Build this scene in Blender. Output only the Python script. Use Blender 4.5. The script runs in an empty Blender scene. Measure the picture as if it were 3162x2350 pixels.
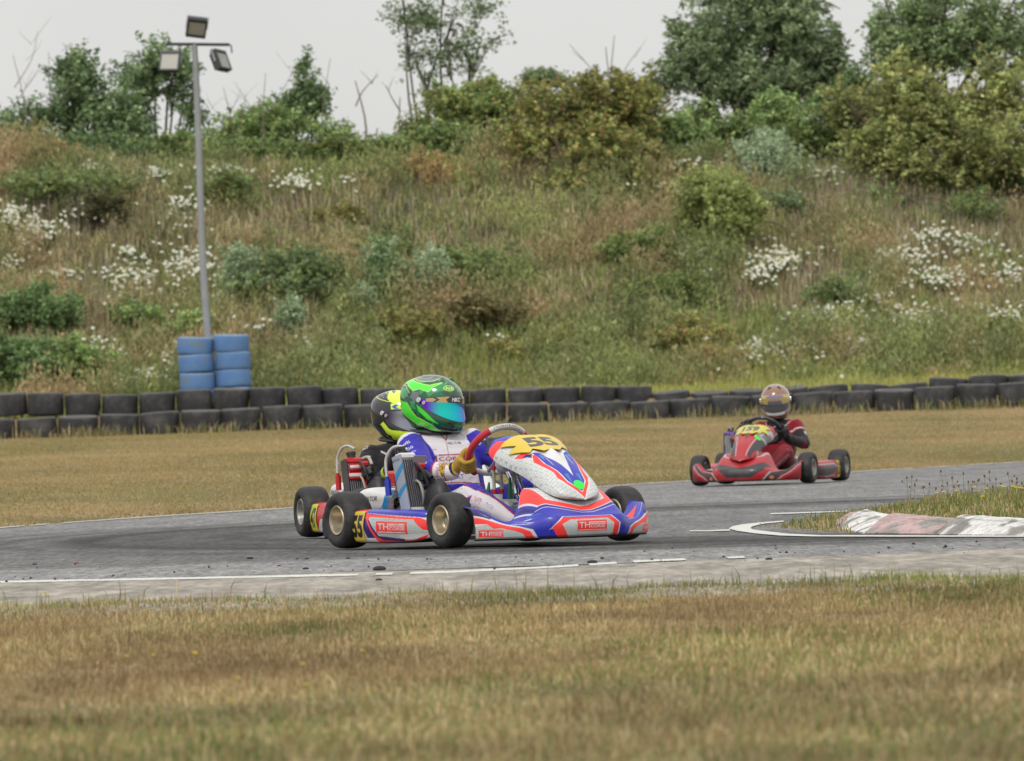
import bpy, math, random
import numpy as np
from mathutils import Vector, Matrix, noise as mnoise
R = math.radians
rng = np.random.default_rng(7)
random.seed(7)
sc = bpy.context.scene
COL = sc.collection
D = bpy.data
FPX, PW, PH = 22575.0, 3162.0, 2350.0          # focal length in photo pixels, photo size
CAM = Vector((0, 0, 0.58))
cam_rot = (Matrix.Rotation(R(90 + 0.346), 4, 'X') @ Matrix.Rotation(R(-1.8), 4, 'Z'))
CR = np.array(cam_rot.to_3x3())

def ray(px, py):
    d = CR @ np.array([(px - PW / 2) / FPX, -(py - PH / 2) / FPX, -1.0])
    return d / d[1]
def at(px, py, Y):
    """point seen at photo pixel px,py at distance Y in front of the camera"""
    d = ray(px, py)
    return Vector((d[0] * Y, Y, CAM.z + d[2] * Y))
def onz(px, py, z=0.0):
    d = ray(px, py)
    t = (z - CAM.z) / d[2]
    return Vector((d[0] * t, t, z))

def smooth(a, b, x):
    t = np.clip((x - a) / (b - a), 0, 1); return t * t * (3 - 2 * t)
# ---------------------------------------------------------------- tagging
def tag(o, label=None, cat=None, group=None, kind=None):
    if label: o['label'] = label
    if cat: o['category'] = cat
    if group: o['group'] = group
    if kind: o['kind'] = kind
    return o
def empty(name, loc=(0, 0, 0), rz=0.0):
    o = D.objects.new(name, None); COL.objects.link(o)
    o.location = loc; o.rotation_euler = (0, 0, rz); o.empty_display_size = 0.2
    return o
def copy_tree(o, parent=None):
    c = o.copy(); COL.objects.link(c)
    if parent is not None: c.parent = parent
    for ch in list(o.children): copy_tree(ch, c)
    return c

# ---------------------------------------------------------------- colours
def lin(c):
    c = np.asarray(c, float) / 255.0
    return np.where(c <= 0.04045, c / 12.92, ((c + 0.055) / 1.055) ** 2.4)
def rgb(r, g, b, k=1.0):
    return tuple(float(x) for x in lin((r, g, b)) * k)

# ---------------------------------------------------------------- meshes
def mesh_np(name, V, F, col=None, mats=(), midx=None, smooth=True, parent=None, angle=None, loc=None):
    """V (n,3); F: (m,k) array or list of lists; col (n,3) linear"""
    me = D.meshes.new(name)
    V = np.asarray(V, np.float32)
    if isinstance(F, np.ndarray):
        k = F.shape[1]; m = F.shape[0]
        me.vertices.add(len(V)); me.vertices.foreach_set('co', V.ravel())
        me.loops.add(m * k); me.loops.foreach_set('vertex_index', F.astype(np.int32).ravel())
        me.polygons.add(m)
        me.polygons.foreach_set('loop_start', np.arange(0, m * k, k, dtype=np.int32))
    else:
        ls = np.array([len(f) for f in F], np.int32)
        me.vertices.add(len(V)); me.vertices.foreach_set('co', V.ravel())
        fl = np.fromiter((i for f in F for i in f), np.int32)
        me.loops.add(len(fl)); me.loops.foreach_set('vertex_index', fl)
        me.polygons.add(len(F))
        me.polygons.foreach_set('loop_start', np.concatenate(([0], np.cumsum(ls)[:-1])).astype(np.int32))
        m = len(F)
    for mt in mats: me.materials.append(mt)
    if midx is not None: me.polygons.foreach_set('material_index', np.asarray(midx, np.int32))
    me.polygons.foreach_set('use_smooth', np.full(m, bool(smooth)))
    me.update(calc_edges=True)
    me.validate(clean_customdata=False)
    if col is not None:
        a = me.color_attributes.new('Col', 'FLOAT_COLOR', 'POINT')
        c = np.ones((len(V), 4), np.float32); c[:, :3] = col
        a.data.foreach_set('color', c.ravel())
    if smooth and angle: me.set_sharp_from_angle(angle=R(angle))
    o = D.objects.new(name, me); COL.objects.link(o)
    if parent is not None: o.parent = parent
    if loc is not None: o.location = loc
    return o

def desat(C, k):
    C = np.asarray(C, float); l = (C @ np.array([.2126, .7152, .0722]))[..., None]
    return C * k + l * (1 - k) * np.array([1.03, 1.0, .93])
class G:
    """collects shapes that become ONE mesh"""
    def __init__(s): s.v = []; s.f = []; s.m = []; s.n = 0; s.c = []; s.cc = (1, 1, 1)
    def add(s, V, F, mat=0, M=None):
        V = np.asarray(V, float).reshape(-1, 3)
        if M is not None:
            A = np.array(M); V = V @ A[:3, :3].T + A[:3, 3]
        s.v.append(V); s.f += [[i + s.n for i in f] for f in F]; s.m += [mat] * len(F)
        s.c.append(np.tile(np.array(s.cc, float), (len(V), 1)))
        s.n += len(V); return s
    def box(s, c, d, mat=0, rot=None, bev=0.0):
        x, y, z = d[0] / 2, d[1] / 2, d[2] / 2
        b = min(bev, x * .9, y * .9, z * .9)
        if b <= 0:
            V = [(i * x, j * y, k * z) for i in (-1, 1) for j in (-1, 1) for k in (-1, 1)]
            F = [(0, 1, 3, 2), (4, 6, 7, 5), (0, 4, 5, 1), (2, 3, 7, 6), (0, 2, 6, 4), (1, 5, 7, 3)]
        else:
            V = []; idx = {}
            for i in (-1, 1):
                for j in (-1, 1):
                    for k in (-1, 1):
                        idx[(i, j, k, 0)] = len(V); V.append((i * x, j * (y - b), k * (z - b)))
                        idx[(i, j, k, 1)] = len(V); V.append((i * (x - b), j * y, k * (z - b)))
                        idx[(i, j, k, 2)] = len(V); V.append((i * (x - b), j * (y - b), k * z))
            F = []
            q = lambda *a: F.append([idx[t] for t in a])
            for i in (-1, 1):
                q((i, -1, -1, 0), (i, 1, -1, 0), (i, 1, 1, 0), (i, -1, 1, 0))
                q((-1, i, -1, 1), (-1, i, 1, 1), (1, i, 1, 1), (1, i, -1, 1))
                q((-1, -1, i, 2), (1, -1, i, 2), (1, 1, i, 2), (-1, 1, i, 2))
                for j in (-1, 1):
                    q((i, j, -1, 0), (i, j, 1, 0), (i, j, 1, 1), (i, j, -1, 1))
                    q((i, -1, j, 0), (i, 1, j, 0), (i, 1, j, 2), (i, -1, j, 2))
                    q((-1, i, j, 1), (1, i, j, 1), (1, i, j, 2), (-1, i, j, 2))
                    for k in (-1, 1): q((i, j, k, 0), (i, j, k, 1), (i, j, k, 2))
        M = Matrix.Translation(c)
        if rot is not None: M = M @ (rot if isinstance(rot, Matrix) else Matrix.Rotation(rot, 4, 'Z'))
        return s.add(V, F, mat, M)
    def tube(s, pts, r, n=10, mat=0, cap=True, closed=False, sub=0):
        P = [np.array(p, float) for p in pts]
        rr = list(r) if hasattr(r, '__len__') else [r] * len(P)
        if sub:
            Q = []; q2 = []
            m = len(P); rng_ = range(m if closed else m - 1)
            for i in rng_:
                p0 = P[(i - 1) % m] if (closed or i > 0) else P[i]; p1 = P[i]; p2 = P[(i + 1) % m]
                p3 = P[(i + 2) % m] if (closed or i + 2 < m) else p2
                for t in np.arange(0, 1, 1 / sub):
                    Q.append(.5 * ((2 * p1) + (-p0 + p2) * t + (2 * p0 - 5 * p1 + 4 * p2 - p3) * t * t + (-p0 + 3 * p1 - 3 * p2 + p3) * t ** 3))
                    q2.append(rr[i] * (1 - t) + rr[(i + 1) % m] * t)
            if not closed: Q.append(P[-1]); q2.append(rr[-1])
            P = Q; rr = q2
        m = len(P); V = []; F = []; up = None
        for i in range(m):
            a = P[(i - 1) % m] if (closed or i > 0) else P[i]
            b = P[(i + 1) % m] if (closed or i < m - 1) else P[i]
            t = b - a; t /= (np.linalg.norm(t) + 1e-12)
            if up is None:
                up = np.cross(t, (0, 0, 1.0)) if abs(t[2]) < .9 else np.cross(t, (1.0, 0, 0))
            up = up - t * np.dot(up, t); up /= (np.linalg.norm(up) + 1e-12)
            w = np.cross(t, up)
            for j in range(n):
                an = 2 * math.pi * j / n
                V.append(P[i] + rr[i] * (math.cos(an) * up + math.sin(an) * w))
        for i in range(m if closed else m - 1):
            for j in range(n):
                F.append((i * n + j, ((i + 1) % m) * n + j, ((i + 1) % m) * n + (j + 1) % n, i * n + (j + 1) % n))
        if cap and not closed:
            F.append(list(range(n))); F.append([(m - 1) * n + j for j in range(n)][::-1])
        return s.add(V, F, mat)
    def lathe(s, prof, n=32, mat=0, M=None, closed=False, capa=False, capb=False):
        """prof [(r,h)] about local Z"""
        V = []; F = []; m = len(prof)
        for r, h in prof:
            for j in range(n):
                a = 2 * math.pi * j / n; V.append((r * math.cos(a), r * math.sin(a), h))
        for i in range(m if closed else m - 1):
            for j in range(n):
                k = (i + 1) % m
                F.append((i * n + j, i * n + (j + 1) % n, k * n + (j + 1) % n, k * n + j))
        if capa: F.append(list(range(n))[::-1])
        if capb: F.append([(m - 1) * n + j for j in range(n)])
        return s.add(V, F, mat, M)
    def cyl(s, a, b, r, n=16, mat=0, r2=None):
        return s.tube([a, b], [r, r if r2 is None else r2], n, mat)
    def ball(s, c, r, n=16, mat=0, M=None):
        r = (r, r, r) if not hasattr(r, '__len__') else r
        V = [(0, 0, r[2])]; m = n // 2
        for i in range(1, m):
            for j in range(n):
                t = math.pi * i / m; p = 2 * math.pi * j / n
                V.append((r[0] * math.sin(t) * math.cos(p), r[1] * math.sin(t) * math.sin(p), r[2] * math.cos(t)))
        V.append((0, 0, -r[2])); F = [(0, 1 + j, 1 + (j + 1) % n) for j in range(n)]
        for i in range(m - 2):
            for j in range(n):
                a = 1 + i * n; F.append((a + j, a + n + j, a + n + (j + 1) % n, a + (j + 1) % n))
        a = 1 + (m - 2) * n
        F += [(a + (j + 1) % n, a + j, len(V) - 1) for j in range(n)]
        T = Matrix.Translation(c)
        return s.add(V, F, mat, T @ M if M is not None else T)
    def prism(s, poly, h0, h1, mat=0, M=None):
        """2D polygon extruded along local z"""
        n = len(poly)
        V = [(x, y, h0) for x, y in poly] + [(x, y, h1) for x, y in poly]
        F = [list(range(n))[::-1], list(range(n, 2 * n))]
        F += [(i, (i + 1) % n, n + (i + 1) % n, n + i) for i in range(n)]
        return s.add(V, F, mat, M)
    def loft(s, rings, mat=0, cap=True, closed_ring=True):
        n = len(rings[0]); V = [p for r in rings for p in r]; F = []
        for i in range(len(rings) - 1):
            for j in range(n if closed_ring else n - 1):
                F.append((i * n + j, i * n + (j + 1) % n, (i + 1) * n + (j + 1) % n, (i + 1) * n + j))
        if cap and closed_ring: F.append(list(range(n))[::-1]); F.append([(len(rings) - 1) * n + j for j in range(n)])
        return s.add(V, F, mat)
    def build(s, name, mats, parent=None, smooth=True, angle=35, loc=None, col=False):
        if not isinstance(mats, (list, tuple)): mats = [mats]
        return mesh_np(name, np.vstack(s.v), s.f, np.vstack(s.c) if col else None, mats, s.m, smooth, parent, angle, loc)

def axis_M(c, d):
    """matrix taking local Z to direction d, origin c"""
    q = Vector(d).normalized().to_track_quat('Z', 'Y')
    return Matrix.Translation(c) @ q.to_matrix().to_4x4()

# ---------------------------------------------------------------- noise
def vnoise(P, scale, seed=0):
    """cheap smooth value noise on (n,2) or (n,3) points -> 0..1"""
    P = np.asarray(P, float) * scale + seed * 17.31
    d = P.shape[1]
    i = np.floor(P).astype(np.int64); f = P - i; f = f * f * (3 - 2 * f)
    out = 0
    for c in range(2 ** d):
        w = 1.0; h = np.full(len(P), seed * 7919 + 12345, np.int64)
        for k in range(d):
            b = (c >> k) & 1
            w = w * (f[:, k] if b else 1 - f[:, k])
            h = (h * 1103515245 + (i[:, k] + b) * (73856093, 19349663, 83492791)[k]) & 0x7fffffff
        h = (h ^ (h >> 13)) * 1274126177 & 0x7fffffff
        out = out + w * ((h >> 5) & 0xffff) / 65535.0
    return out
def fbm(P, scale, seed=0, oct=4):
    a = 0; w = 0.5; t = 0
    for o in range(oct):
        a = a + w * vnoise(P, scale * 2 ** o, seed + o); t += w; w *= .5
    return a / t

# ---------------------------------------------------------------- materials
def mat(name, base=(.5, .5, .5), rough=.5, metal=0.0, attr=False, var=0.0, vscale=8.0, bump=0.0, bscale=60.0,
        coat=0.0, sheen=0.0, trans=0.0, dirt=None, spec=0.5, rvar=0.0):
    m = D.materials.new(name); m.use_nodes = True
    nt = m.node_tree; N = nt.nodes; L = nt.links
    bs = N['Principled BSDF']
    bs.inputs['Roughness'].default_value = rough; bs.inputs['Metallic'].default_value = metal
    bs.inputs['Specular IOR Level'].default_value = spec
    bs.inputs['Coat Weight'].default_value = coat; bs.inputs['Coat Roughness'].default_value = 0.08
    bs.inputs['Sheen Weight'].default_value = sheen
    tc = N.new('ShaderNodeTexCoord')
    src = None
    if attr:
        a = N.new('ShaderNodeAttribute'); a.attribute_name = 'Col'; src = a.outputs['Color']
    else:
        bs.inputs['Base Color'].default_value = (*base, 1)
    if var or dirt:
        nz = N.new('ShaderNodeTexNoise'); nz.inputs['Scale'].default_value = vscale; nz.inputs['Detail'].default_value = 6
        nz.inputs['Roughness'].default_value = .65
        L.new(tc.outputs['Object'], nz.inputs['Vector'])
        mx = N.new('ShaderNodeMix'); mx.data_type = 'RGBA'
        if dirt:
            mr = N.new('ShaderNodeMapRange'); mr.inputs[1].default_value = .48; mr.inputs[2].default_value = .75
            mr.inputs[3].default_value = 0; mr.inputs[4].default_value = dirt[3]
            L.new(nz.outputs[0], mr.inputs[0]); L.new(mr.outputs[0], mx.inputs[0])
            if src is None: mx.inputs[6].default_value = (*base, 1)
            else: L.new(src, mx.inputs[6])
            mx.inputs[7].default_value = (*dirt[:3], 1)
            src = mx.outputs[2]
        if var:
            mr = N.new('ShaderNodeMapRange'); mr.inputs[1].default_value = .3; mr.inputs[2].default_value = .7
            mr.inputs[3].default_value = 1 - var; mr.inputs[4].default_value = 1 + var
            L.new(nz.outputs[0], mr.inputs[0])
            hs = N.new('ShaderNodeHueSaturation')
            if src is None: hs.inputs['Color'].default_value = (*base, 1)
            else: L.new(src, hs.inputs['Color'])
            L.new(mr.outputs[0], hs.inputs['Value']); src = hs.outputs[0]
        if rvar:
            mr = N.new('ShaderNodeMapRange'); mr.inputs[1].default_value = .3; mr.inputs[2].default_value = .7
            mr.inputs[3].default_value = max(0, rough - rvar); mr.inputs[4].default_value = min(1, rough + rvar)
            L.new(nz.outputs[0], mr.inputs[0]); L.new(mr.outputs[0], bs.inputs['Roughness'])
    if src is not None: L.new(src, bs.inputs['Base Color'])
    if bump:
        nb = N.new('ShaderNodeTexNoise'); nb.inputs['Scale'].default_value = bscale; nb.inputs['Detail'].default_value = 4
        L.new(tc.outputs['Object'], nb.inputs['Vector'])
        bp = N.new('ShaderNodeBump'); bp.inputs['Strength'].default_value = bump; bp.inputs['Distance'].default_value = 0.01
        L.new(nb.outputs[0], bp.inputs['Height']); L.new(bp.outputs[0], bs.inputs['Normal'])
    if trans:
        out = N['Material Output']; tr = N.new('ShaderNodeBsdfTranslucent'); ms = N.new('ShaderNodeMixShader')
        ms.inputs[0].default_value = trans
        if src is not None: L.new(src, tr.inputs['Color'])
        else: tr.inputs['Color'].default_value = (*base, 1)
        L.new(bs.outputs[0], ms.inputs[1]); L.new(tr.outputs[0], ms.inputs[2]); L.new(ms.outputs[0], out.inputs['Surface'])
    return m

# ---------------------------------------------------------------- camera, light
import os
cd = D.cameras.new('camera'); cam = D.objects.new('camera', cd); COL.objects.link(cam)
cam.matrix_world = Matrix.Translation(CAM) @ cam_rot
cd.sensor_width = 36; cd.lens = FPX / PW * 36; cd.clip_start = 0.5; cd.clip_end = 3000
cd.dof.use_dof = True; cd.dof.focus_distance = 34.8; cd.dof.aperture_fstop = 257.0 / 19.0
sc.camera = cam
sc.view_settings.view_transform = 'Standard'; sc.view_settings.look = 'None'
sc.view_settings.gamma = 1; sc.view_settings.exposure = 0
w = D.worlds.new('World'); sc.world = w; w.use_nodes = True
nt = w.node_tree; N = nt.nodes; L = nt.links
bg = N['Background']; bg.inputs['Strength'].default_value = 0.10
sky = N.new('ShaderNodeTexSky'); sky.sky_type = 'NISHITA'; sky.sun_disc = False
sky.sun_elevation = R(50); sky.sun_rotation = R(200); sky.dust_density = 3; sky.air_density = 1
# overcast cloud layer in front of the clear sky: brighter towards the zenith (CIE overcast sky)
tc = N.new('ShaderNodeTexCoord'); sp = N.new('ShaderNodeSeparateXYZ'); L.new(tc.outputs['Generated'], sp.inputs[0])
mr = N.new('ShaderNodeMapRange'); mr.inputs[1].default_value = -0.02; mr.inputs[2].default_value = 1.0
mr.inputs[3].default_value = 7.3; mr.inputs[4].default_value = 13.5; L.new(sp.outputs[2], mr.inputs[0])
nz = N.new('ShaderNodeTexNoise'); nz.inputs['Scale'].default_value = 14.0; nz.inputs['Detail'].default_value = 4
L.new(tc.outputs['Generated'], nz.inputs['Vector'])
mr2 = N.new('ShaderNodeMapRange'); mr2.inputs[1].default_value = .3; mr2.inputs[2].default_value = .7
mr2.inputs[3].default_value = .955; mr2.inputs[4].default_value = 1.025; L.new(nz.outputs[0], mr2.inputs[0])
ml = N.new('ShaderNodeMath'); ml.operation = 'MULTIPLY'; L.new(mr.outputs[0], ml.inputs[0]); L.new(mr2.outputs[0], ml.inputs[1])
vm = N.new('ShaderNodeVectorMath'); vm.operation = 'SCALE'; vm.inputs[0].default_value = (1.0, 0.995, 0.975)
L.new(ml.outputs[0], vm.inputs['Scale'])
mx = N.new('ShaderNodeMix'); mx.data_type = 'RGBA'; mx.inputs[0].default_value = 0.93
L.new(sky.outputs[0], mx.inputs[6]); L.new(vm.outputs[0], mx.inputs[7]); L.new(mx.outputs[2], bg.inputs['Color'])
sd = D.lights.new('sun', 'SUN'); sun = D.objects.new('sun', sd); COL.objects.link(sun)
sd.energy = 1.45; sd.angle = R(11); sd.color = (1, .96, .9)
el, az = R(50), R(200)   # light comes from behind-left of the camera, high
sv = Vector((math.sin(az) * math.cos(el), math.cos(az) * math.cos(el), math.sin(el)))
sun.rotation_euler = (-sv).to_track_quat('-Z', 'Y').to_euler()
# ================================================================ GROUND
EX = np.array([-40, -9, -3.38, -2.9, -1.65, 1.21, 3.39, 5.56, 9.0, 40])
EY = np.array([36, 41, 48.3, 51.3, 55.4, 67, 73, 79.4, 88, 100.])
def far_edge(x): return np.interp(x, EX, EY)
# island outline (world), from the white line round it
isl_px = [(2408, 1632), (2470, 1645), (2545, 1650), (2659, 1652), (2875, 1655), (3162, 1660), (3700, 1672)]
ISL_F = [onz(a, b) for a, b in isl_px]
ISL_B = [onz(2408, 1622), onz(2470, 1612), onz(2540, 1604)]
b2 = [(6.5, 44.5), (9.5, 50), (14, 60)]
IFX = np.array([p.x for p in ISL_F] + [40.]); IFY = np.array([p.y for p in ISL_F] + [30.5])
IBX = np.array([ISL_F[0].x] + [p.x for p in ISL_B[1:]] + [2.4, 3.2, 6.5, 12, 40]); IBY = np.array([ISL_F[0].y + .6] + [p.y for p in ISL_B[1:]] + [43.5, 45, 49, 60, 80.])
NEAR = 29.6
def ground_z(x, y):
    x = np.asarray(x, float); y = np.asarray(y, float)
    fe = far_edge(x)
    P = np.stack([x.ravel(), y.ravel()], 1)
    z = np.zeros(x.shape)
    n1 = (fbm(P, .35, 3) - .5).reshape(x.shape); n2 = (fbm(P, 1.4, 5, 3) - .5).reshape(x.shape)
    # infield grass between track and tyre barrier
    t = np.clip((y - fe) / (109.4 - fe), 0, 1)
    z += .60 * t ** 1.15 + np.where((y > fe) & (y < 109), .03 * n1 * np.clip((y - fe) / 3, 0, 1), 0)
    # little berm carrying the second tyre row
    z += .31 * smooth(109.95, 110.3, y)
    # bank
    crest = np.interp(x, [-14, -9, 0, 9, 14], [5.45, 5.4, 5.15, 4.65, 4.5])
    tb = np.clip((y - 121.5) / 12.5, 0, 1)
    prof = (tb ** 1.05)
    z += (crest - .93) * prof * (y > 121) + .15 * smooth(111, 121.5, y)
    z += np.where(y > 122, (.55 * n1 + .22 * n2) * smooth(122, 125, y), 0)
    z -= .10 * np.clip(y - 136, 0, 60)
    # foreground
    z += np.where(y < 24, .03 * n1 * np.clip((24 - y) / 3, 0, 1), 0)
    # island
    inf = np.interp(x, IFX, IFY); inb = np.interp(x, IBX, IBY)
    dx = np.clip((x - IFX[0]) / 1.0, 0, 1)
    h = dx * np.clip((y - inf - .25) / .9, 0, 1) * np.clip((inb - y) / 1.5, 0, 1)
    z += h * (.055 + .08 * np.clip((y - inf) / 6, 0, 1) * np.clip((x - 1.8) / 2.0, 0, 1) + .02 * n2)
    return z
def gz(x, y): return float(ground_z(np.array([x]), np.array([y]))[0])
def hit(px, py):
    """where the photo ray meets the bank"""
    d = ray(px, py); Y = np.arange(109.0, 137.0, .05)
    zr = CAM.z + d[2] * Y; zz = ground_z(d[0] * Y, Y)
    k = np.nonzero(zr < zz)[0]
    y = Y[k[0]] if len(k) else 136.0
    return Vector((d[0] * y, y, gz(d[0] * y, y)))

ys = np.concatenate([np.arange(2, 28, .5), np.arange(28, 50, .2), np.arange(50, 108, .6), np.arange(108, 112, .1), np.arange(112, 121, .5),
                     np.arange(121, 140, .15), np.arange(140, 200, 2), [220, 260, 320, 400, 520, 700, 1000]])
xs = np.concatenate([[-600, -300, -150, -80, -50, -35], np.arange(-25, -10, 1.), np.arange(-10, 10, .15), np.arange(10, 25, 1.), [35, 50, 80, 150, 300, 600]])
XX, YY = np.meshgrid(xs, ys); ZZ = ground_z(XX, YY)
nx, ny = len(xs), len(ys)
V = np.stack([XX.ravel(), YY.ravel(), ZZ.ravel()], 1)
i = np.arange(ny - 1)[:, None] * nx + np.arange(nx - 1)[None]
F = np.stack([i.ravel(), i.ravel() + 1, i.ravel() + nx + 1, i.ravel() + nx], 1)
P2 = V[:, :2]
na = fbm(P2, .5, 11); nb = fbm(P2, 2.2, 12)
straw = np.array(rgb(150, 130, 94, .85)); olive = np.array(rgb(112, 108, 70, .85)); brown = np.array(rgb(112, 96, 72, .75)); dark = np.array(rgb(74, 72, 50, .75))
mixv = smooth(.35, .65, na)[:, None]
C = straw * (1 - mixv) + olive * mixv
bank = smooth(120, 123, V[:, 1])[:, None]
cb = brown * (1 - smooth(.35, .6, nb)[:, None]) + dark * smooth(.35, .6, nb)[:, None]
C = C * (1 - bank) + cb * bank
C *= (.85 + .3 * vnoise(P2, 5, 2))[:, None]
def speckle(name, attr=True, base=None, rough=.9, sc1=40, amt=.35, bump=.4, stretch=None, sc2=6, amt2=.2):
    m = D.materials.new(name); m.use_nodes = True; nt = m.node_tree; N = nt.nodes; L = nt.links; bs = N['Principled BSDF']
    bs.inputs['Roughness'].default_value = rough; bs.inputs['Specular IOR Level'].default_value = .25
    tc = N.new('ShaderNodeTexCoord'); mp = N.new('ShaderNodeMapping'); L.new(tc.outputs['Object'], mp.inputs[0])
    if stretch: mp.inputs['Scale'].default_value = stretch
    a = N.new('ShaderNodeTexNoise'); a.inputs['Scale'].default_value = sc1; a.inputs['Detail'].default_value = 5; a.inputs['Roughness'].default_value = .7
    b = N.new('ShaderNodeTexNoise'); b.inputs['Scale'].default_value = sc2; b.inputs['Detail'].default_value = 4
    L.new(mp.outputs[0], a.inputs['Vector']); L.new(mp.outputs[0], b.inputs['Vector'])
    m1 = N.new('ShaderNodeMapRange'); m1.inputs[1].default_value = .3; m1.inputs[2].default_value = .7; m1.inputs[3].default_value = 1 - amt; m1.inputs[4].default_value = 1 + amt
    m2 = N.new('ShaderNodeMapRange'); m2.inputs[1].default_value = .3; m2.inputs[2].default_value = .7; m2.inputs[3].default_value = 1 - amt2; m2.inputs[4].default_value = 1 + amt2
    L.new(a.outputs[0], m1.inputs[0]); L.new(b.outputs[0], m2.inputs[0])
    mu = N.new('ShaderNodeMath'); mu.operation = 'MULTIPLY'; L.new(m1.outputs[0], mu.inputs[0]); L.new(m2.outputs[0], mu.inputs[1])
    hs = N.new('ShaderNodeHueSaturation'); L.new(mu.outputs[0], hs.inputs['Value'])
    if attr:
        at_ = N.new('ShaderNodeAttribute'); at_.attribute_name = 'Col'; L.new(at_.outputs['Color'], hs.inputs['Color'])
    else: hs.inputs['Color'].default_value = (*base, 1)
    L.new(hs.outputs[0], bs.inputs['Base Color'])
    bp = N.new('ShaderNodeBump'); bp.inputs['Strength'].default_value = bump; bp.inputs['Distance'].default_value = .01
    L.new(a.outputs[0], bp.inputs['Height']); L.new(bp.outputs[0], bs.inputs['Normal'])
    return m
m_ground = speckle('soil', sc1=12, amt=.35, sc2=2)
tag(mesh_np('ground', V, F, C, [m_ground]), kind='structure')

# ================================================================ ROAD
xs = np.concatenate([np.arange(-30, -8, 1.), np.arange(-8, 10, .12), np.arange(10, 32, 1.)])
T = np.linspace(0, 1, 240)
XX = np.tile(xs, (len(T), 1)); fe = far_edge(xs)
edge_n = (vnoise(np.stack([xs, xs * 0], 1), 1.3, 4) - .5) * .35
YY = NEAR + (fe + edge_n - NEAR)[None] * T[:, None] ** 1.0
# pull the sheet's rows so that they are finer near the camera
V = np.stack([XX.ravel(), YY.ravel(), np.full(XX.size, .006)], 1)
V[:, 2] += ground_z(V[:, 0], V[:, 1]) * 0
nx, ny = len(xs), len(T)
i = np.arange(ny - 1)[:, None] * nx + np.arange(nx - 1)[None]
F = np.stack([i.ravel(), i.ravel() + 1, i.ravel() + nx + 1, i.ravel() + nx], 1)
x, y = V[:, 0], V[:, 1]; P2 = V[:, :2]
asph = np.tile(np.array([.150, .148, .146]), (len(V), 1))
g = np.ones(len(V))
g *= .86 + .28 * fbm(P2 * [.25, 1.0], 1.2, 21)
# older, lighter strip along the near edge
old = 1 - smooth(32.2, 32.6, y + .25 * (vnoise(P2, .6, 3) - .5)); g *= 1 + .42 * old
# far leg lighter
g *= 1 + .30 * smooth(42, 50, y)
# rubbered racing line: arcs round the hairpin apex
ac = np.array([3.2, 41.0])
def band(dist, r0, wd, k):
    global g
    g *= 1 - k * np.exp(-((dist - r0) / wd) ** 2)
jit = .5 * (vnoise(P2, .5, 9) - .5)
ell = np.sqrt(((x - ac[0]) / 1.0) ** 2 + ((y - ac[1]) / 1.45) ** 2) + jit * .25
for r0, wd, k in [(5.0, .75, .28), (4.35, .06, .30), (4.75, .05, .25), (5.2, .08, .35), (5.6, .05, .25), (6.1, .07, .3), (6.6, .05, .2), (3.9, .05, .2), (5.0, .3, .2)]:
    band(ell, r0, wd, k)
fr = y + .1 * jit
for y0, wd, k in [(33.3, .20, .62), (33.9, .35, .22), (32.75, .08, .3), (35.2, .25, .15)]:
    g *= 1 - k * np.exp(-((fr - y0 - .02 * (x - 1)) / wd) ** 2) * smooth(-2.5, .5, x)
ybk = y - (fe_i := far_edge(x))
for o, wd, k in [(-6, .8, .2), (-9, .3, .25), (-12.5, .25, .3), (-4, .2, .2), (-17, .5, .2), (-20, .2, .25)]:
    g *= 1 - k * np.exp(-((ybk - o + 1.5 * jit) / wd) ** 2) * smooth(1.0, 4, x)
g *= .84 + .32 * fbm(P2 * [.35, 3], 3, 8, 4)
for q_ in range(16):
    r0_ = 3.6 + 3.6 * vnoise(np.array([[q_ * 3.3, 0]]), 1.0, 5)[0]; w0_ = .05 + .06 * (q_ % 3); g *= 1 - (.20 + .08 * (q_ % 4)) * np.exp(-((ell + .12 * math.sin(q_) * (x - 1) - r0_) / w0_) ** 2) * smooth(-.2, .3, np.sin(x * .7 + q_) + .4)
for q_ in range(9):
    y0_ = 32.6 + .55 * q_ + .1 * math.sin(q_ * 5); g *= 1 - (.18 + .07 * (q_ % 3)) * np.exp(-((y - y0_ + .03 * (q_ % 5 - 2) * x) / (.05 + .03 * (q_ % 2))) ** 2) * smooth(-.3, .4, np.sin(x * .9 + q_ * 2) + .3)
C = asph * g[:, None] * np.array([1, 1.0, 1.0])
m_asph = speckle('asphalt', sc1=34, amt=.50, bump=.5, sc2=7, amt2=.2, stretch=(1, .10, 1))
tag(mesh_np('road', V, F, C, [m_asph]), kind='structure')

def sheet(name, poly_l, poly_r, z, m, n=200, jit=.03, gaps=None, z2=None, kind='structure', label=None, cat=None):
    """ribbon between two world polylines"""
    def samp(pl):
        P = np.array([(p[0], p[1]) for p in pl]); s = np.concatenate([[0], np.cumsum(np.linalg.norm(np.diff(P, axis=0), axis=1))])
        t = np.linspace(0, s[-1], n); return np.stack([np.interp(t, s, P[:, 0]), np.interp(t, s, P[:, 1])], 1)
    A, B = samp(poly_l), samp(poly_r)
    A = A + (rng.random(A.shape) - .5) * [0.0, jit * 2]; B = B + (rng.random(B.shape) - .5) * [0.0, jit * 2]
    V = np.vstack([np.c_[A, np.full(n, z)], np.c_[B, np.full(n, z if z2 is None else z2)]])
    keep = [k for k in range(n - 1) if gaps is None or gaps(k / n, A[k])]
    F = np.array([(k, k + 1, n + k + 1, n + k) for k in keep])
    return tag(mesh_np(name, V, F, None, [m]), label=label, cat=cat, kind=kind)
m_white = mat('line_paint', (.62, .62, .58), .8, var=.12, vscale=5, dirt=(.22, .21, .2, .75), bump=.3, bscale=90)
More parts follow.
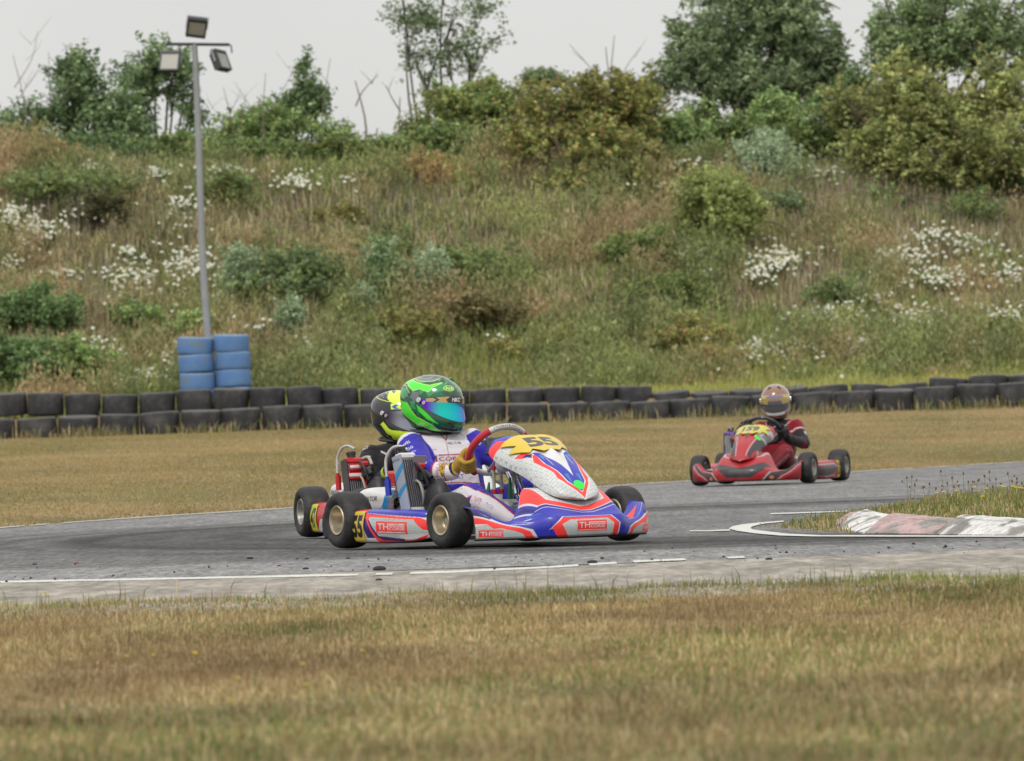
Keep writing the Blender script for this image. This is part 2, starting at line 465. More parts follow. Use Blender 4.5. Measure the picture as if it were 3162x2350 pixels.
m_white2 = mat('old_line_paint', (.55, .54, .5), .85, var=.15, vscale=3, dirt=(.2, .19, .17, .95), bump=.3, bscale=90)
# near edge line
lp = [(-200, 1809), (0, 1804), (711, 1790), (1100, 1782), (1422, 1772), (1700, 1758), (1990, 1739), (2300, 1727)]
near_line = [onz(a, b) for a, b in lp]
nl = lambda off: [(p.x, p.y + off) for p in near_line]
g_ = np.random.default_rng(5); gapn = g_.random(400)
def gaps1(t, p):
    if p[0] < .15: return gapn[int(t * 60)] > .03
    return gapn[int(t * 45)] > (.25 + .4 * min(1, (p[0] - .15) / 1.5))
sheet('road_marking', nl(-.21), nl(.19), .010, m_white, n=420, jit=.035, gaps=gaps1)
# hooked line round the island tip
hook_out = [(3500, 1673), (3162, 1664.5), (2875, 1664), (2511, 1663), (2408, 1660), (2330, 1653), (2275, 1645), (2250, 1638), (2262, 1631), (2290, 1625), (2343, 1619), (2420, 1613.5)]
hook_in = [(3500, 1670), (3162, 1661), (2875, 1660), (2540, 1659), (2440, 1655), (2370, 1647), (2325, 1641), (2318, 1637), (2322, 1632), (2335, 1628), (2365, 1622), (2420, 1617)]
sheet('road_marking', [onz(a, b) for a, b in hook_in], [onz(a, b) for a, b in hook_out], .0104, m_white, n=260, jit=.01)
sheet('road_marking', [onz(2130, 1644), onz(2190, 1643), onz(2255, 1640)], [onz(2130, 1647), onz(2190, 1647), onz(2255, 1645)], .0102, m_white2, n=40, jit=.02)
sheet('road_marking', [onz(2380, 1593.5), onz(2470, 1590.5), onz(2620, 1585)], [onz(2380, 1590), onz(2470, 1587), onz(2620, 1582)], .0104, m_white, n=60, jit=.01)
# far edge line
fx = np.linspace(-9, 16, 60); fy = far_edge(fx)
sheet('road_marking', [(a, b - .9) for a, b in zip(fx, fy)], [(a, b - .35) for a, b in zip(fx, fy)], .0106, m_white2, n=300, jit=.06, gaps=lambda t, p: gapn[int(t * 170)] > .12)
# pale concrete strip in front of the near line
m_conc = speckle('pale_concrete', attr=False, base=rgb(184, 176, 164, .60), sc1=16, amt=.42, sc2=5, amt2=.30, bump=.6, stretch=(1, .14, 1))
cx = np.linspace(-30, 30, 300)
ce = 29.36 + np.where(cx > .3, np.clip((cx - .3) * .28, 0, .75), 0) + (vnoise(np.c_[cx, cx], 2.5, 3) - .5) * .18
n = len(cx); rows = 9
V = []
for k in range(rows):
    t = k / (rows - 1)
    yy = 23.2 + (ce - 23.2) * t
    V.append(np.c_[cx, yy, np.full(n, .0085) if k else np.full(n, -.02)])
V = np.vstack(V)
i = np.arange(rows - 1)[:, None] * n + np.arange(n - 1)[None]
F = np.stack([i.ravel(), i.ravel() + 1, i.ravel() + n + 1, i.ravel() + n], 1)
V[:, 2] += np.clip(ground_z(V[:, 0], V[:, 1]), 0, 1) * 0 + .004 * (vnoise(V[:, :2], 6, 2) - .5) * (V[:, 1] < 29.2)
tag(mesh_np('pavement', V, F, None, [m_conc]), kind='structure')

# ================================================================ KERB
m_kw = mat('kerb_white', (.52, .51, .49), .85, var=.2, vscale=7, dirt=(.16, .155, .15, 1), bump=.6, bscale=50)
m_kr = mat('kerb_faded_red', (.36, .25, .24), .85, var=.25, vscale=7, dirt=(.20, .175, .165, 1), bump=.6, bscale=50)
m_kerb = speckle('kerb_paint', sc1=60, amt=.35, sc2=8, amt2=.15, bump=.8)
m_kd = mat('kerb_joint', (.16, .10, .09), .9)
kf = np.array([(p.x, p.y) for p in [onz(2556, 1624), onz(2590, 1640), onz(2659, 1650), onz(2770, 1651), onz(2875, 1652.5), onz(3162, 1658), onz(3700, 1669)]])
sL = np.concatenate([[0], np.cumsum(np.linalg.norm(np.diff(kf, axis=0), axis=1))])
def kfp(s): return np.array([np.interp(s, sL, kf[:, 0]), np.interp(s, sL, kf[:, 1])])
kerb = empty('kerb', (kf[3][0], kf[3][1], 0)); tag(kerb, kind='structure')
# segment boundaries: photo pixels (front, back); z at the back .068
kb_f = [(2562, 1626), (2588, 1638), (2668, 1652), (2882, 1656), (3200, 1662), (3420, 1667), (3700, 1672)]
kb_b = [(2650, 1589), (2708, 1592), (2801, 1604), (3010, 1611), (3300, 1616), (3560, 1622), (3800, 1628)]
for k in range(len(kb_f) - 1):
    f0, f1 = onz(*kb_f[k]), onz(*kb_f[k + 1]); zb = .055
    b0, b1 = onz(*kb_b[k], zb), onz(*kb_b[k + 1], zb)
    nu, nv = 90, 44; V = []
    for a in range(nu + 1):
        u = a / nu
        pf = f0.lerp(f1, u); pb = b0.lerp(b1, u)
        for b in range(nv + 1):
            v = b / nv; p = pf.lerp(pb, v)
            # each block ramps up to its far end, then drops: a saw-tooth kerb
            z = .058 * min(1, v / .72) ** .9 + (.034 * (1 - u) * math.sin(math.pi * min(1, v * 1.05)) if k else 0)
            V.append((p.x, p.y, .012 + z))
    V = np.array(V); V[:, 2] += .005 * (fbm(V[:, :2], 14, k, 3) - .5)
    uu_, vv_ = np.meshgrid(np.linspace(0, 1, nu + 1), np.linspace(0, 1, nv + 1), indexing='ij'); uu_, vv_ = uu_.ravel(), vv_.ravel()
    pt = np.array([.66, .65, .63]) if k % 2 else np.array([.46, .33, .32]); cn = np.array([.27, .255, .235])
    wear = fbm(V[:, :2] * [1, .6], 9, 70 + k, 5) + .16 * (1 - smooth(.1, .65, vv_)) - .10 * smooth(.55, .9, vv_) + (.05 if k % 2 == 0 else 0); wm = smooth(.60, .70, wear)[:, None]
    KC = pt * (1 - wm) + cn * wm; KC *= (.75 + .5 * fbm(V[:, :2], 30, 5, 3))[:, None]
    gap = np.maximum(1 - smooth(0, .035, uu_), smooth(.975, 1, uu_)); KC = KC * (1 - .8 * gap[:, None]) + .8 * gap[:, None] * np.array([.09, .07, .055]); V[:, 2] -= .012 * gap
    skid = np.exp(-((vv_ - .42 - .1 * uu_) / .03) ** 2) + .7 * np.exp(-((vv_ - .60 + .05 * uu_) / .02) ** 2); KC *= (1 - .35 * skid * (fbm(V[:, :2], 5, 9, 2) > .45))[:, None]
    i = np.arange(nu)[:, None] * (nv + 1) + np.arange(nv)[None]
    F = [list(q) for q in np.stack([i.ravel(), i.ravel() + nv + 1, i.ravel() + nv + 2, i.ravel() + 1], 1)]
    nb_ = len(V)
    # skirt so that the block is solid
    ring = [a * (nv + 1) for a in range(nu + 1)] + [nu * (nv + 1) + b for b in range(1, nv + 1)] + [a * (nv + 1) + nv for a in range(nu - 1, -1, -1)] + [b for b in range(nv - 1, 0, -1)]
    low = V[ring].copy(); low[:, 2] = -.05
    V2 = np.vstack([V, low]); m_ = len(ring)
    F += [[ring[q], nb_ + q, nb_ + (q + 1) % m_, ring[(q + 1) % m_]] for q in range(m_)]
    o = mesh_np('kerb_block', V2 - np.array(kerb.location), F, np.vstack([KC, np.tile((.12, .1, .09), (m_, 1))]), [m_kerb, m_kerb], [0] * (nu * nv) + [1] * m_, True, kerb, 40)

# ================================================================ GRASS
def blades(name, X, Y, L_, W, C, label=None, lean=.45, cat=None, mtl=None, kind='stuff', Z=None, seed=1, seg=2, dirb=None):
    r = np.random.default_rng(seed); n = len(X)
    Z = ground_z(X, Y) if Z is None else Z
    a = r.random(n) * 2 * math.pi; ln = np.abs(r.normal(0, lean, n))
    dx, dy = np.cos(a) * ln, np.sin(a) * ln
    if dirb is not None: dx += dirb
    w = r.random(n) * math.pi; wx, wy = np.cos(w) * W / 2, np.sin(w) * W / 2
    wy *= .5
    B = np.stack([X, Y, Z - .01], 1); wv = np.stack([wx, wy, wx * 0], 1)
    up = np.stack([dx * .35, dy * .35, np.ones(n)], 1) * (L_ * .55)[:, None]
    tip = np.stack([dx, dy, np.ones(n) * np.clip(1 - ln * .35, .3, 1)], 1) * L_[:, None]
    V = np.stack([B - wv, B + wv, B + up - wv * .75, B + up + wv * .75, B + tip], 1).reshape(-1, 3)
    k = (np.arange(n) * 5)[:, None]
    F3 = np.concatenate([k + [0, 1, 3], k + [0, 3, 2], k + [2, 3, 4]], 0)
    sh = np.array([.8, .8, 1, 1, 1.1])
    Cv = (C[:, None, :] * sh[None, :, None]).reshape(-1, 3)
    o = mesh_np(name, V, F3, Cv, [mtl or m_blade], smooth=False)
    return tag(o, label, cat, kind=kind)
m_blade = mat('grass_blade', attr=True, rough=.75, trans=.3, spec=.2)
SAT = .92
def palette(n, cols, w, r, var=.25):
    c = np.array([lin(q) for q in cols]); i = r.choice(len(cols), n, p=np.array(w) / sum(w))
    return desat(c[i], SAT) * (1 + var * (r.random((n, 1)) - .5) * 2)
K = 1.08
STRAW = [(178, 157, 112), (155, 134, 91), (194, 176, 134), (134, 112, 80)]
GREEN = [(112, 122, 62), (128, 134, 74), (94, 112, 54), (144, 146, 90)]
def pix(X, Y, Z):
    Q = np.stack([X, Y, Z - CAM.z], 1) @ CR
    return PW / 2 + FPX * Q[:, 0] / -Q[:, 2], PH / 2 - FPX * Q[:, 1] / -Q[:, 2]
def spots(X, Y, Z, L_):
    # soft membership of ground points in patches given by their place on the bank in the photo
    a, b = pix(X, Y, Z); m = np.zeros(len(X))
    for cx_, cy_, w_, h_, k_ in L_: m = np.maximum(m, k_ * np.exp(-(((a - cx_) / w_) ** 2 + ((b - cy_) / h_) ** 2) ** 1.5))
    return m
DRY = [(150, 700, 230, 90, 1), (330, 860, 130, 110, .9), (430, 700, 160, 120, .8), (600, 740, 90, 60, .7), (900, 720, 90, 100, .6), (1500, 800, 120, 160, .35), (1250, 640, 200, 60, .55), (2600, 640, 260, 90, .9), (3000, 720, 240, 120, 1), (2550, 880, 90, 120, .8), (2900, 780, 120, 100, .8), (2470, 960, 60, 80, .8), (3120, 900, 80, 100, .6), (2260, 930, 60, 80, .5)]
FLW = [(50, 655, 90, 60, 1), (115, 720, 80, 50, 1), (410, 870, 110, 70, 1), (590, 825, 100, 75, 1), (570, 640, 70, 60, 1), (2395, 810, 90, 65, 1), (2780, 800, 120, 50, 1), (2900, 860, 110, 50, 1), (2575, 980, 110, 50, 1), (2830, 985, 110, 45, 1), (2370, 1080, 95, 50, 1), (3110, 985, 90, 50, 1), (920, 565, 90, 40, 1), (445, 1170, 110, 35, 1), (2880, 735, 70, 40, 1), (3120, 850, 70, 50, 1), (3010, 760, 80, 50, 1), (2560, 530, 70, 40, 1), (2110, 500, 70, 40, 1)]
def mixcol(P, r, gfrac, dark=1.0):
    n = len(P); isg = r.random(n) < gfrac
    C = palette(n, STRAW, [4, 4, 2, 3], r); Cg = palette(n, GREEN, [3, 3, 3, 2], r)
    C[isg] = Cg[isg]; return C * K * dark
def scatter(r, n, x0, x1, y0, y1): return r.uniform(x0, x1, n), r.uniform(y0, y1, n)
# foreground lawn
r = np.random.default_rng(31)
n = 420000
Y = 9.5 + (28.1 - 9.5) * r.random(n) ** .9
X = (r.random(n) * 2 - 1) * (.08 * Y + 1.0)
P = np.c_[X, Y]
edge = 25.3 + 1.6 * (fbm(P * [1, 0], .9, 41) - .5) + 1.1 * (vnoise(P * [1, 0], 3, 42) - .5) - .25 * np.clip((X + .6) / 1.2, -1, 1)
keep = Y < edge + .18 * r.random(n)
X, Y, P, edge = X[keep], Y[keep], P[keep], edge[keep]
n = len(X)
gn = fbm(P * [1, .55], .9, 44); near_e = np.clip(1 - (edge - Y) / 2.2, 0, 1)
gf = np.clip(.17 + 1.5 * (gn - .5) + .62 * near_e, .03, .95)
C = mixcol(P, r, gf); C *= (.35 + 1.3 * fbm(P * [1, .4], 2.6, 47))[:, None]; bp = smooth(.5, .68, fbm(P * [1, .3], 1.3, 49))[:, None]; C = C * (1 - .4 * bp) + .4 * bp * np.array(rgb(130, 106, 80, K))
Ln = (.012 + .022 * r.random(n)) * (.55 + 1.1 * fbm(P, 1.8, 45)) * (1 + .5 * near_e)
tall = r.random(n) < .02; Ln[tall] *= 2.3
blades('grass', X, Y, Ln, (.0028 + .0028 * r.random(n)), C, 'short dry lawn grass in front of the track', seed=2)

# infield grass behind the far edge
n = 330000
Y = 44 + (109.6 - 44) * r.random(n) ** .75; X = (r.random(n) * 2 - 1) * (.08 * Y + 1.8)
fe = far_edge(X) + (fbm(np.c_[X, X * 0], .7, 51) - .5) * 1.0
keep = Y > fe + .25 * r.random(n); X, Y, fe = X[keep], Y[keep], fe[keep]; P = np.c_[X, Y]; n = len(X)
gn = fbm(P * [.6, .12], .8, 52); gf = np.clip(.16 + 1.2 * (gn - .5), .03, .8)
C = mixcol(P, r, gf, 1.0); C = C * .4 + .6 * (np.array(rgb(172, 152, 108, K * 1.0)) * (1 - gf[:, None]) + np.array(rgb(122, 126, 72, K * 1.0)) * gf[:, None]); C *= (.80 + .4 * fbm(P * [.5, .12], 1.5, 53))[:, None]
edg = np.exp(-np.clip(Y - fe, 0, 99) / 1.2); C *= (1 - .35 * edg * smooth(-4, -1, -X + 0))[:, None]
Ln = (.018 + .022 * r.random(n)); tall = r.random(n) < .004; Ln[tall] *= 2.0
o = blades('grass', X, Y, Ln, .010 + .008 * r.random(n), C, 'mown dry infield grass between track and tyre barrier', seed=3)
# island grass
n = 90000
X = r.uniform(IFX[0] - .1, 9, n); Y = r.uniform(32, 54, n)
inf = np.interp(X, IFX, IFY); inb = np.interp(X, IBX, IBY)
kerb_y = np.interp(X, [onz(2556, 1624).x, onz(2600, 1595, .066).x, 2.0, 9], [0, 1.0, 1.35, 1.35]) * (X > onz(2540, 1624).x)
tuft = fbm(np.c_[X, Y], 2.5, 61)
keep = (Y > inf + kerb_y + .05) & (Y < inb - .05)
X, Y, inf, inb, tuft = X[keep], Y[keep], inf[keep], inb[keep], tuft[keep]; n = len(X); P = np.c_[X, Y]
gf = np.clip(.74 + 1.0 * (fbm(P, 1.2, 62) - .5) - .3 * np.exp(-(Y - inf) / .8), .1, .95)
C = mixcol(P, r, gf); Ln = (.022 + .05 * r.random(n)) * (.5 + .9 * tuft) * np.clip((Y - inf) * 1.2 + .35, .3, 1.0)
blades('grass', X, Y, Ln, .005 + .004 * r.random(n), C, 'greener rough grass on the island behind the kerb', seed=4)
# weeds along the tyre barrier foot
n = 9000
X = r.uniform(-10, 10, n); Y = 109.02 + r.normal(0, .10, n); 
keep = r.random(n) < np.clip(3.0 * (fbm(np.c_[X, X * 0], 1.0, 66) - .36), .05, 1); X, Y = X[keep], Y[keep]; n = len(X)
C = mixcol(np.c_[X, Y], r, .5); C[r.random(n) < .12] = np.array(rgb(205, 190, 165, .7))
blades('weeds', X, Y, .06 + .20 * r.random(n) ** 2.2, .012 + .008 * r.random(n), C, 'wispy weeds along the foot of the tyre barrier', seed=5)
# bank grass
n = 310000
X = (r.random(n) * 2 - 1) * 13; Y = np.concatenate([r.uniform(110.3, 122, n // 5), r.uniform(121, 138.5, n - n // 5)])
P = np.c_[X, Y]
zz = ground_z(X, Y)
patch = fbm(P * [1, .8], .55, 71); p2 = fbm(P, 1.7, 72)
dens = np.clip(.55 + 1.4 * (p2 - .45), .12, 1); keep = r.random(n) < dens
X, Y, P, zz, patch, p2 = X[keep], Y[keep], P[keep], zz[keep], patch[keep], p2[keep]; n = len(X)
low = np.exp(-np.clip(zz - 1.1, 0, 9) / .55)
gf = np.clip(.52 + 1.8 * (patch - .5) + .55 * low, .05, .95)
isg = r.random(n) < gf
Cs = palette(n, [(160, 148, 118), (138, 124, 94), (182, 170, 142), (112, 102, 74), (140, 112, 80)], [4, 4, 2, 3, .8], r)
Cg = palette(n, [(96, 110, 58), (120, 128, 70), (78, 96, 46), (134, 138, 66), (100, 116, 84)], [3, 3, 3, 1.6, 1.5], r)
Cs[isg] = Cg[isg]; C = Cs * 1.6 * (.6 + .8 * p2)[:, None]; lw_ = (low * .75)[:, None]; C = C * (1 - lw_) + lw_ * np.array(rgb(150, 150, 84, 1.35)) * (.6 + .8 * r.random((n, 1)))
Ln = (.10 + .34 * r.random(n) ** 1.6) * (.6 + .8 * fbm(P, .9, 73)); Ln[Y < 121] *= .55
blades('grass', X, Y, Ln, .012 + .012 * r.random(n), C, 'long uncut brown and green grass covering the bank', seed=6, lean=.35)

# broad-leaved undergrowth woven through the bank grass
m_under = mat('undergrowth_leaf', attr=True, rough=.65, trans=.28, spec=.2)
n = 105000
X = (r.random(n) * 2 - 1) * 13; Y = r.uniform(120.5, 137.5, n); P = np.c_[X, Y]
u = fbm(P * [1, .9], .8, 81); keep = r.random(n) < np.clip(4.0 * (u - .42), .10, 1); X, Y, P, u = X[keep], Y[keep], P[keep], u[keep]; n = len(X)
zg = ground_z(X, Y); dr = spots(X, Y, zg, DRY); fl = spots(X, Y, zg, FLW); keep = r.random(n) > .92 * dr; X, Y, P, u, zg, fl = X[keep], Y[keep], P[keep], u[keep], zg[keep], fl[keep]; n = len(X)
hh = (.12 + .62 * r.random(n) ** 1.4) * np.clip(.5 + 2.5 * (u - .4), .4, 1.3) * (1 - .55 * fl)
hue = fbm(P, .6, 83) + .18 * (r.random(n) - .5) + .10 * np.exp(-np.clip(zg - 1.1, 0, 9) / .8) - .12 * fl * 0
pal = np.array([lin(c) for c in [(148, 128, 96), (138, 126, 88), (128, 126, 82), (112, 120, 74), (98, 110, 68), (132, 138, 82)]])
hi = np.clip((hue - .30) / .42 * 5, 0, 4.999); i0 = hi.astype(int); f = (hi - i0)[:, None]
cc = desat(pal[i0] * (1 - f) + pal[i0 + 1] * f, .90)
m = 12; tt = r.random((n, m, 1)) ** .7
pp = np.stack([X, Y, zg], 1)[:, None] + np.array([0, -.02, 1.0]) * tt * hh[:, None, None] + r.normal(0, 1, (n, m, 3)) * (.03 + .06 * r.random((n, 1, 1))) * [1, 1, .6]
pp = pp.reshape(-1, 3); N_ = len(pp); a = r.normal(0, 1, (N_, 3)); a[:, 2] = np.abs(a[:, 2]) * .6 + 1.5; a /= np.linalg.norm(a, axis=1)[:, None]
b = np.cross(a, r.normal(0, 1, (N_, 3))); b /= np.linalg.norm(b, axis=1)[:, None]; sz = (.022 + .05 * r.random(N_) ** 1.5)[:, None]
V = np.stack([pp - a * sz, pp - b * (.006 + .16 * sz), pp + a * sz, pp + b * (.006 + .16 * sz)], 1).reshape(-1, 3)
C = np.repeat((cc[:, None] * 1.6 * (.7 + .6 * r.random((n, m, 1))) * (.6 + .8 * fbm(P, 2.0, 87))[:, None, None]).reshape(-1, 3), 4, 0)
tag(mesh_np('undergrowth', V, np.arange(N_ * 4).reshape(-1, 4), C, [m_under], smooth=False), 'leafy undergrowth mixed into the long grass on the bank', kind='stuff')
# pale dry stalks standing above the grass
n = 60000
X = (r.random(n) * 2 - 1) * 11.5; Y = r.uniform(121.5, 137, n); P = np.c_[X, Y]; zz = ground_z(X, Y); keep = r.random(n) < np.clip(spots(X, Y, zz, DRY) * .9, .012, 1) * (1 - .7 * spots(X, Y, zz, FLW)); X, Y = X[keep], Y[keep]; n = len(X)
C = palette(n, [(188, 176, 158), (158, 142, 126), (134, 116, 102), (112, 96, 84)], [1.6, 3, 3, 2], r) * 1.15
blades('grass', X, Y, (.22 + .42 * r.random(n)), .007 + .006 * r.random(n), C, 'tall pale dry stalks standing on the bank', seed=7, lean=.13)
# ================================================================ TYRE BARRIER
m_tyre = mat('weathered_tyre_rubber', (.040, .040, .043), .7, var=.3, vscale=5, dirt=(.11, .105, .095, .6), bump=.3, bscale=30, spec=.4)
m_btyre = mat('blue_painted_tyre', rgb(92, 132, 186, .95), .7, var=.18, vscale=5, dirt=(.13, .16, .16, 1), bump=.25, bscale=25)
def highlit(m, highlight_col, k):
    # highlight painted into the colour: lighter where the tyre faces up
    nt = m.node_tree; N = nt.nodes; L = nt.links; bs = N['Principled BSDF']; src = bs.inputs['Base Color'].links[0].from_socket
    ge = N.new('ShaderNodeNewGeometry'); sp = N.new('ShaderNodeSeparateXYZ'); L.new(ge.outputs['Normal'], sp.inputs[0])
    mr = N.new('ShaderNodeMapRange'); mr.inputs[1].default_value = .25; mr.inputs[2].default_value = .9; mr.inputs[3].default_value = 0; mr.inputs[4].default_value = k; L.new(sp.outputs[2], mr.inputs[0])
    mx = N.new('ShaderNodeMix'); mx.data_type = 'RGBA'; L.new(mr.outputs[0], mx.inputs[0]); L.new(src, mx.inputs[6]); mx.inputs[7].default_value = (*highlight_col, 1); L.new(mx.outputs[2], bs.inputs['Base Color'])
highlit(m_tyre, (.13, .125, .12), .8); highlit(m_btyre, (.34, .40, .46), .6)
def big_tyre_mesh(D_, H, seed, mtl, name, parent=None):
    """a wide car tyre lying flat: bulged tread wall, rounded shoulders, sidewall and open bead"""
    g = G(); Ro = D_ / 2; h = H / 2
    prof = [(Ro * .56, -h * .55), (Ro * .60, -h * .82), (Ro * .78, -h * 1.0), (Ro * .92, -h * .985), (Ro * .975, -h * .92), (Ro * .995, -h * .78), (Ro, -h * .2),
            (Ro, h * .2), (Ro * .995, h * .78), (Ro * .975, h * .92), (Ro * .92, h * .985), (Ro * .78, h * 1.0), (Ro * .60, h * .82), (Ro * .56, h * .55),
            (Ro * .62, h * .45), (Ro * .86, h * .5), (Ro * .9, 0), (Ro * .86, -h * .5), (Ro * .62, -h * .45)]
    g.lathe(prof, 40, closed=True)
    V = np.vstack(g.v); r2 = np.random.default_rng(seed)
    # worn, slightly out of round
    a = np.arctan2(V[:, 1], V[:, 0]); k = 1 + .006 * np.sin(2 * a + r2.random() * 6) + .008 * np.sin(3 * a + r2.random() * 6)
    V[:, 0] *= k; V[:, 1] *= k; V[:, 2] += .005 * np.sin(a + r2.random() * 6)
    g.v = [V]
    # shallow tread grooves as real ribs
    for z in (-.45, 0, .45):
        pass
    return g.build(name, mtl, parent, loc=(0, 0, 0), angle=50)
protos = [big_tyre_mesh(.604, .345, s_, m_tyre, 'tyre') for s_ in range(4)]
used = [False] * 4
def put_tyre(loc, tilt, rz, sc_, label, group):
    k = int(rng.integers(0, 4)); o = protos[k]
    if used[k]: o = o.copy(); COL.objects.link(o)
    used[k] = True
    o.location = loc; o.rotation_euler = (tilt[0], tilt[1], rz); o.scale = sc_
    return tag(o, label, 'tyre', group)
# photo x of the joints in the front row, with the photo y of the top edge
def lerp_tab(x, tab): return float(np.interp(x, [t[0] for t in tab], [t[1] for t in tab]))
YF = 109.55; YB = 110.45
front_top = [(-400, 1302), (0, 1292), (170, 1287), (330, 1279), (560, 1268), (700, 1262), (940, 1249), (1100, 1248), (1500, 1246), (1700, 1243), (1960, 1240), (2100, 1232), (2220, 1224), (2330, 1218), (2560, 1210), (2690, 1206), (2930, 1190), (3060, 1181), (3162, 1180), (3600, 1168)]
back_top = [(-400, 1216), (60, 1212), (110, 1212), (230, 1212), (340, 1218), (440, 1216), (540, 1204), (700, 1198), (860, 1193), (960, 1192), (1100, 1197), (1400, 1204), (1600, 1198), (1760, 1192), (1960, 1190), (2062, 1196), (2075, 1205), (2180, 1204), (2290, 1198), (2400, 1192), (2500, 1186), (2620, 1184), (2700, 1182), (2810, 1180), (2905, 1176), (2925, 1166), (3050, 1158), (3162, 1154), (3600, 1140)]
step = .612 ; x = -9.6; xs_f = []
r = np.random.default_rng(77)
def pxof(X, Y, Z=0):
    v = CR.T @ np.array([X, Y, Z - CAM.z]); return PW / 2 + FPX * v[0] / -v[2], PH / 2 - FPX * v[1] / -v[2]
look_f = ['clean black front-row tyre', 'dusty black front-row tyre', 'scuffed front-row tyre', 'dark worn front-row tyre']
look_b = ['rounded black back-row tyre', 'dusty black back-row tyre', 'low black back-row tyre', 'worn dark back-row tyre']
marks = [(0, 'the left photo edge'), (650, 'the blue tyre stacks'), (1180, 'the yellow helmet'), (1420, 'the green helmet'), (1600, 'the blue kart steering wheel'), (1990, 'the blue kart nose'),
         (2400, 'the bronze helmet'), (2650, 'the red kart rear wheel'), (3162, 'the right photo edge')]
ordn = ['nearest', 'second', 'third', 'fourth', 'fifth', 'sixth', 'seventh', 'eighth', 'ninth']
def where(px, row, step_px):
    q = min(marks, key=lambda t: abs(t[0] - px)); d = px - q[0]
    k = min(8, int(abs(d) / step_px)); side = 'right' if d > 0 else 'left'
    if q[0] in (0, 3162): return f'{row}, {ordn[k]} from {q[1]}'.replace('nearest from', 'first from')
    return f'{row}, {ordn[k]} tyre {side} of {q[1]}'
while x < 9.6:
    px, _ = pxof(x, YF, .6)
    yt = lerp_tab(px, front_top); top = at(px, yt, YF - .2).z
    g0 = gz(x, YF)
    if -150 < px < 3320:
        sc_ = (1.0 + .02 * r.normal(), 1.0, 1.0)
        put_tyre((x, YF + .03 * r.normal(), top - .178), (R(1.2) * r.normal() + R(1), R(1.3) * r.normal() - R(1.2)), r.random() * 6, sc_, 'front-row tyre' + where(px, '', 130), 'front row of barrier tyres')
    x += step * (1 + .02 * r.normal())
x = -9.8
low_r = lambda px: 2070 < px < 2915
while x < 9.8:
    px, _ = pxof(x, YB, .9)
    yt = lerp_tab(px, back_top); top = at(px, yt, YB - .1).z
    st = .555 if px < 2060 else .60
    if -150 < px < 3320:
        s2 = st / .612
        tl = R(1.3) * r.normal() + (R(3) if low_r(px) else 0)
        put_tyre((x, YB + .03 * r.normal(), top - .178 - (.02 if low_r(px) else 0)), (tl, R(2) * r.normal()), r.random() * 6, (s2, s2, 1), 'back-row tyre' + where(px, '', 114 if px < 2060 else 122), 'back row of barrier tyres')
    x += st * (1 + .015 * r.normal())

# ---------------------------------------------------------------- blue tyre stacks
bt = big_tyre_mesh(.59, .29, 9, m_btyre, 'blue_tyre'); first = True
for sx, top, nm in ((605, 1041, 'left'), (711, 1032, 'right')):
    p = at(sx, top, 120.4); base = gz(p.x, 120.4)
    names = {0: 'top', 1: 'second', 2: 'third', 3: 'bottom'}
    for k in range(4):
        o = bt if first else bt.copy()
        if not first: COL.objects.link(o)
        first = False
        o.location = (p.x + .012 * r.normal() + .006 * k, 120.4 + .015 * r.normal(), p.z - .15 - .292 * k)
        o.rotation_euler = (R(1.2) * r.normal() + (R(3) if nm == 'right' and k == 0 else 0), R(1.0) * r.normal(), r.random() * 6)
        tag(o, f'{names[k]} blue painted tyre of the {nm} stack at the lamp pole foot', 'tyre', 'blue tyres stacked round the lamp pole')
zbot = p.z - .155 - .302 * 3 - .15

# ---------------------------------------------------------------- floodlight mast
m_galv = mat('galvanised_steel', rgb(182, 186, 190, .62), .5, metal=.0, var=.12, vscale=4, bump=.1, bscale=30)
m_dk = mat('dark_housing', rgb(80, 84, 88, .5), .5, var=.1)
m_glassl = mat('floodlight_glass', rgb(186, 184, 172, .55), .35, coat=.2, var=.05)
YP = 121.0
base = at(667, 1205, YP); base.z = gz(base.x, YP) - .05
top = at(604, 136, YP)
mast = empty('floodlight_mast', base); tag(mast, 'tall grey mast leaning left behind the blue tyre stacks, carrying three floodlights', 'lamp mast')
L0 = Vector((0, 0, 0)); T0 = top - base
g = G(); ptsm = []; rad = []
for k in range(25):
    t = k / 24; p = L0.lerp(T0, t); p.x += -.10 * math.sin(math.pi * t) * (1 - t) * 1.2 - .02; ptsm.append(p); rad.append(.066 - .016 * t)
g.tube(ptsm, rad, 16); g.build('pole', m_galv, mast)
g = G(); c0 = T0 + Vector((0, 0, 0))
bl = at(515, 136, YP) - base; br = at(708, 138, YP) - base
g.box((bl + br) / 2, ((br - bl).length, .06, .05), bev=.006, rot=Matrix.Rotation(-math.atan2((br - bl).z, (br - bl).x), 4, 'Y')); g.build('crossbar', m_dk, mast)
g = G(); g.tube([bl + Vector((.05, .05, .1)), bl + Vector((0, 0, 0))], .01, 6); g.build('cable', m_dk, mast)
g = G(); g.tube([br + Vector((-.02, 0, .02)), br + Vector((.03, 0, -.02)), br + Vector((.04, 0, -.14))], .012, 8); g.build('cable', m_dk, mast)
